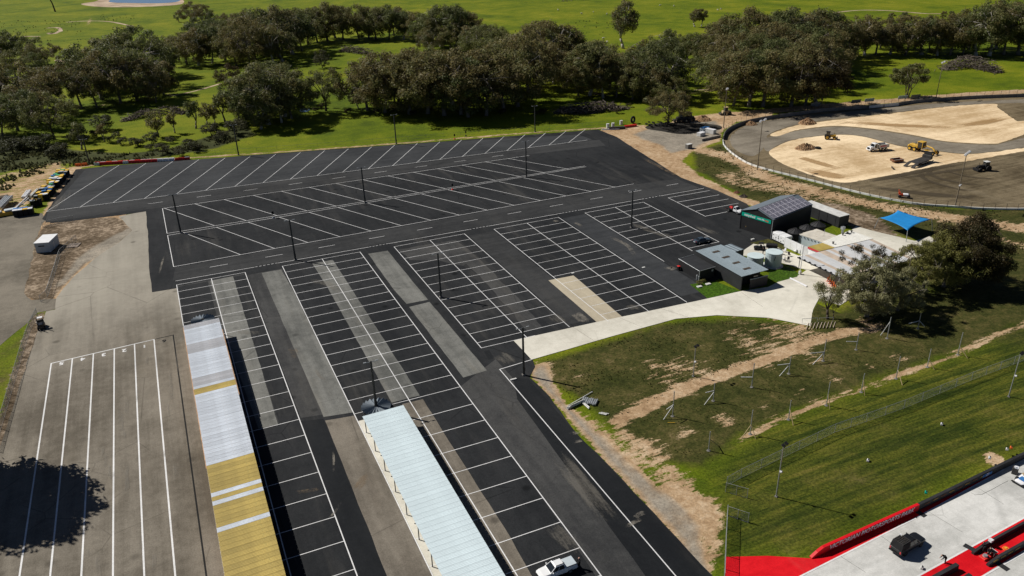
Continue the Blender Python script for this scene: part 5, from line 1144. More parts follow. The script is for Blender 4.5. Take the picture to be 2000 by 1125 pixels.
for lb, b, t, n, ar in (('timber floodlight pole at the near edge of the speedway, by the blue sail', (1865, 405), (1888, 300), 3, 2), ('floodlight pole inside the speedway bend near the car park', (1479, 331), (1485.5, 236), 2, 1), ('floodlight pole at the speedway entry gate', (1413, 250), (1416, 174), 1, 1), ('floodlight pole behind the speedway wall below the brown gum', (1604, 210), (1614, 138), 3, 1), ('floodlight pole behind the speedway wall right of the multi-stemmed gum', (1828, 192), (1843, 122), 2, 1)):
    flood_pole(lb, b, t, n, ar, rz=.4)
for lb, b, t in (('slim galvanised light mast on the slope beside the sandy track', (1354, 735), (1358.5, 676)), ('galvanised light mast in the mown grass near the red apron', (1516, 970), (1534, 868)), ('galvanised light mast at the right edge beyond the mesh fence', (1970, 775), (1999, 690))):
    x, y, h = base_top(b, t); o = thing('light_mast', lb, 'light pole', (x, y, 0), .3, 'galvanised light masts')
    MB().tube((0, 0, 0), (0, 0, h), .11, .07, 8).build('pole', 'galv', o); MB().box((0, 0, .06), (.4, .4, .12)).build('base_plate', 'wall_concrete', o)
    MB().tube((-.5, 0, h), (.5, 0, h), .04, n=5).build('crossarm', 'galv', o)
    for s_ in (-.35, .35): MB().box((s_, -.2, h + .1), (.5, .55, .18), rx=.35, bevel=.03).build('floodlight', 'matt_black', o)
    MB().box((0, -.2, h * .5), (.3, .35, .3), bevel=.04).build('loudspeaker', 'white_plastic', o)
# timber power pole on the far verge with a crossarm (left)
def fence(name, label, pts, h, step=3.0, mesh=True, rail=True, pm='galv', wires=.16, z=0.0, wr=.006):
    L = resample(pts, 1e9, False); P = []
    for i in range(len(L) - 1):
        a, b = np.array(L[i]), np.array(L[i + 1]); n = max(1, int(round(np.linalg.norm(b - a) / step)))
        for k in range(n): P.append(a + (b - a) * k / n)
    P.append(np.array(L[-1])); c = P[0]; o = thing(name, label, 'fence', (c[0], c[1], z))
    pmh = MB().tube((0, 0, 0), (0, 0, h + .05), .045, n=6).mesh('post'); pmh.materials.append(MATS[pm])
    for p in P: q = link('post', pmh, None, o); q.location = (p[0] - c[0], p[1] - c[1], 0)
    if rail:
        mb = MB(); mb2 = MB()
        for a, b in zip(P, P[1:]): mb.tube((*(a - c), h), (*(b - c), h), .03, n=5, cap=False); mb2.tube((*(a - c), .08), (*(b - c), .08), .02, n=5, cap=False)
        mb.build('top_rail', pm, o); mb2.build('bottom_rail', pm, o)
    if mesh:
        V, F = [], []
        def wire(p, q):
            d = q - p; d = d / np.linalg.norm(d); s = np.cross(d, [0.3, .5, .81]); s = s / np.linalg.norm(s) * wr; t = np.cross(d, s); k = len(V)
            for e in (p, q): V.extend([e + s, e - .5 * s + .87 * t, e - .5 * s - .87 * t])
            for i in range(3): F.append((k + i, k + (i + 1) % 3, k + 3 + (i + 1) % 3, k + 3 + i))
        for a, b in zip(P, P[1:]):
            l = np.linalg.norm(b - a); u = (b - a) / l; n = int(l / wires)
            for k in range(-int(h / wires), n + 1):
                for sg in (1, -1):
                    s0, s1 = k * wires, k * wires + h; z0, z1 = 0.05, h
                    if s0 < 0: z0 += -s0; s0 = 0
                    if s1 > l: z1 -= s1 - l; s1 = l
                    if s1 - s0 < .03: continue
                    q0, q1 = (s0, s1) if sg > 0 else (l - s0, l - s1)
                    wire(np.array([*(a - c + u * q0), z0]), np.array([*(a - c + u * q1), z1]))
        w_ = link('wire_mesh', mesh_np('wire_mesh', V, F), 'wire', o); tag(w_, None, None, None, 'stuff')
    return o
fence('mesh_fence', 'long chain-link fence across the mown grass', P2((1419, 950), (1447, 934), (1630, 845), (1692, 824), (1765, 798), (1835, 769), (1897, 743), (1980, 712), (2010, 700), (2080, 672)), 1.75, 4.0, wr=.004)
fence('mesh_gate', 'short chain-link gate panel at the fence corner', P2((1417, 961), (1459, 973)), 1.7, 1.6, wr=.008)
fence('mesh_fence', 'chain-link fence running down beside the red apron', P2((1420, 1006), (1417, 1060), (1414, 1140)), 1.8, 3.0, wr=.009)
fence('mesh_gate', 'open chain-link gate above the red apron', P2((1420, 1007), (1461, 1021)), 1.7, 1.6, wr=.008)
fence('mesh_fence', 'leaning mesh fence along the gravel road at the left edge', P2((-10, 880), (8, 818), (22, 770), (35, 724), (47, 684), (60, 645), (74, 617)), 1.9, 3.4, wr=.006)
fence('mesh_fence', 'mesh fence down the dirt mound beside the kiosk', P2((150, 470), (118, 500), (106, 540), (93, 580), (80, 590)), 1.7, 3.0, wr=.006)
fence('mesh_fence', 'mesh fence along the top of the dirt mound by the entry road', P2((84, 445), (115, 437), (145, 432)), 1.8, 2.8, wr=.008)
fence('wire_fence', 'thin paddock fence along the far verge', P2((380, 303), (620, 286), (900, 264), (1040, 254), (1170, 244), (1240, 240)), 1.2, 7.0, mesh=False, pm='wire')
# speedway walls
SWF = smooth_line(P2((2090, 184), (2000, 189), (1900, 193), (1800, 200), (1750, 207), (1700, 211.5), (1650, 215), (1600, 219), (1550, 226), (1500, 233), (1460, 241), (1432, 251), (1417, 262), (1412, 275)), 10)
SWN = smooth_line(P2((1412, 275), (1414, 285), (1430, 301), (1460, 320), (1500, 333), (1560, 348), (1600, 358), (1650, 371), (1700, 383), (1750, 393), (1800, 401), (1860, 405), (1920, 409), (2000, 410), (2090, 408)), 10)
def even(L, step):
    out = [np.array(L[0])]; acc = 0
    for a, b in zip(L, L[1:]):
        a, b = np.array(a), np.array(b); l = np.linalg.norm(b - a); t = step - acc
        while t <= l: out.append(a + (b - a) * t / l); t += step
        acc = (acc + l) % step if step else 0
    return out
def panel_wall(name, label, L, step, h, th, mat, posts=None):
    P = even(L, step); c = P[0]; o = thing(name, label, 'wall', (c[0], c[1], .02)); pm = MB().box((0, 0, h / 2), (step - .05, th, h), bevel=.02).mesh('panel'); pm.materials.append(MATS[mat])
    ph = MB().tube((0, 0, 0), (0, 0, posts or 1), .05, n=6).mesh('post'); ph.materials.append(MATS['steel_dark'])
    for i, (a, b) in enumerate(zip(P, P[1:])):
        m_ = (a + b) / 2 - c; q = link('panel', pm, None, o); q.location = (m_[0], m_[1], 0); q.rotation_euler = (0, 0, math.atan2(*(b - a)[::-1]))
        if posts: q = link('post', ph, None, o); d = (b - a) / np.linalg.norm(b - a); q.location = (a[0] - c[0] + d[1] * .3, a[1] - c[1] - d[0] * .3, 0)
    if posts:
        for hh_ in (.55, 1.0):
            mb = MB()
            for a, b in zip(P, P[1:]):
                d = (b - a) / np.linalg.norm(b - a); e = np.array([d[1], -d[0]]) * .3; mb.tube((*(a - c + e), posts * hh_), (*(b - c + e), posts * hh_), .012 if hh_ < 1 else .02, n=4, cap=False)
            mb.build('cable', 'steel_dark', o)
    return o
panel_wall('speedway_wall', 'grey concrete panel wall round the far side of the speedway', SWF, 3.6, 1.4, .22, 'wall_concrete', 3.0)
panel_wall('speedway_kerb_wall', 'low white concrete wall round the near side of the speedway', SWN, 3.0, .55, .3, 'kerb_white', 1.9)
for lb, a_, b_ in (('left one of two white banners hung on the far speedway wall', (1697, 212.5), (1725, 210)), ('right one of two white banners hung on the far speedway wall', (1727, 209.8), (1755, 207.2))):
    o, L = wall_run('wall_banner', lb, a_, b_, 1.15, .05, 'white_dirty', 'banner', z0=.2)
for lb, px, py in (('pale board behind the far speedway wall, left of the lone gum', 1697, 203), ('pale board behind the far speedway wall, under the lone gum', 1762, 197.5), ('grey board behind the far speedway wall, right of the lone gum', 1787, 195.5), ('grey board behind the far speedway wall, left of the white banner', 1671, 205.5), ('grey mesh board behind the far speedway wall, under the floodlight pole', 1592, 211.5)):
    x, y, _ = g(px, py); o = thing('advertising_board', lb, 'board', (x, y, .0), math.atan2(*(np.array(g2(px + 10, py - .9)) - np.array((x, y)))[::-1])); MB().box((0, 0, 1.7), (4.6, .08, 1.5), rx=.25).build('board', 'panel_bluegrey' if 'pale' in lb else 'wall_concrete', o)
    for s_ in (-1.6, 1.6): MB().box((s_, .2, .6), (.1, .1, 1.2)).build('leg', 'steel_dark', o)
# speedway surfaces
TRK = sheet('speedway_track', list(SWN) + P2((2300, 400), (2300, 170)) + list(SWF)[:-1], .02, 'track_clay', step=0, label='grey brown clay speedway track')
sheet('asphalt_turn', smooth_line(P2((1503, 262), (1490, 290), (1470, 305), (1440, 295), (1425, 275), (1440, 255), (1480, 240), (1560, 228), (1700, 214), (1850, 201), (2000, 194), (2100, 192), (2100, 200), (1940, 202), (1850, 208), (1750, 219), (1650, 230), (1560, 243)), 5, True), .035, 'track_grey', TRK, step=1.5, jit=.4)
sheet('tilled_earth', smooth_line(P2((1640, 362), (1707, 350), (1842, 324), (1905, 314), (2000, 298), (2120, 282), (2120, 400), (2000, 403), (1860, 399), (1750, 385)), 5, True), .03, 'dirt_tilled', TRK, step=1.5, jit=.4)
I1 = sheet('infield', smooth_line(P2((1504, 264), (1520, 256), (1560, 244), (1600, 238.5), (1660, 231), (1750, 220.5), (1850, 208.5), (1940, 203), (1948, 210), (1965, 222), (1985, 236), (2010, 246), (2000, 262), (1960, 277), (1935, 281), (1850, 276.5), (1795, 266), (1760, 260), (1700, 251), (1640, 246), (1600, 248), (1550, 256), (1520, 266)), 5, True), .05, 'infield_sand', TRK, step=1.2, jit=.45)
I2 = sheet('infield', smooth_line(P2((1502, 300), (1518, 286), (1548, 274), (1600, 266), (1650, 263.5), (1690, 268), (1735, 280), (1765, 287), (1832, 296), (1900, 301), (2000, 289), (2080, 280), (2080, 283), (2000, 296), (1905, 312), (1842, 322), (1750, 340), (1707, 348), (1650, 357), (1600, 347), (1535, 323)), 5, True), .05, 'infield_sand', TRK, step=1.2, jit=.45)
sheet('infield', smooth_line(P2((1930, 245), (1975, 238), (2060, 236), (2060, 262), (2000, 260), (1960, 256)), 5, True), .055, 'infield_sand', TRK, step=1.2, jit=.45)
sheet('infield_road', smooth_line(P2((1497, 270), (1550, 257), (1600, 250), (1640, 248), (1700, 253), (1760, 262), (1795, 268), (1850, 278), (1935, 283), (1965, 278), (2060, 255), (2060, 275), (2000, 288), (1900, 300), (1832, 295), (1765, 286), (1735, 279), (1690, 267), (1650, 262.5), (1600, 265), (1548, 273), (1518, 284), (1500, 296), (1490, 285)), 5, True), .042, 'track_grey', TRK, step=1.5, jit=.3)
film_mat('wheel_mark', (0.40, 0.25, 0.11), 0.26, 0.6, (0.08, 0.9, 1), 0.1)
film_mat('wheel_dark', (0.085, 0.068, 0.046), 0.26, 0.62, (0.08, 0.9, 1), 0.1)
for a_, hf, mt in ((((1560, 242), (1650, 240), (1750, 245), (1850, 250), (1940, 262)), 4, 'wheel_mark'), (((1545, 318), (1590, 335), (1640, 345), (1690, 345)), 5, 'wheel_mark'), (((1850, 248), (1920, 240), (1990, 225)), 4, 'wheel_mark'), (((1530, 300), (1570, 310), (1620, 325), (1660, 335)), 3, 'wheel_mark'), (((1655, 358), (1720, 350), (1850, 325), (1990, 300)), 2.5, 'wheel_dark'), (((2000, 352), (1930, 362), (1860, 355), (1815, 340), (1830, 325), (1880, 318)), 1.6, 'wheel_dark'), (((2000, 362), (1920, 374), (1850, 365), (1800, 345), (1820, 325), (1880, 312)), 1.4, 'wheel_dark'), (((2000, 345), (1950, 350), (1890, 345), (1850, 333), (1870, 322)), 1.2, 'wheel_dark'), (((2000, 380), (1900, 385), (1800, 378), (1700, 365), (1600, 352)), 3, 'wheel_dark'), (((1650, 362), (1750, 350), (1850, 335), (1950, 322), (2040, 312)), 1.5, 'wheel_dark')):
    f_ = film(a_, hf, mt); f_.parent = TRK
# soil mounds
def mound(label, px, py, r, h, seed, mat='soil_pile', sq=1.0):
    rg = random.Random(seed); x, y, _ = g(px, py); bm = bmesh.new(); bmesh.ops.create_grid(bm, x_segments=26, y_segments=26, size=1)
    for v in bm.verts:
        d = math.hypot(v.co.x, v.co.y); k = max(0, 1 - d); ph = math.atan2(v.co.y, v.co.x)
        z = h * (k ** .85) * (1 + .22 * math.sin(3 * ph + seed) + .12 * math.sin(7 * ph)) + (rg.uniform(-.12, .12) * h if k > .05 else 0)
        v.co = Vector((v.co.x * r, v.co.y * r * sq, z if d < 1 else -.05))
    me = bpy.data.meshes.new('mound'); bm.to_mesh(me); bm.free(); o = link('soil_mound', me, mat); o.location = (x, y, .04); tag(o, label, 'soil heap')
mound('brown soil heap on the upper infield near the bend', 1577, 241, 3.9, 1.9, 1, sq=.8); mound('brown soil heap on the lower infield beside the tyre', 1573, 290, 4.2, 1.7, 2, sq=.7); mound('soil heap by the speedway entry gate', 1372, 234, 3.6, 1.7, 3); mound('soil heap inside the track behind the entry wall', 1466, 243, 2.6, 1.3, 4, 'soil_pile')
mound('small dark rubble heap behind the gable shed by the verge', 1452, 384, 1.3, .7, 6, 'bark_dark', 1); mound('second small dark rubble heap on the verge near the gable shed', 1439, 376.5, 1.0, .6, 7, 'rust', 1)

# braced post frames in the grass
def frame_post(label, b, t, parts):
    """parts: list of (height fraction on post, end px, end height, material)"""
    x, y, h = base_top(b, t); o = thing('braced_post', label, 'post', (x, y, 0), 0, 'braced posts in the grass')
    MB().tube((0, 0, 0), (0, 0, h), .085, .08, 8).build('post', 'galv', o); MB().tube((0, 0, 0), (0, 0, .06), .35, .3, 8).build('footing', 'wall_concrete', o)
    for f, e, ez, mt in parts:
        q = g(*e, ez); MB().tube((0, 0, h * f), (q[0] - x, q[1] - y, ez), .075, .07, 6).build('brace', mt, o)
FP = [((1313.7, 813), (1316, 764.5), [(.47, (1302, 799.5), 2.2), (.45, (1296, 819.5), 0)], 'nearest the stacked rails'), ((1393, 783), (1395.7, 748), [(.57, (1378, 767), 1.9), (.5, (1375.5, 791), 0)], 'second from the stacked rails'),
      ((1468, 756), (1473, 709.5), [(.42, (1447, 736.5), 1.9)], 'with one level arm, below the light mast'), ((1540.5, 730), (1545, 697), [(.6, (1519, 713), 2.0), (.58, (1522.5, 734.5), 0)], 'with a pale brace, midway up the sandy track'),
      ((1607.5, 705), (1615, 663), [(.42, (1582.5, 690), 2.0), (.4, (1587.5, 712), 0)], 'with two arms, just below the sandy track bend'), ((1672, 683), (1677.5, 649.5), [(.47, (1653, 667), 1.9)], 'with a level arm near the cattle grid'),
      ((1732.5, 661), (1740.5, 619.5), [(.8, (1720, 655), 0)], 'in the tree shadow, left of two'), ((1792.5, 642), (1798, 611), [(.5, (1775, 632), 1.8), (.5, (1806, 638), 0)], 'in the tree shadow, right of two'),
      ((1384, 880), (1387.5, 843), [(.6, (1404, 871), 0)], 'nearest the washed sand'), ((1465, 848), (1471, 801), [(.4, (1448, 856), 0), (.4, (1476, 857), 0)], 'at the lower end of the soil strip, with two braces'), ((1540, 819.5), (1547, 782), [(.55, (1549.5, 831), 0)], 'with a white collar and one timber brace'),
      ((1614, 792), (1622.5, 746), [(.5, (1621, 799), 0)], 'with a timber brace, third along the soil strip'), ((1682, 766), (1691, 729.5), [(.68, (1689, 772.5), 0)], 'with a timber brace, fourth along the soil strip'), ((1750, 739.5), (1761, 696), [(.4, (1762.5, 752.5), 0)], 'with a timber brace, fifth along the soil strip'), ((1811, 717), (1821, 681.5), [(.45, (1825, 722), 0)], 'on the soil strip at the edge of the tree shadow'), ((1870.5, 693), (1884, 649.5), [(.4, (1890, 700), 0)], 'farthest right on the soil strip')]
for i, (b, t, pr, d) in enumerate(FP): frame_post('galvanised braced post ' + d, b, t, [(f, e, z, ('white_dirty' if i < 8 else 'wood_pale')) for f, e, z in pr])

# ================================================================== drag strip corner
DS = sheet('drag_strip', P2((1562, 1126), (1790, 1012), (1958, 919.5), (1958, 908), (2010, 878), (2140, 815), (2400, 1000), (2200, 1400), (1450, 1400)), .04, 'concrete_drag', step=4, jit=0, label='pale concrete drag strip in the lower right corner')
sheet('red_apron', P2((1418, 1088), (1500, 1086), (1584, 1091), (1792, 999), (1958, 911), (1958, 918), (1790, 1010.5), (1560, 1125.5), (1480, 1180), (1415, 1180)), .055, 'red_paint', DS, step=4)
sheet('red_median', P2((1760, 1143), (1900, 1068), (2010, 1004), (2140, 936), (2160, 1000), (2010, 1068.5), (1912, 1128), (1850, 1170), (1700, 1180)), .055, 'red_paint', DS, step=4)
strokes('white_edge_line', [(g2(1500, 1158), g2(1790, 1011.5)), (g2(1790, 1011.5), g2(1959, 918.5)), (g2(1700, 1177), g2(2140, 934.5)), (g2(1840, 1171), g2(2140, 1001))], .062, .22, 'line_white', DS)
strokes('white_edge_line', [(g2(1959, 918.5), g2(1959.5, 907))], .066, .22, 'line_white', DS)
strokes('timing_bar', [(g2(1889, 1068), g2(1911, 1080)), (g2(1945, 1098), g2(1963, 1110)), (g2(1792, 1000), g2(1802, 1006))], .068, .85, 'wall_black', DS)
for a_ in ((1600, 1107), (1700, 1060), (1850, 978), (1820, 1030), (1900, 1010), (1975, 1000)): pass
strokes('slab_joint', [(g2(1719, 1046), g2(1760, 1075)), (g2(1900, 947), g2(1960, 985)), (g2(1640, 1086), g2(1690, 1118)), (g2(1810, 998), g2(1880, 1040))], .05, .05, 'strip_grey', DS)
strokes('crack_seal', [(g2(*a), g2(*b)) for a, b in (((1897, 963), (1905, 967)), ((1905, 967), (1918, 966)), ((1918, 966), (1940, 955)), ((1940, 955), (1958, 945)), ((1958, 945), (1968, 940)))], .05, .045, 'asphalt_mid', DS)
def barrier(name, label, a, b, h, th, mat, seg=3.0, slope=0.0, cat='barrier'):
    """concrete barrier built of segments between two ground points; slope = length of the ramped nose"""
    a, b = np.array(a), np.array(b); d = b - a; L = np.linalg.norm(d); o = thing(name, label, cat, (a[0], a[1], .06), math.atan2(d[1], d[0]), None); x = 0; n = max(1, int(round(L / seg)))
    for k in range(n):
        x0, x1 = k * L / n, (k + 1) * L / n - .02; h0 = h * min(1, (x0 + .25) / slope) if slope else h; h1 = h * min(1, (x1 + .25) / slope) if slope else h
        mb = MB(); mb.loft([[(x0, -th * .62, 0), (x0, -th * .5, h0), (x0, th * .5, h0), (x0, th * .62, 0)], [(x1, -th * .62, 0), (x1, -th * .5, h1), (x1, th * .5, h1), (x1, th * .62, 0)]]); mb.build('segment', mat, o)
    return o, L
B0, B1, B2 = np.array(g2(1583, 1090)), np.array(g2(1791, 996)), np.array(g2(2100, 845))
rw, L = barrier('red_barrier', 'red track wall with pale venue lettering and a ramped nose', B0, B1, 1.05, .42, 'wall_red', 1.0, 1.9)
d = (B1 - B0) / np.linalg.norm(B1 - B0)
o = link('lettering', text_mesh('VICTORIAN MOTORSPORTS PARK', .98, shear=.25, bold=.02, space=1.0), 'letter_pale', rw)
tw = max(v.co.x for v in o.data.vertices) - min(v.co.x for v in o.data.vertices); o.matrix_local = Matrix(((1, 0, 0, L * .545), (0, 0, -1, -.262), (0, 1, 0, .60), (0, 0, 0, 1))) @ Matrix.Diagonal(((L * .80) / tw, 1, 1, 1)) @ Matrix.Rotation(0.0, 4, 'X')
bw, L2 = barrier('black_barrier', 'long black track wall continuing the red one to the right edge', B1 + d * .05, B2, 1.0, .40, 'wall_black', 3.0)
for k in range(8): MB().box((1.6 + k * 1.75, -.262, .66), (1.1, .02, .16)).build('graphic', 'letter_gold' if k % 2 else 'rust', bw)
MB().box((14.9, -.262, .55), (2.2, .02, .5)).build('graphic', 'blue_plastic', bw); o = link('lettering', text_mesh('20', .7, shear=.2), 'letter_pale', bw); o.matrix_local = Matrix(((1, 0, 0, 14.9), (0, 0, -1, -.28), (0, 1, 0, .55), (0, 0, 0, 1)))
barrier('median_barrier', 'upper black median barrier beside the start line crew', g2(1899, 1083), g2(2100, 972), .75, .34, 'wall_black', 2.4, .5)
mbr, L3 = barrier('median_barrier', 'lower black median barrier with gold graphics', g2(1928, 1106), g2(2100, 1010), .75, .34, 'wall_black', 2.4, .5)
for k in range(4): MB().box((1.3 + k * 1.5, -.215, .46), (1.0, .02, .2)).build('graphic', 'letter_gold', mbr)
barrier('median_barrier', 'short black median barrier at the bottom edge', g2(1867, 1112), g2(1780, 1160), .9, .5, 'wall_black', 2.0, 0)
barrier('median_barrier', 'black barrier end at the very bottom edge of the median', g2(1893, 1131), g2(1830, 1168), .8, .5, 'wall_black', 2.0, 0)
# ================================================================== vehicles
def wheels(o, pts, r, w_, rim='chrome'):
    tm = MB(); tm.tube((-w_ / 2, 0, 0), (w_ / 2, 0, 0), r, r, 16); tme = tm.mesh('tyre'); tme.materials.append(MATS['rubber'])
    rm = MB(); rm.tube((-w_ / 2 - .012, 0, 0), (w_ / 2 + .012, 0, 0), r * .58, r * .58, 12); rme = rm.mesh('rim'); rme.materials.append(MATS[rim])
    for x, y in pts:
        t = link('wheel', tme, None, o); t.location = (x, y, r); c = link('rim', rme, None, t)
def body(o, name, st, mat, smooth=True):
    """car body lofted along y from stations (y, half width, z low, z shoulder, z top, half width at top)"""
    rings = []
    for y, hw, zl, zs, zt, wt in st:
        rings.append([(-hw * .86, y, zl), (-hw * .98, y, zl + .12), (-hw, y, (zl + zs) / 2 + .05), (-hw * .97, y, zs), (-wt, y, zt), (-wt * .5, y, zt + .02), (wt * .5, y, zt + .02), (wt, y, zt), (hw * .97, y, zs), (hw, y, (zl + zs) / 2 + .05), (hw * .98, y, zl + .12), (hw * .86, y, zl)])
    m = MB(); m.loft(rings); q = m.build(name, mat, o, False); return q
def cabin(o, y0, y1, t0, t1, zb, zt, hb, ht, paint, split=None):
    """greenhouse: painted frame with dark panes set proud of it"""
    MB().hexa((-hb, hb, y0, y1), (-ht, ht, t0, t1), zb, zt, .05).build('cabin', paint, o)
    def pane(nm, P): MB().slab(P, .012).build(nm, 'glass_dark', o)
    f = lambda k, a, b: a + (b - a) * k
    k0, k1 = .14, .86; e = .012
    # windscreen (front = y1 side) and rear window
    for nm, yb, yt, s in (('windscreen', y1, t1, 1), ('rear_window', y0, t0, -1)):
        P = [(-f(k0, hb, ht) * .88, f(k0, yb, yt) + s * e, f(k0, zb, zt)), (f(k0, hb, ht) * .88, f(k0, yb, yt) + s * e, f(k0, zb, zt)), (f(k1, hb, ht) * .88, f(k1, yb, yt) + s * e, f(k1, zb, zt)), (-f(k1, hb, ht) * .88, f(k1, yb, yt) + s * e, f(k1, zb, zt))]
        pane(nm, P if s < 0 else P[::-1])
    for s in (-1, 1):
        cuts = [(.06, .48), (.53, .94)] if split is None else split
        for a, b in cuts:
            P = [(s * (f(k0, hb, ht) + e), f(a, f(k0, y0, t0), f(k0, y1, t1)), f(k0, zb, zt)), (s * (f(k0, hb, ht) + e), f(b, f(k0, y0, t0), f(k0, y1, t1)), f(k0, zb, zt)), (s * (f(k1, hb, ht) + e), f(b, f(k1, y0, t0), f(k1, y1, t1)), f(k1, zb, zt)), (s * (f(k1, hb, ht) + e), f(a, f(k1, y0, t0), f(k1, y1, t1)), f(k1, zb, zt))]
            pane('side_window', P if s > 0 else P[::-1])
def mirrors(o, y, z, hw, mat):
    for s in (-1, 1): MB().box((s * (hw + .12), y, z), (.22, .12, .18), bevel=.03).build('mirror', mat, o)
def lights(o, yf, yr, z, hw, zr=None):
    for s in (-1, 1): MB().box((s * (hw - .22), yf, z), (.34, .06, .18)).build('headlight', 'lamp_lens', o); MB().box((s * (hw - .10), yr, zr or z + .1), (.16, .06, .36)).build('tail_light', 'brick_red', o)
def ute(label, loc, rz, paint, kind):
    o = thing('utility_truck', label, 'ute', loc, rz)
    body(o, 'body', [(-2.62, .86, .48, .95, 1.10, .80), (-2.55, .92, .42, 1.0, 1.16, .86), (-1.0, .93, .36, 1.02, 1.16, .86), (.9, .93, .36, 1.02, 1.12, .84), (1.3, .92, .38, .98, 1.10, .80), (2.2, .90, .40, .92, 1.02, .74), (2.55, .84, .42, .82, .92, .66), (2.68, .70, .46, .74, .80, .56)], paint)
    cabin(o, -.95, 1.35, -.72, .42, 1.08, 1.80, .86, .66, paint)
    wheels(o, [(-.78, 1.62), (.78, 1.62), (-.78, -1.55), (.78, -1.55)], .39, .28, 'steel_dark' if paint == 'car_black' else 'chrome'); mirrors(o, 1.0, 1.22, .88, paint); lights(o, 2.56, -2.60, .80, .84)
    MB().box((0, -2.70, .55), (1.7, .16, .18), bevel=.03).build('rear_bumper', 'chrome' if paint == 'car_white' else 'matt_black', o); MB().box((0, 2.66, .62), (1.2, .08, .26)).build('grille', 'matt_black', o)
    if kind == 'cover':
        MB().box((0, -1.82, 1.20), (1.56, 1.48, .06), bevel=.02).build('tonneau_cover', 'cover_grey', o)
        for s in (-1, 1): MB().box((s * .55, -.15, 1.84), (.05, 1.2, .04)).build('roof_rail', 'matt_black', o); MB().box((s * .83, -1.82, 1.20), (.07, 1.5, .06)).build('tub_rail', 'matt_black', o)
    if kind == 'canopy':
        MB().hexa((-.90, .90, -2.62, -.98), (-.80, .80, -2.35, -.90), 1.12, 2.02, .04).build('canopy', 'matt_black', o)
        r_ = MB()
        for k in range(6): r_.box((-.70 + k * .28, -1.55, 2.09), (.06, 1.6, .05))
        for k in range(6): r_.box((0, -2.28 + k * .29, 2.13), (1.5, .07, .035))
        r_.build('roof_rack', 'steel_dark', o)
        MB().box((-.72, -.85, 2.14), (.28, .12, .10)).build('work_light', 'lamp_lens', o)
        MB().box((0, -.1, 1.83), (1.2, .8, .04)).build('roof_panel', 'car_black', o)
    return o
ux = g(1129, 1114)[0] - 2.75
ute('white dual cab ute with grey tray cover parked in the bottom bay', (ux, 69.9, .06), R(91), 'car_white', 'cover')
sd = d; ang_s = math.atan2(-sd[0], sd[1]); p_ = np.array(g2(1771, 1070))
ute('black ute with canopy and roof rack driving on the concrete drag strip', (p_[0], p_[1], .05), ang_s + R(4), 'car_black', 'canopy')
# dark sedan
def sedan(label, loc, rz, paint):
    o = thing('sedan', label, 'car', loc, rz)
    body(o, 'body', [(-2.42, .72, .42, .80, .92, .60), (-2.3, .86, .34, .88, 1.0, .72), (-1.5, .91, .28, .92, 1.02, .78), (0, .92, .26, .92, 1.0, .80), (1.0, .92, .28, .90, .98, .76), (1.9, .88, .30, .80, .86, .70), (2.35, .80, .34, .70, .74, .60), (2.48, .62, .38, .60, .64, .46)], paint)
    cabin(o, -1.75, 1.05, -.95, .15, .95, 1.42, .80, .58, paint); wheels(o, [(-.79, 1.45), (.79, 1.45), (-.79, -1.45), (.79, -1.45)], .34, .24); mirrors(o, .75, 1.0, .84, paint); lights(o, 2.36, -2.36, .62, .80, .82)
    MB().box((0, -2.43, .62), (.5, .04, .14)).build('number_plate', 'white_plastic', o)
sedan('dark blue-grey sedan parked at the lower end of the fifth bay', (*g2(1371, 474), .06), R(-92), 'car_blue')
# white tray-back ute
a, b = np.array(g2(1423, 411)), np.array(g2(1446, 418.5)); d2 = (b - a) / np.linalg.norm(b - a); c_ = (a + b) / 2
tu = thing('utility_truck', 'white tray-back ute with a red load beside the gable shed', 'ute', (*c_, .06), math.atan2(-d2[0], d2[1]))
body(tu, 'body', [(.1, .88, .45, 1.0, 1.1, .82), (1.3, .90, .40, 1.0, 1.1, .80), (2.2, .88, .42, .92, 1.0, .74), (2.55, .80, .46, .8, .86, .62)], 'car_white'); cabin(tu, .08, 1.45, .15, .62, 1.05, 1.78, .84, .66, 'car_white', [(.1, .9)])
wheels(tu, [(-.78, 1.62), (.78, 1.62), (-.78, -1.5), (.78, -1.5)], .38, .26); mirrors(tu, 1.05, 1.2, .86, 'car_white'); lights(tu, 2.48, -2.55, .75, .8, .7)
MB().box((0, -1.3, .82), (1.85, 2.5, .12)).build('tray', 'matt_black', tu); MB().box((0, -1.3, .6), (.9, 2.3, .3)).build('chassis', 'matt_black', tu)
for s in (-.9, .9): MB().box((s, -1.3, 1.0), (.05, 2.5, .25)).build('tray_side', 'steel_dark', tu)
MB().box((-.2, -1.4, 1.1), (.7, .9, .5), rz=.3, bevel=.08).build('load', 'red_plastic', tu); MB().box((.35, -.8, 1.05), (.5, .6, .4), rz=-.2, bevel=.06).build('load', 'red_plastic', tu)
# black buggy and its covered trailer
a, b = np.array(g2(1482, 487)), np.array(g2(1510, 489)); d2 = (a - b) / np.linalg.norm(a - b)
bg_ = thing('buggy', 'black off-road buggy on the concrete pad behind the tanks', 'buggy', (*np.array(g2(1483, 488)), .08), math.atan2(-d2[0], d2[1]))
body(bg_, 'body', [(-1.4, .6, .4, .75, .85, .55), (-.3, .68, .35, .7, .78, .6), (.8, .66, .38, .8, .9, .55), (1.4, .5, .45, .7, .75, .4)], 'car_black'); wheels(bg_, [(-.66, .95), (.66, .95), (-.66, -.95), (.66, -.95)], .36, .26, 'steel_dark')
for s in (-.55, .55): MB().path([(s, .6, .85), (s, .25, 1.75), (s, -.8, 1.75), (s, -1.1, .85)], .035, 5).build('roll_bar', 'matt_black', bg_)
MB().box((0, -.28, 1.79), (1.2, 1.15, .05)).build('canopy', 'matt_black', bg_); MB().box((0, -.3, .95), (1.1, .5, .5), bevel=.05).build('seat', 'cloth_black', bg_)
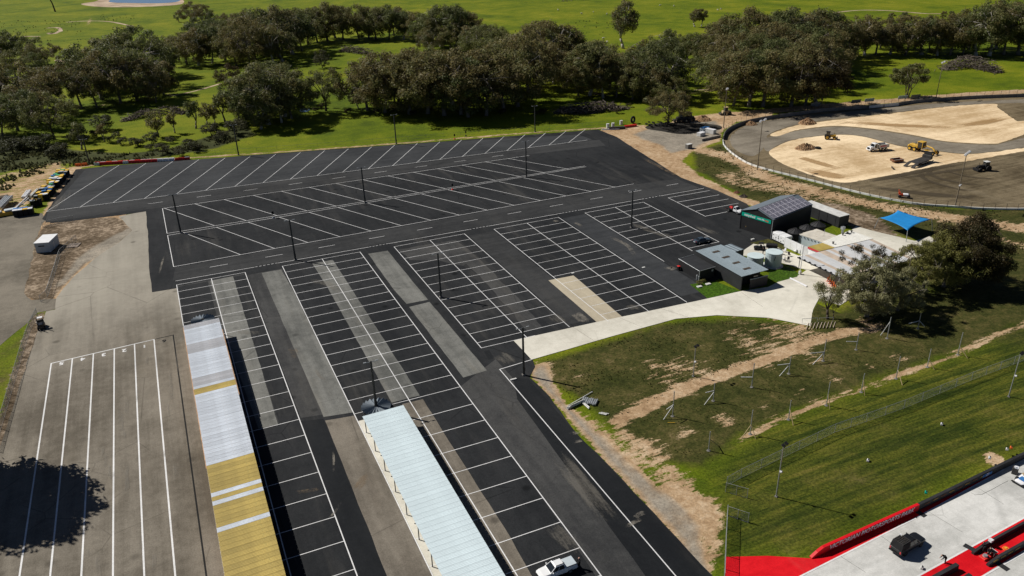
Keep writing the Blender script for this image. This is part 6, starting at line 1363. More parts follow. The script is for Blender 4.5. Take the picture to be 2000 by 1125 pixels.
tr_ = thing('box_trailer', 'black covered trailer hitched behind the buggy', 'trailer', (*np.array(g2(1506, 486.5)), .08), math.atan2(-d2[0], d2[1]))
MB().hexa((-.85, .85, -1.5, 1.3), (-.75, .75, -1.4, 1.2), .5, 1.25, .05).build('box', 'matt_black', tr_); wheels(tr_, [(-.92, -.1), (.92, -.1)], .32, .2, 'steel_dark'); MB().tube((0, 1.3, .5), (0, 2.2, .5), .05).build('drawbar', 'steel_dark', tr_)
# forklift at the left
fl = thing('forklift', 'black forklift with white roof by the left fence', 'forklift', (*g2(82, 641), .04), R(180 + 6))
MB().box((0, -.3, .75), (1.35, 2.3, .8), bevel=.12).build('body', 'car_black', fl); MB().box((0, -1.3, .95), (1.3, .7, 1.0), bevel=.15).build('counterweight', 'matt_black', fl); wheels(fl, [(-.65, .75), (.65, .75), (-.6, -1.05), (.6, -1.05)], .38, .3, 'white_plastic')
for x in (-.58, .58):
    for y_ in (-.95, .55): MB().box((x, y_, 1.65), (.07, .07, 1.1)).build('pillar', 'matt_black', fl)
MB().box((-.1, -.75, 2.22), (1.0, .85, .06)).build('roof', 'white_plastic', fl); MB().box((.68, -.35, 1.5), (.06, 1.2, .2)).build('side_rail', 'white_plastic', fl); MB().box((.55, .9, 1.4), (.10, .12, 2.4)).build('mast', 'steel_dark', fl); MB().box((-.55, .9, 1.4), (.10, .12, 2.4)).build('mast', 'steel_dark', fl); MB().box((0, .95, .5), (1.1, .06, .5)).build('carriage', 'steel_dark', fl)
for x in (-.33, .33): MB().box((x, 1.5, .14), (.13, 1.15, .05)).build('fork', 'steel_dark', fl)
# tipper truck
def facing(pa, pb):
    a, b = np.array(g2(*pa)), np.array(g2(*pb)); q = (b - a) / np.linalg.norm(b - a); return math.atan2(-q[0], q[1])
tp = thing('tipper_truck', 'white bonneted tipper truck on the sandy infield', 'truck', (*g2(1713, 294), .05), facing((1730, 291), (1692, 295)))
MB().box((0, 0, .85), (.9, 7.2, .3)).build('chassis', 'steel_dark', tp)
MB().hexa((-1.1, 1.1, 2.2, 3.7), (-.95, .95, 2.2, 3.45), .6, 1.65, .12).build('bonnet', 'car_white', tp); cabin(tp, .75, 2.35, .85, 1.95, 1.05, 2.75, 1.15, 1.02, 'car_white', [(.15, .9)]); MB().box((0, 1.55, .85), (2.3, 1.6, .55), bevel=.06).build('cab_base', 'car_white', tp)
MB().box((0, 3.66, 1.1), (1.2, .1, .7)).build('grille', 'matt_black', tp); MB().box((0, 3.7, .6), (2.3, .2, .3), bevel=.04).build('bumper', 'car_white', tp)
for s in (-1, 1): MB().hexa((s * 1.17 - .05, s * 1.17 + .05, -3.6, .5), (s * 1.22 - .05, s * 1.22 + .05, -3.7, .5), 1.1, 2.3).build('bin_side', 'white_dirty', tp); MB().box((s * .95, 3.66, 1.0), (.3, .1, .25)).build('headlight', 'lamp_lens', tp); MB().box((s * 1.28, 2.1, 2.0), (.2, .1, .5)).build('mirror', 'matt_black', tp)
MB().box((0, .48, 1.75), (2.4, .08, 1.4)).build('bin_front', 'white_dirty', tp); MB().box((0, -3.68, 1.6), (2.4, .08, 1.0)).build('tailgate', 'white_dirty', tp); MB().box((0, -1.6, 1.15), (2.3, 4.1, .1)).build('bin_floor', 'steel_dark', tp); MB().box((0, .2, 2.45), (2.2, .5, .25)).build('tarp_roll', 'matt_black', tp); MB().box((-1.29, -1.3, 1.75), (.02, 2.4, .35)).build('side_lettering', 'brick_red', tp); MB().box((1.29, -1.3, 1.75), (.02, 2.4, .35)).build('side_lettering', 'brick_red', tp)
wheels(tp, [(-1.0, 2.6), (1.0, 2.6), (-1.0, -1.5), (1.0, -1.5), (-1.0, -2.7), (1.0, -2.7)], .5, .35, 'chrome')
# motor grader
gr = thing('grader', 'yellow motor grader parked on the sandy infield', 'grader', (*g2(1799, 297), .05), facing((1768, 288), (1828, 303))); gr.scale = (1.15, 1.15, 1.15)
MB().box((0, -2.4, 1.45), (1.35, 2.9, 1.0), bevel=.1).build('engine_cover', 'yellow_machine', gr); MB().box((0, -4.0, 1.2), (1.6, .5, .7), bevel=.06).build('ripper', 'yellow_machine', gr); MB().hexa((-.75, .75, -1.0, .6), (-.85, .85, -1.0, .5), 1.2, 3.0, .05).build('cab', 'glass_dark', gr); MB().box((0, -.25, 3.08), (1.9, 1.9, .14), bevel=.04).build('cab_roof', 'yellow_machine', gr)
for x in (-.8, .8):
    for y_ in (-1.0, .55): MB().box((x, y_, 2.1), (.12, .12, 1.9)).build('pillar', 'yellow_machine', gr)
MB().path([(0, .5, 1.7), (0, 1.6, 2.15), (0, 3.4, 1.9), (0, 4.2, 1.35)], .22, 6).build('gooseneck', 'yellow_machine', gr); MB().box((0, 4.3, 1.0), (2.0, .4, .5), bevel=.06).build('front_axle', 'yellow_machine', gr); MB().box((0, 1.7, .55), (3.6, .14, .6), rz=.5).build('blade', 'steel_dark', gr); MB().tube((0, 1.8, .9), (0, 1.8, 1.05), .75, .75, 14).build('turntable', 'yellow_machine', gr); MB().tube((.3, -2.0, 1.9), (.3, -2.0, 2.7), .08).build('exhaust', 'matt_black', gr)
wheels(gr, [(-1.05, -1.6), (1.05, -1.6), (-1.05, -3.2), (1.05, -3.2), (-1.0, 4.3), (1.0, 4.3)], .65, .42, 'yellow_machine')
# rusty trailer, tilt trailer, bucket
rt = thing('rusty_trailer', 'rusty open skip trailer on the sandy infield', 'trailer', (*g2(1751, 316.5), .05), facing((1738, 316), (1764, 313)))
MB().box((0, 0, .45), (2.2, 3.6, .12)).build('floor', 'rust', rt)
for x in (-1.1, 1.1): MB().box((x, 0, .75), (.08, 3.6, .6)).build('side', 'rust', rt); MB().box((x, 0, 1.08), (.12, 3.7, .07)).build('rail', 'white_dirty', rt)
for y_ in (-1.8, 1.8): MB().box((0, y_, .75), (2.2, .08, .6)).build('end', 'rust', rt)
wheels(rt, [(-1.0, .2), (1.0, .2)], .38, .24, 'rust')
tt = thing('tilt_trailer', 'dark tilt-deck machinery trailer with loading ramps', 'trailer', (*g2(1795, 320.5), .05), facing((1765, 329), (1827, 308))); tt.scale = (1.35, 1.35, 1.2)
MB().hexa((-1.25, 1.25, -2.8, 3.0), (-1.25, 1.25, -2.8, 3.0), .85, 1.05, .03).build('deck', 'steel_dark', tt)
for s in (-1, 1): MB().slab([(s * .95 - .4, -4.7, .06), (s * .95 + .4, -4.7, .06), (s * .95 + .4, -2.78, .85), (s * .95 - .4, -2.78, .85)], .12).build('ramp', 'steel_dark', tt); MB().box((s * 1.27, .2, .72), (.06, 3.0, .1)).build('side_light_rail', 'white_dirty', tt)
MB().box((0, 3.35, 1.35), (2.3, .8, 1.1), bevel=.06).build('headboard', 'steel_dark', tt); MB().box((0, 3.5, 2.3), (2.0, .12, 1.0), rx=-.2).build('toolbox', 'matt_black', tt); MB().path([(0, 3.7, .9), (0, 5.2, .7)], .12, 6).build('drawbar', 'steel_dark', tt); wheels(tt, [(-1.1, .9), (1.1, .9), (-1.1, -.1), (1.1, -.1), (-1.1, 1.9), (1.1, 1.9)], .4, .26, 'steel_dark')
bk = thing('loader_bucket', 'loose steel bucket lying on the infield sand', 'bucket', (*g2(1747, 330), .05), 1.0)
MB().loft([[(-1.1, 0, 0), (-1.1, .7, .05), (-1.1, .75, .6), (-1.1, .6, .65), (-1.1, .55, .15), (-1.1, 0, .08)], [(1.1, 0, 0), (1.1, .7, .05), (1.1, .75, .6), (1.1, .6, .65), (1.1, .55, .15), (1.1, 0, .08)]]).build('shell', 'steel_dark', bk)
for s in (-1.1, 1.1): MB().slab([(s, 0, 0), (s, .7, 0), (s, .7, .6)], .04).build('side_plate', 'steel_dark', bk)
# tractors
def tractor(label, p, rz, paint, cab, s=1.0, blade=None):
    o = thing('tractor', label, 'tractor', (*g2(*p), .05), rz); o.scale = (s, s, s)
    MB().box((0, 1.1, 1.15), (.85, 1.9, .8), bevel=.12).build('bonnet', paint, o); MB().box((0, -.4, .8), (1.0, 1.8, .6), bevel=.06).build('chassis', 'matt_black', o)
    if cab: MB().hexa((-.7, .7, -1.1, .2), (-.62, .62, -1.0, .1), 1.1, 2.45, .05).build('cab', 'glass_dark', o); MB().box((0, -.45, 2.5), (1.45, 1.35, .12), bevel=.04).build('cab_roof', cab, o)
    else: MB().box((0, -.6, 1.3), (.6, .5, .6), bevel=.08).build('seat', 'cloth_black', o)
    MB().tube((.25, 1.5, 1.5), (.25, 1.5, 2.3), .05).build('exhaust', 'matt_black', o)
    wheels(o, [(-.9, -.7), (.9, -.7)], .78, .48, paint); wheels(o, [(-.8, 1.6), (.8, 1.6)], .5, .35, paint)
    if blade: MB().box((0, 2.5, .45), (2.3, .25, .7), bevel=.04).build('blade', blade, o); MB().box((0, 2.2, .5), (.7, .6, .3)).build('push_arm', 'matt_black', o)
    return o
tractor('dark tractor working on the clay track at the right', (1921, 333), facing((1930, 332), (1905, 334)), 'matt_black', 'white_dirty', 1.15, 'matt_black')
tractor('wheel loader parked on the infield edge beside the bend', (1619, 272), facing((1610, 270), (1630, 271)), 'yellow_machine', 'matt_black', 1.1, 'steel_dark')
orr = thing('roller_machine', 'small orange and white roller machine beside the near speedway wall', 'roller', (*g2(1763, 386), .05), facing((1750, 385), (1775, 387)))
MB().box((0, .7, .85), (1.2, 1.5, .75), bevel=.15).build('bonnet', 'white_plastic', orr); MB().box((0, -.5, .8), (1.3, 1.1, .6), bevel=.1).build('body', 'orange_machine', orr); MB().tube((-.75, 1.5, .45), (.75, 1.5, .45), .45, n=14).build('drum', 'steel_dark', orr); MB().tube((-.75, -.9, .45), (.75, -.9, .45), .45, n=14).build('drum', 'steel_dark', orr); MB().path([(-.5, -1.2, .9), (-.5, -1.3, 2.2), (.5, -1.3, 2.2), (.5, -1.2, .9)], .06, 6).build('roll_bar', 'orange_machine', orr); MB().box((0, -1.0, 1.3), (.6, .5, .6), bevel=.08).build('seat', 'orange_machine', orr)
def tyre(label, p, rz, r=.8, flat=False):
    n = 18; mb = MB(); rings = []
    m = MB(); bm = m.bm
    for i in range(n):
        a = 6.2832 * i / n; rings.append([(math.cos(a) * (r * .72 + r * .28 * math.cos(b)), math.sin(a) * (r * .72 + r * .28 * math.cos(b)), r * .28 * math.sin(b)) for b in [6.2832 * k / 8 for k in range(8)]])
    V = [[bm.verts.new(q) for q in rg_] for rg_ in rings]
    for i in range(n):
        for k in range(8): bm.faces.new((V[i][k], V[i][(k + 1) % 8], V[(i + 1) % n][(k + 1) % 8], V[(i + 1) % n][k]))
    o = m.build('tyre', 'rubber', None, True); x, y, _ = g(*p); o.location = (x, y, .05 + (r * .28 if flat else r)); o.rotation_euler = (0 if flat else math.pi / 2, 0, rz); tag(o, label, 'tyre'); return o
tyre('loose tyre lying on the lower infield sand', (1597, 290.5), 0, 1.1, True); tyre('big black tyre standing on the grass behind the dirt yard', (1236, 241), .4, 1.5)
# tyre heap and yard clutter
rg = random.Random(3); k = 0; tb_ = None
for i in range(34):
    px = 1272 + rg.gauss(0, 10) + (rg.random() > .55) * 22; py = 246 + rg.gauss(0, 2.0); r_ = rg.uniform(.42, .62)
    if tb_ is None: tb_ = tyre('old tyre in the dark heap under the broad gum', (px, py), 0, .55, True); tb_['group'] = 'tyres in the heap'; continue
    o = tb_.copy(); COL.objects.link(o); x, y, _ = g(px, py); o.location = (x, y, .2 + rg.random() * 1.1); o.rotation_euler = (rg.uniform(-.6, .6), rg.uniform(-.6, .6), rg.random() * 6)
sheet('dark_ground_patch', smooth_line(P2((1262, 247), (1290, 240), (1340, 240), (1400, 244), (1408, 252), (1370, 258), (1330, 262), (1290, 256), (1265, 252)), 5, True), .012, 'dark_ground', step=0, label='dark ground under the broad gum')  # flat near-black patch around the tyre heap and the parked machines
def machine(label, p, rz, mat, mat2, s=1.0):
    o = thing('plant_machine', label, 'machine', (*g2(*p), .03), rz); o.scale = (s, s, s)
    MB().box((0, 0, 1.0), (1.8, 3.2, 1.1), bevel=.15).build('body', mat, o); MB().hexa((-.75, .75, -.4, 1.0), (-.65, .65, -.3, .8), 1.56, 2.8, .06).build('cab', mat2, o); MB().box((0, .2, 2.86), (1.6, 1.5, .1)).build('cab_roof', mat, o); wheels(o, [(-1.0, 1.1), (1.0, 1.1), (-1.0, -1.1), (1.0, -1.1)], .62, .45, 'steel_dark'); MB().box((0, 2.3, .5), (2.1, .6, .7), bevel=.05).build('bucket', 'steel_dark', o)
machine('dark wheel loader in the shade beside the broad gum', (1331, 238), 1.2, 'steel_dark', 'glass_dark', 1.3); machine('second dark machine right of the shaded wheel loader', (1346, 237), 1.9, 'steel_dark', 'matt_black', 1.25)
machine('tan loader parked behind the speedway entry by the wall', (1418, 224), 1.3, 'wood_pale', 'steel_dark', 1.1)
def crate_box(name, label, cat, p, size, rz, mat, lid=None):
    o = thing(name, label, cat, (*g2(*p), .04), rz); MB().box((0, 0, size[2] / 2), (size[0], size[1], size[2]), bevel=.04).build('body', mat, o)
    MB().box((0, 0, size[2] + .035), (size[0] + .06, size[1] + .06, .06)).build('lid', lid or mat, o); return o
crate_box('storage_box', 'front one of the white boxes parked by the entry wall', 'box', (1369, 265), (3.2, 1.8, 1.2), .3, 'white_dirty', 'white_plastic'); crate_box('storage_box', 'white box on the right by the entry wall', 'box', (1386, 260), (1.8, 4.6, 1.6), .3, 'white_dirty', 'white_plastic'); crate_box('storage_box', 'blue and white box behind the white ones at the entry wall', 'box', (1376, 257), (3.4, 2.2, 1.6), .3, 'panel_bluegrey', 'blue_plastic')
crate_box('concrete_block', 'grey concrete block on the verge of the dirt yard', 'block', (1345, 289.5), (2.2, 1.4, 1.5), .2, 'wall_concrete', 'white_dirty')
wall_run('low_wall', 'low dark retaining wall at the speedway entry', (1371, 276), (1407, 268), .8, .3, 'wall_concrete')
mb = MB(); mb.path([(0, 0, .15), (6.5, -2.6, .15)], .28, 6); o = mb.build('concrete_beam', 'white_plastic'); o.location = (*g2(1175, 254), .05); tag(o, 'white concrete beam lying at the corner of the car park', 'beam')
o, L = wall_run('scrap_stack', 'stack of dark steel frames at the edge of the dirt yard', (1189, 253), (1221, 251.5), .9, 1.2, 'steel_dark', 'stack')
for lb, p in (('left white drum on the dirt yard edge', (1187, 250)), ('right white drum on the dirt yard edge', (1197, 248.5)), ('white drum on the grass behind the red beam', (1213, 243.5))):
    o = thing('drum', lb, 'drum', (*g2(*p), .03)); MB().tube((0, 0, 0), (0, 0, 1.6), .6, .6, 12).build('body', 'white_plastic', o); MB().tube((0, 0, 1.6), (0, 0, 1.7), .63, .63, 12).build('rim', 'white_dirty', o)
o, L = wall_run('red_beam', 'red steel beam lying beside the dirt yard', (1220, 249.5), (1243, 246.5), .8, .8, 'red_plastic', 'beam')

# ================================================================== barriers and bins
def water_barrier(label, p, rz, mat, topmat, group):
    o = thing('water_barrier', label, 'barrier', (p[0], p[1], .05), rz, group); mb = MB()
    mb.loft([[(x, -.3, 0), (x, -.28, .25), (x, -.15, .45), (x, -.12, .9), (x, .12, .9), (x, .15, .45), (x, .28, .25), (x, .3, 0)] for x in (-.95, .95)]); mb.build('body', mat, o)
    MB().box((0, 0, .93), (1.7, .26, .07), bevel=.02).build('top', topmat, o)
    for s in (-.45, .45): MB().box((s, 0, .16), (.28, .64, .14)).build('fork_slot', 'matt_black', o)
pat = 'wrrrrrwrrrrrrwwwwwr'
line = [np.array(g2(147, 325)), np.array(g2(172, 323)), np.array(g2(184, 323)), np.array(g2(342, 314)), np.array(g2(370, 311.5))]
dB = line[3] - line[2]; LB = np.linalg.norm(dB); dB /= LB; nB = int(LB / 2.0); rzB = math.atan2(dB[1], dB[0])
for row in (0, 1):
    for k in range(nB):
        f = k / nB; m_ = ('white_plastic' if (k in (0, nB // 3 + 1) or f > .76) else 'red_plastic') if row == 0 else ('white_plastic' if (k % 5 in (1, 3) or f > .62) else ('orange_plastic' if k % 4 == 2 else 'red_plastic'))
        p = line[2] + dB * (k + .5) * 2.0 + np.array([-dB[1], dB[0]]) * .85 * row
        nm = {'white_plastic': 'white', 'red_plastic': 'red', 'orange_plastic': 'orange'}[m_]
        water_barrier(f'{nm} plastic barrier in the {"front" if row == 0 else "back"} row along the verge, {ordw(k, nB)}', p, rzB, m_, m_, 'plastic barriers along the far left verge')
dv = (line[1] - line[0]); 
for k in range(2): water_barrier(('left' if k == 0 else 'right') + ' one of two orange barriers left of the verge light pole', line[0] + dv * (.25 + .5 * k), math.atan2(dv[1], dv[0]), 'orange_plastic', 'orange_plastic', None)
for k in range(3): water_barrier('red barrier past the gap at the right end, ' + ordw(k, 3), g2(348 + k * 9, 313.5 - k * .9), rzB + .1, 'red_plastic', 'white_plastic' if k == 2 else 'red_plastic', 'red barriers past the gap')
# stacked plastic bins and crates along the left edge of the car park
rg = random.Random(11); bm_ = {}
def bin_(label, x, y, rz, mat, lid, group, s=1.0):
    o = thing('storage_crate', label, 'crate', (x, y, .03), rz, group)
    if 'm' not in bm_:
        bm_['m'] = MB().hexa((-.5, .5, -.55, .55), (-.58, .58, -.62, .62), 0, 1.0, .04).mesh('body'); bm_['l'] = MB().box((0, 0, 1.05), (1.2, 1.28, .10), bevel=.03).mesh('lid')
    for nm, k, mt in (('body', 'm', mat), ('lid', 'l', lid)):
        q = link(nm, bm_[k], None, o)
        if not q.data.materials: q.data.materials.append(None)
        q.material_slots[0].link = 'OBJECT'; q.material_slots[0].material = MATS[mt]
    o.scale = (s, s, s * 1.75)
A_, B_ = np.array(g2(92, 392)), np.array(g2(138, 338)); dd = B_ - A_; LL = np.linalg.norm(dd); dd /= LL
COLS = [('yellow', 'yellow_plastic'), ('grey', 'galv'), ('white', 'white_plastic'), ('yellow', 'yellow_plastic'), ('black', 'matt_black'), ('green', 'green_plastic'), ('blue', 'blue_plastic'), ('yellow', 'yellow_plastic'), ('white', 'white_plastic')]
for k in range(int(LL / 1.35)):
    for row in range(3):
        if rg.random() < .26: continue
        nm, cm = rg.choice(COLS); p = A_ + dd * (k * 1.35 + .6) + np.array([-dd[1], dd[0]]) * (.2 + row * 1.35)
        bin_(f'{nm}-lidded dark crate in the {("front", "middle", "back")[row]} row of the long stack, {ORD[k] if k else "nearest"} from the road', p[0], p[1], math.atan2(dd[1], dd[0]) + rg.uniform(-.35, .35), 'matt_black' if row == 0 else rg.choice(['matt_black', cm]), cm, 'crates of the long stack', rg.uniform(.95, 1.15))
A_, B_ = np.array(g2(28, 424)), np.array(g2(72, 418)); dd = B_ - A_; LL = np.linalg.norm(dd); dd /= LL
for k in range(int(LL / 1.35)):
    for row in range(2):
        nm, cm = rg.choice(COLS[2:] + [('orange', 'orange_plastic')]); p = A_ + dd * (k * 1.35 + .6) + np.array([-dd[1], dd[0]]) * (row * 1.35)
        bin_(f'{nm}-lidded dark crate in the {("front", "back")[row]} of the short gravel-side row, {ordw(k, int(LL / 1.35))}', p[0], p[1], math.atan2(dd[1], dd[0]), 'matt_black', cm, 'crates of the short row', 1.1)
for k in range(4):
    nm, cm = COLS[k + 1]; q = g2(66 + k * 4, 404 - k * 1.0); bin_(f'{nm}-lidded dark crate in the small group between the crate rows, {ordw(k, 4)}', q[0], q[1], .3 * k, 'matt_black', cm, 'crates of the small group', 1.1)
# pipe and post bundles
for k in range(14):
    p_ = g2(*[(60, 402), (98, 384), (112, 366), (126, 350)][k % 4]); q_ = rg.uniform(0, 6.28); mb = MB(); mb.box((0, 0, .12), (rg.uniform(1.2, 3.2), .22, .16)); o = mb.build('timber_offcut', ['white_dirty', 'wood_grey', 'steel_dark'][k % 3]); o.location = (p_[0] - rg.uniform(1, 6), p_[1] + rg.uniform(-2, 3), .05); o.rotation_euler = (0, rg.uniform(-.1, .1), q_); tag(o, 'loose offcut of timber or steel lying behind the left crate stacks', 'offcut', 'offcuts behind the crate stacks')
def bundle(label, pa, pb, n, r, mat, z=.3, hi=2):
    a, b = np.array(g2(*pa)), np.array(g2(*pb)); d = b - a; L = np.linalg.norm(d); o = thing('pipe_bundle', label, 'pipes', (a[0], a[1], .03), math.atan2(d[1], d[0])); pm = MB().tube((0, 0, 0), (L, 0, 0), r, r, 8).mesh('pipe'); pm.materials.append(MATS[mat])
    for k in range(n): q = link('pipe', pm, None, o); q.location = (random.uniform(-.3, .3), (k % max(1, n // hi) - n / hi / 2) * r * 2.1, z + r + (k // max(1, n // hi)) * r * 1.9); q.rotation_euler = (0, 0, random.uniform(-.03, .03))
bundle('grey pipe bundle on the yellow racks at the left edge', (-4, 417), (18, 394), 8, .28, 'galv', 1.0); bundle('white pipe bundle left of the crate stacks', (46, 392), (58, 378), 6, .22, 'white_plastic', .5); bundle('long pale pipes beside the crate stacks', (60, 390), (74, 376), 4, .22, 'white_dirty', .5); bundle('white timber offcuts on the short crate row', (30, 419), (55, 395), 4, .15, 'white_plastic', 1.2)
o = thing('yellow_rack', 'yellow steel rack with silver covers at the left edge', 'rack', (*g2(8, 421), .02), .15); MB().box((0, 0, .6), (7.5, 2.2, 1.1), bevel=.05).build('frame', 'yellow_machine', o); MB().box((-1.8, 0, 1.35), (3.0, 2.0, .35), bevel=.1).build('cover', 'galv', o); MB().box((1.9, .2, 1.4), (3.0, 2.0, .4), bevel=.1).build('cover', 'cover_grey', o)
o = thing('skip_bin', 'brown skip at the left edge behind the pipe rack', 'skip', (*g2(5, 392), .02), .3); MB().hexa((-1.6, 1.6, -1, 1), (-2.0, 2.0, -1.2, 1.2), 0, 1.3, .05).build('body', 'rust', o); MB().box((0, 0, 1.32), (4.1, 2.5, .06)).build('rim', 'bark_dark', o)
# stacked rails and corrugated offcuts on the slope
bundle('stack of pale rails beside the shoulder', (1109, 798), (1136, 785), 5, .10, 'white_dirty', .05); bundle('long pale rail lying above the rail stack', (1108, 794), (1156, 766), 1, .08, 'white_dirty', .05, 1); bundle('grey corrugated offcuts beside the rail stack', (1147, 791), (1152, 780), 8, .16, 'galv', .05, 1); bundle('short pale rail across the stack end', (1136, 785), (1151, 798), 2, .10, 'white_dirty', .1, 1); bundle('few loose rails on the grass below the offcuts', (1172, 807), (1187, 810), 3, .09, 'white_dirty', .02, 1)
bundle('two white steel beams lying on the concrete by the lawn', (1545, 545), (1578, 561), 2, .12, 'white_plastic', .06, 1); bundle('yellow measuring rod lying in the grass', (1307, 826), (1321, 826), 1, .06, 'yellow_plastic', .02, 1)
# cattle grid
a, b = np.array(g2(1570, 636)), np.array(g2(1630, 633)); d3 = b - a; L = np.linalg.norm(d3); d3 /= L
cg = thing('cattle_grid', 'pale cattle grid with bent hand rails beside the slender gum', 'grid', (a[0], a[1], .06), math.atan2(d3[1], d3[0]))
for k in range(9): MB().box((.5 + k * (L - .8) / 8, -.5, .12), (.09, 3.0, .12), rz=-.55).build('bar', 'roof_tan', cg)
MB().path([(0, 1.0, 0), (0, 1.0, 1.0), (L * .5, 1.1, 1.0), (L * .5, 1.1, 0)], .04, 6).build('hand_rail', 'galv', cg); MB().path([(L * .55, 1.0, 0), (L * .55, 1.0, 1.0), (L, .9, 1.0), (L, .9, 0)], .04, 6).build('hand_rail', 'galv', cg)
# car park signs and bins
for lb, p, col in (('small black sign on a post in the left of the angled lot', (534, 426), 'galv'), ('small black sign on a red base in the middle of the angled lot', (884, 371), 'red_plastic'), ('black post sign on the far verge, right of the pole', (910, 266), 'matt_black'), ('red safety cone on the far verge', (888, 272), 'red_plastic')):
    x, y, _ = g(*p); o = thing('post_sign', lb, 'sign', (x, y, .06)); MB().tube((0, 0, 0), (0, 0, 1.7), .04, n=6).build('post', 'steel_dark', o); MB().box((0, 0, 1.6), (.65, .1, .8), rz=.4).build('plate', 'matt_black', o); MB().tube((0, 0, 0), (0, 0, .35), .45, .2, 8).build('base', col, o)
def wheelie(label, p, mat, lid, rz=0.0):
    o = thing('wheelie_bin', label, 'bin', (*g2(*p), .07), rz); MB().hexa((-.24, .24, -.28, .28), (-.3, .3, -.36, .36), .05, 1.0, .03).build('body', mat, o); MB().box((0, 0, 1.04), (.64, .76, .07), bevel=.02).build('lid', lid, o); wheels(o, [(-.22, -.3), (.22, -.3)], .11, .06, 'steel_dark')
wheelie('red-lidded bin against the black annex wall', (1325, 528), 'matt_black', 'red_plastic'); wheelie('yellow-lidded bin in front of the gable shed', (1456, 449), 'matt_black', 'yellow_plastic'); wheelie('left black bin beside the gable shed corner', (1447, 445), 'matt_black', 'matt_black'); wheelie('right black bin beside the yellow-lidded one', (1450.5, 446.5), 'matt_black', 'matt_black')
for lb, p in (('left silver gas bottle against the annex wall', (1361, 547)), ('right silver gas bottle against the annex wall', (1365, 549))):
    o = thing('gas_bottle', lb, 'gas bottle', (*g2(*p), .06)); MB().tube((0, 0, 0), (0, 0, 1.15), .2, .2, 12).build('body', 'galv', o); MB().tube((0, 0, 1.15), (0, 0, 1.35), .19, .07, 12).build('neck', 'galv', o)
for lb, p, s_ in (('left white paving slab on the lawn by the toilet block', (1366, 561), (1.2, .8, .2)), ('right white paving slab on the lawn by the toilet block', (1383, 556), (1.2, .8, .2)), ('white pit lid in the car park below the fifth bay', (1257, 523), (.8, .5, .08)), ('white pit lid at the head of the tan strip', (1119, 534), (.7, .5, .08)), ('white block at the end of the gable shed grass', (1470, 469), (.9, .5, .3)), ('white wheel stop beside the access road pole', (1003, 742), (1.2, .4, .15))):
    o = MB().box((0, 0, s_[2] / 2), s_, bevel=.02).build('paving_slab', 'white_dirty'); o.location = (*g2(*p), .09); tag(o, lb, 'slab')
for k, (p, r_) in enumerate((((1372, 552), .9), ((1365, 556), .6))): tree('garden_shrub', ('larger' if k == 0 else 'smaller') + ' green shrub beside the black annex', p[0], p[1], p[1] - 8 * r_, 'u', None, 'leaf_olive', wide=1.6, cat='shrub')
# equipment behind the tanks, orange barriers and red bins under the gums
rg = random.Random(8)
for k in range(9):
    p = (1534 + rg.uniform(-12, 30), 500 + rg.uniform(-8, 12)); o = thing('garden_chair', 'pale folded chair or frame in the jumble by the canteen wall', 'chair', (*g2(*p), .08), rg.random() * 6, 'jumble of chairs by the canteen wall')
    MB().box((0, 0, .45), (.55, .55, .06)).build('seat', 'white_plastic' if k % 3 else 'steel_dark', o); MB().box((0, -.26, .75), (.55, .05, .55), rx=.2).build('backrest', 'white_plastic' if k % 3 else 'steel_dark', o)
    for s in (-.23, .23):
        for t_ in (-.23, .23): MB().box((s, t_, .22), (.05, .05, .44)).build('leg', 'galv', o)
for k in range(5):
    o = thing('mesh_barrier', 'orange crowd barrier panel under the grey-green gum', 'barrier', (*g2(1618 + k * 3.2, 548 + k * 4.5), .08), .5 + .1 * k, 'orange barriers under the gum'); MB().box((0, 0, .55), (2.0, .08, .9)).build('panel', 'orange_plastic', o); MB().box((-.8, 0, .06), (.1, .6, .1)).build('foot', 'orange_plastic', o); MB().box((.8, 0, .06), (.1, .6, .1)).build('foot', 'orange_plastic', o)
for k, p in enumerate(((1674, 578), (1678, 587), (1681, 571))):
    o = thing('fuel_drum', 'red drum glimpsed behind the grey-green gums', 'drum', (*g2(*p), .05), 0, 'red drums behind the gums'); MB().tube((0, 0, 0), (0, 0, 1.6), .55, .55, 12).build('body', 'red_plastic', o); MB().tube((0, 0, 1.6), (0, 0, 1.66), .57, .57, 12).build('lid', 'white_plastic', o)
o = thing('caravan', 'white caravan hidden behind the grey-green gums', 'caravan', (*g2(1688, 583), .05), .5); MB().box((0, 0, 1.4), (4.4, 2.1, 1.9), bevel=.25).build('body', 'white_paint', o); MB().box((0, -1.06, 1.6), (2.2, .04, .6)).build('window', 'glass_dark', o); wheels(o, [(-.2, -.9), (-.2, .9)], .33, .2)
# lamp mast by the lawn
x, y, h = base_top((1562, 536), (1566, 480)); o = thing('light_mast', 'white mast at the corner of the lawn by the canteen', 'light pole', (x, y, .05)); MB().tube((0, 0, 0), (0, 0, h), .12, .07, 8).build('pole', 'white_paint', o); MB().box((0, 0, .4), (.5, .5, .8)).build('cabinet', 'white_dirty', o); MB().box((.3, 0, h - .1), (.7, .2, .12)).build('lamp_head', 'cover_grey', o)
for lb, b, t in (('thin pole on the canteen roof edge', (1606, 480), (1607, 449)), ('thin pole by the white panel wall', (1563, 500), (1566, 478))):
    x, y, h = base_top(b, t); o = thing('thin_pole', lb, 'pole', (x, y, .05)); MB().tube((0, 0, 0), (0, 0, h), .05, .04, 6).build('pole', 'galv', o); MB().tube((0, 0, 0), (0, 0, .1), .15, .15, 8).build('foot', 'galv', o)
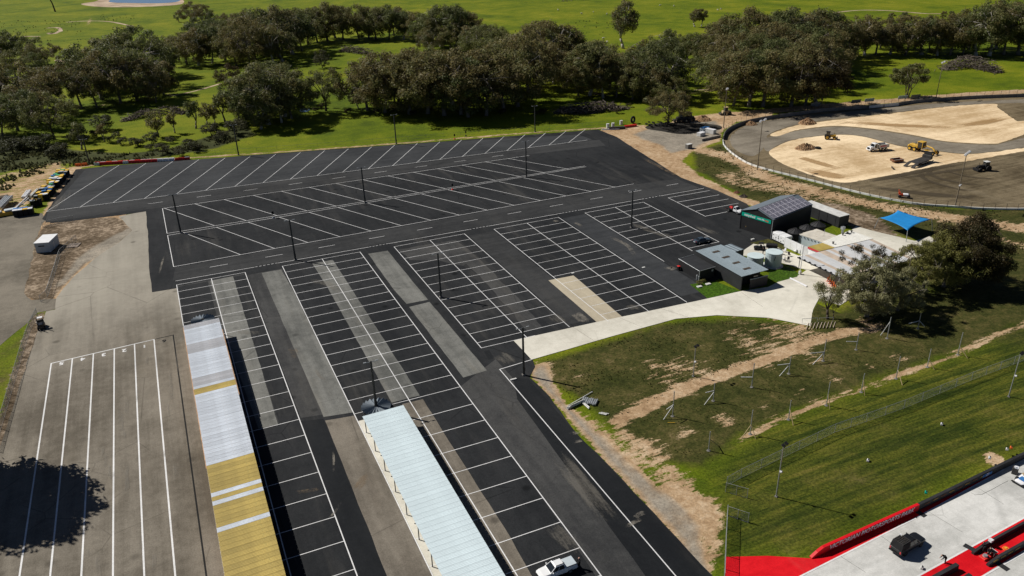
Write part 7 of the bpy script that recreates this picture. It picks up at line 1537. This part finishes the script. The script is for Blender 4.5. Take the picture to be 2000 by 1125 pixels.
# start line equipment
o = thing('timing_cabinet', 'black and white timing cabinet at the end of the red apron', 'cabinet', (*g2(1981, 925), .05), .5); MB().box((0, 0, .55), (.8, .8, 1.1), bevel=.05).build('body', 'steel_dark', o); MB().box((0, -.1, 1.14), (.7, .5, .08)).build('top', 'lamp_lens', o); MB().box((-.2, .1, 1.25), (.25, .3, .2)).build('switch', 'white_plastic', o)
rc = thing('race_car', 'white and blue dragster nose cut off by the right edge', 'race car', (*g2(2006, 938), .05), facing((2030, 925), (1990, 945)))
body(rc, 'body', [(-2.2, .8, .3, .7, .85, .6), (-.5, .85, .25, .75, .95, .6), (1.0, .8, .22, .55, .62, .6), (1.9, .7, .2, .4, .45, .5), (2.2, .5, .2, .32, .36, .4)], 'white_plastic'); MB().box((0, 2.3, .2), (1.9, .3, .08)).build('splitter', 'matt_black', rc); MB().box((0, 1.2, .66), (.9, .9, .08)).build('bonnet_scoop', 'blue_plastic', rc); MB().box((.3, .2, .98), (.7, .9, .08)).build('roof_board', 'wood_pale', rc); wheels(rc, [(-.75, 1.4), (.75, 1.4), (-.75, -1.4), (.75, -1.4)], .34, .26)
rc2 = sd
ct = thing('start_light_tree', 'red start-line box with timing tree beside the crew', 'start lights', (*g2(1923, 1090), .06), ang_s); MB().box((0, 0, .14), (.9, 1.3, .28), bevel=.04).build('base_box', 'red_plastic', ct); MB().tube((0, 0, .28), (0, 0, .5), .34, .28, 12).build('hub', 'galv', ct)
o = thing('hose_reel', 'round orange hose reel painted on the red median', 'reel', (*g2(1964, 1073), .07)); MB().tube((0, 0, 0), (0, 0, .18), .42, .38, 16).build('reel', 'orange_plastic', o); MB().tube((0, 0, .18), (0, 0, .24), .16, .16, 10).build('hub', 'yellow_plastic', o)
o = thing('white_box', 'white electrical box on top of the upper median barrier', 'box', (*g2(1932, 1067), .82), ang_s); MB().box((0, 0, .18), (.5, .42, .36), bevel=.03).build('body', 'white_plastic', o); MB().box((0, 0, .38), (.54, .46, .05)).build('lid', 'white_plastic', o)
o = thing('folding_table', 'small white-edged table beside the start line crew', 'table', (*g2(1937, 1085), .06), ang_s); MB().box((0, 0, .7), (.9, .6, .05)).build('tabletop', 'matt_black', o); MB().box((0, .32, .72), (.95, .05, .06)).build('edge', 'white_plastic', o)
for s in (-.38, .38):
    for t_ in (-.25, .25): MB().box((s, t_, .34), (.04, .04, .68)).build('leg', 'galv', o)
for lb, p, c2 in (('white headset case on the black track wall', (1930, 905), 'white_plastic'), ('orange case on the black track wall', (1972, 885), 'orange_plastic'), ('small cream carton behind the black track wall', (1964, 888), 'white_dirty'), ('teal cloth on the red and black wall joint', (1806, 973), 'sign_green'), ('small pale tool tray by the white edge line', (1800, 1111), 'white_dirty'), ('small white loudspeaker standing in the mown grass', (1695, 901), 'white_plastic'), ('second small white box in the upper mown grass', (1839, 830), 'white_plastic')):
    o = thing('small_case', lb, 'box', (*g2(*p), .05 if 'wall' not in lb else .9), .6); MB().box((0, 0, .16), (.5, .35, .32), bevel=.04).build('body', c2, o); MB().box((0, 0, .36), (.4, .08, .08)).build('handle', 'steel_dark', o)

# ================================================================== people
def person(label, loc, rz, J, shirt='cloth_black', legs='cloth_black', hair='bark_dark'):
    """one skinned body; J gives joints in metres. hair and clothing are children"""
    names = ['pelvis', 'chest', 'neck', 'head', 'headtop', 'shL', 'elL', 'wrL', 'haL', 'shR', 'elR', 'wrR', 'haR', 'hipL', 'knL', 'anL', 'toL', 'hipR', 'knR', 'anR', 'toR']
    ed = [('pelvis', 'chest'), ('chest', 'neck'), ('neck', 'head'), ('head', 'headtop'), ('chest', 'shL'), ('shL', 'elL'), ('elL', 'wrL'), ('wrL', 'haL'), ('chest', 'shR'), ('shR', 'elR'), ('elR', 'wrR'), ('wrR', 'haR'), ('pelvis', 'hipL'), ('hipL', 'knL'), ('knL', 'anL'), ('anL', 'toL'), ('pelvis', 'hipR'), ('hipR', 'knR'), ('knR', 'anR'), ('anR', 'toR')]
    rad = dict(pelvis=.17, chest=.19, neck=.065, head=.10, headtop=.085, hipL=.12, hipR=.12, knL=.085, knR=.085, anL=.06, anR=.06, toL=.05, toR=.05, shL=.09, shR=.09, elL=.065, elR=.065, wrL=.035, wrR=.035, haL=.035, haR=.035)
    o = thing('person', label, 'person', loc, rz)
    me = bpy.data.meshes.new('body'); me.from_pydata([J[k] for k in names], [(names.index(a), names.index(b)) for a, b in ed], []); b = link('body', me, shirt, o)
    b.modifiers.new('skin', 'SKIN'); sv = me.skin_vertices[0].data
    for i, k in enumerate(names): sv[i].radius = (rad[k], rad[k]); sv[i].use_root = (k == 'pelvis')
    b.modifiers.new('sub', 'SUBSURF').levels = 1; b.modifiers['sub'].render_levels = 2
    h = Vector(J['head']); MB().ell(h + Vector((0, .005, .03)), (.105, .12, .135), 2).build('face', 'skin', o, True); MB().ell(h + Vector((0, -.025, .075)), (.11, .12, .11), 2).build('hair', hair, o, True)
    MB().tube(h + Vector((0, .11, .03)), h + Vector((0, .145, .01)), .018, .012, 5).build('nose', 'skin', o)
    for k in ('L', 'R'):
        w_, e = Vector(J['wr' + k]), Vector(J['ha' + k]); dr = (e - w_).normalized(); sd_ = dr.cross(Vector((0, 0, 1))); sd_ = sd_.normalized() if sd_.length > .1 else Vector((0, 1, 0)); m = MB(); m.tube(w_, e, .032, .04, 6)
        for q in range(4): m.tube(e + sd_ * (.018 * (q - 1.5)), e + sd_ * (.02 * (q - 1.5)) + dr * (.07 + .012 * (q in (1, 2))), .010, .008, 5)
        m.tube(w_.lerp(e, .5), w_.lerp(e, .9) + sd_ * .06, .012, .009, 5); m.build('hand', 'skin', o, True)
    return o
ST = dict(pelvis=(0, 0, .95), chest=(0, 0, 1.32), neck=(0, .02, 1.5), head=(0, .03, 1.6), headtop=(0, .03, 1.7), shL=(-.19, 0, 1.42), elL=(-.26, .02, 1.13), wrL=(-.25, .14, .90), haL=(-.25, .17, .84), shR=(.19, 0, 1.42), elR=(.26, .02, 1.13), wrR=(.25, .14, .90), haR=(.25, .17, .84), hipL=(-.1, 0, .90), knL=(-.11, .03, .48), anL=(-.12, 0, .09), toL=(-.13, .16, .04), hipR=(.1, 0, .90), knR=(.11, .03, .48), anR=(.12, 0, .09), toR=(.13, .16, .04))
BEND = dict(ST, chest=(0, .30, 1.12), neck=(0, .46, 1.18), head=(0, .56, 1.20), headtop=(0, .63, 1.25), shL=(-.19, .36, 1.14), elL=(-.22, .48, .88), wrL=(-.18, .62, .72), haL=(-.17, .67, .68), shR=(.19, .36, 1.14), elR=(.22, .48, .88), wrR=(.18, .62, .72), haR=(.17, .67, .68), knL=(-.11, .06, .48), knR=(.11, -.04, .48), anR=(.12, -.14, .09), toR=(.13, .02, .04))
SIT = dict(ST, pelvis=(0, 0, .5), chest=(0, .02, .86), neck=(0, .06, 1.04), head=(0, .08, 1.14), headtop=(0, .08, 1.24), shL=(-.19, .03, .96), elL=(-.24, .14, .70), wrL=(-.18, .36, .66), haL=(-.16, .42, .66), shR=(.19, .03, .96), elR=(.24, .14, .70), wrR=(.18, .36, .66), haR=(.16, .42, .66), hipL=(-.1, .02, .48), knL=(-.13, .42, .50), anL=(-.13, .45, .09), toL=(-.14, .60, .04), hipR=(.1, .02, .48), knR=(.13, .42, .50), anR=(.13, .45, .09), toR=(.14, .60, .04))
REACH = dict(ST, elL=(-.24, .22, 1.2), wrL=(-.14, .42, 1.1), haL=(-.12, .50, 1.08), elR=(.24, .2, 1.15), wrR=(.14, .40, 1.02), haR=(.12, .47, 1.0))
person('person in black standing behind the white ute tray', (*g2(1131, 1109.5), .06), R(95), REACH, hair='skin')
person('person in black bending over the short median barrier', (*g2(1845, 1100), .06), ang_s + 2.6, BEND)
o = thing('stool', 'dark stool under the seated crew member at the start line', 'stool', (*g2(1931, 1084), .06)); MB().tube((0, 0, .32), (0, 0, .38), .2, .2, 10).build('seat', 'matt_black', o)
for s in (-.12, .12):
    for t_ in (-.12, .12): MB().box((s, t_, .16), (.03, .03, .32)).build('leg', 'galv', o)
person('crew member in black seated by the start line box', (*g2(1931, 1084), .06), ang_s + 3.6, SIT)
person('person in black bending beside the upper median barrier', (*g2(1921, 1080), .06), ang_s + 1.0, BEND)
person('person in black standing between the tanks and the buggy', (*g2(1490, 497), .08), R(30), ST)
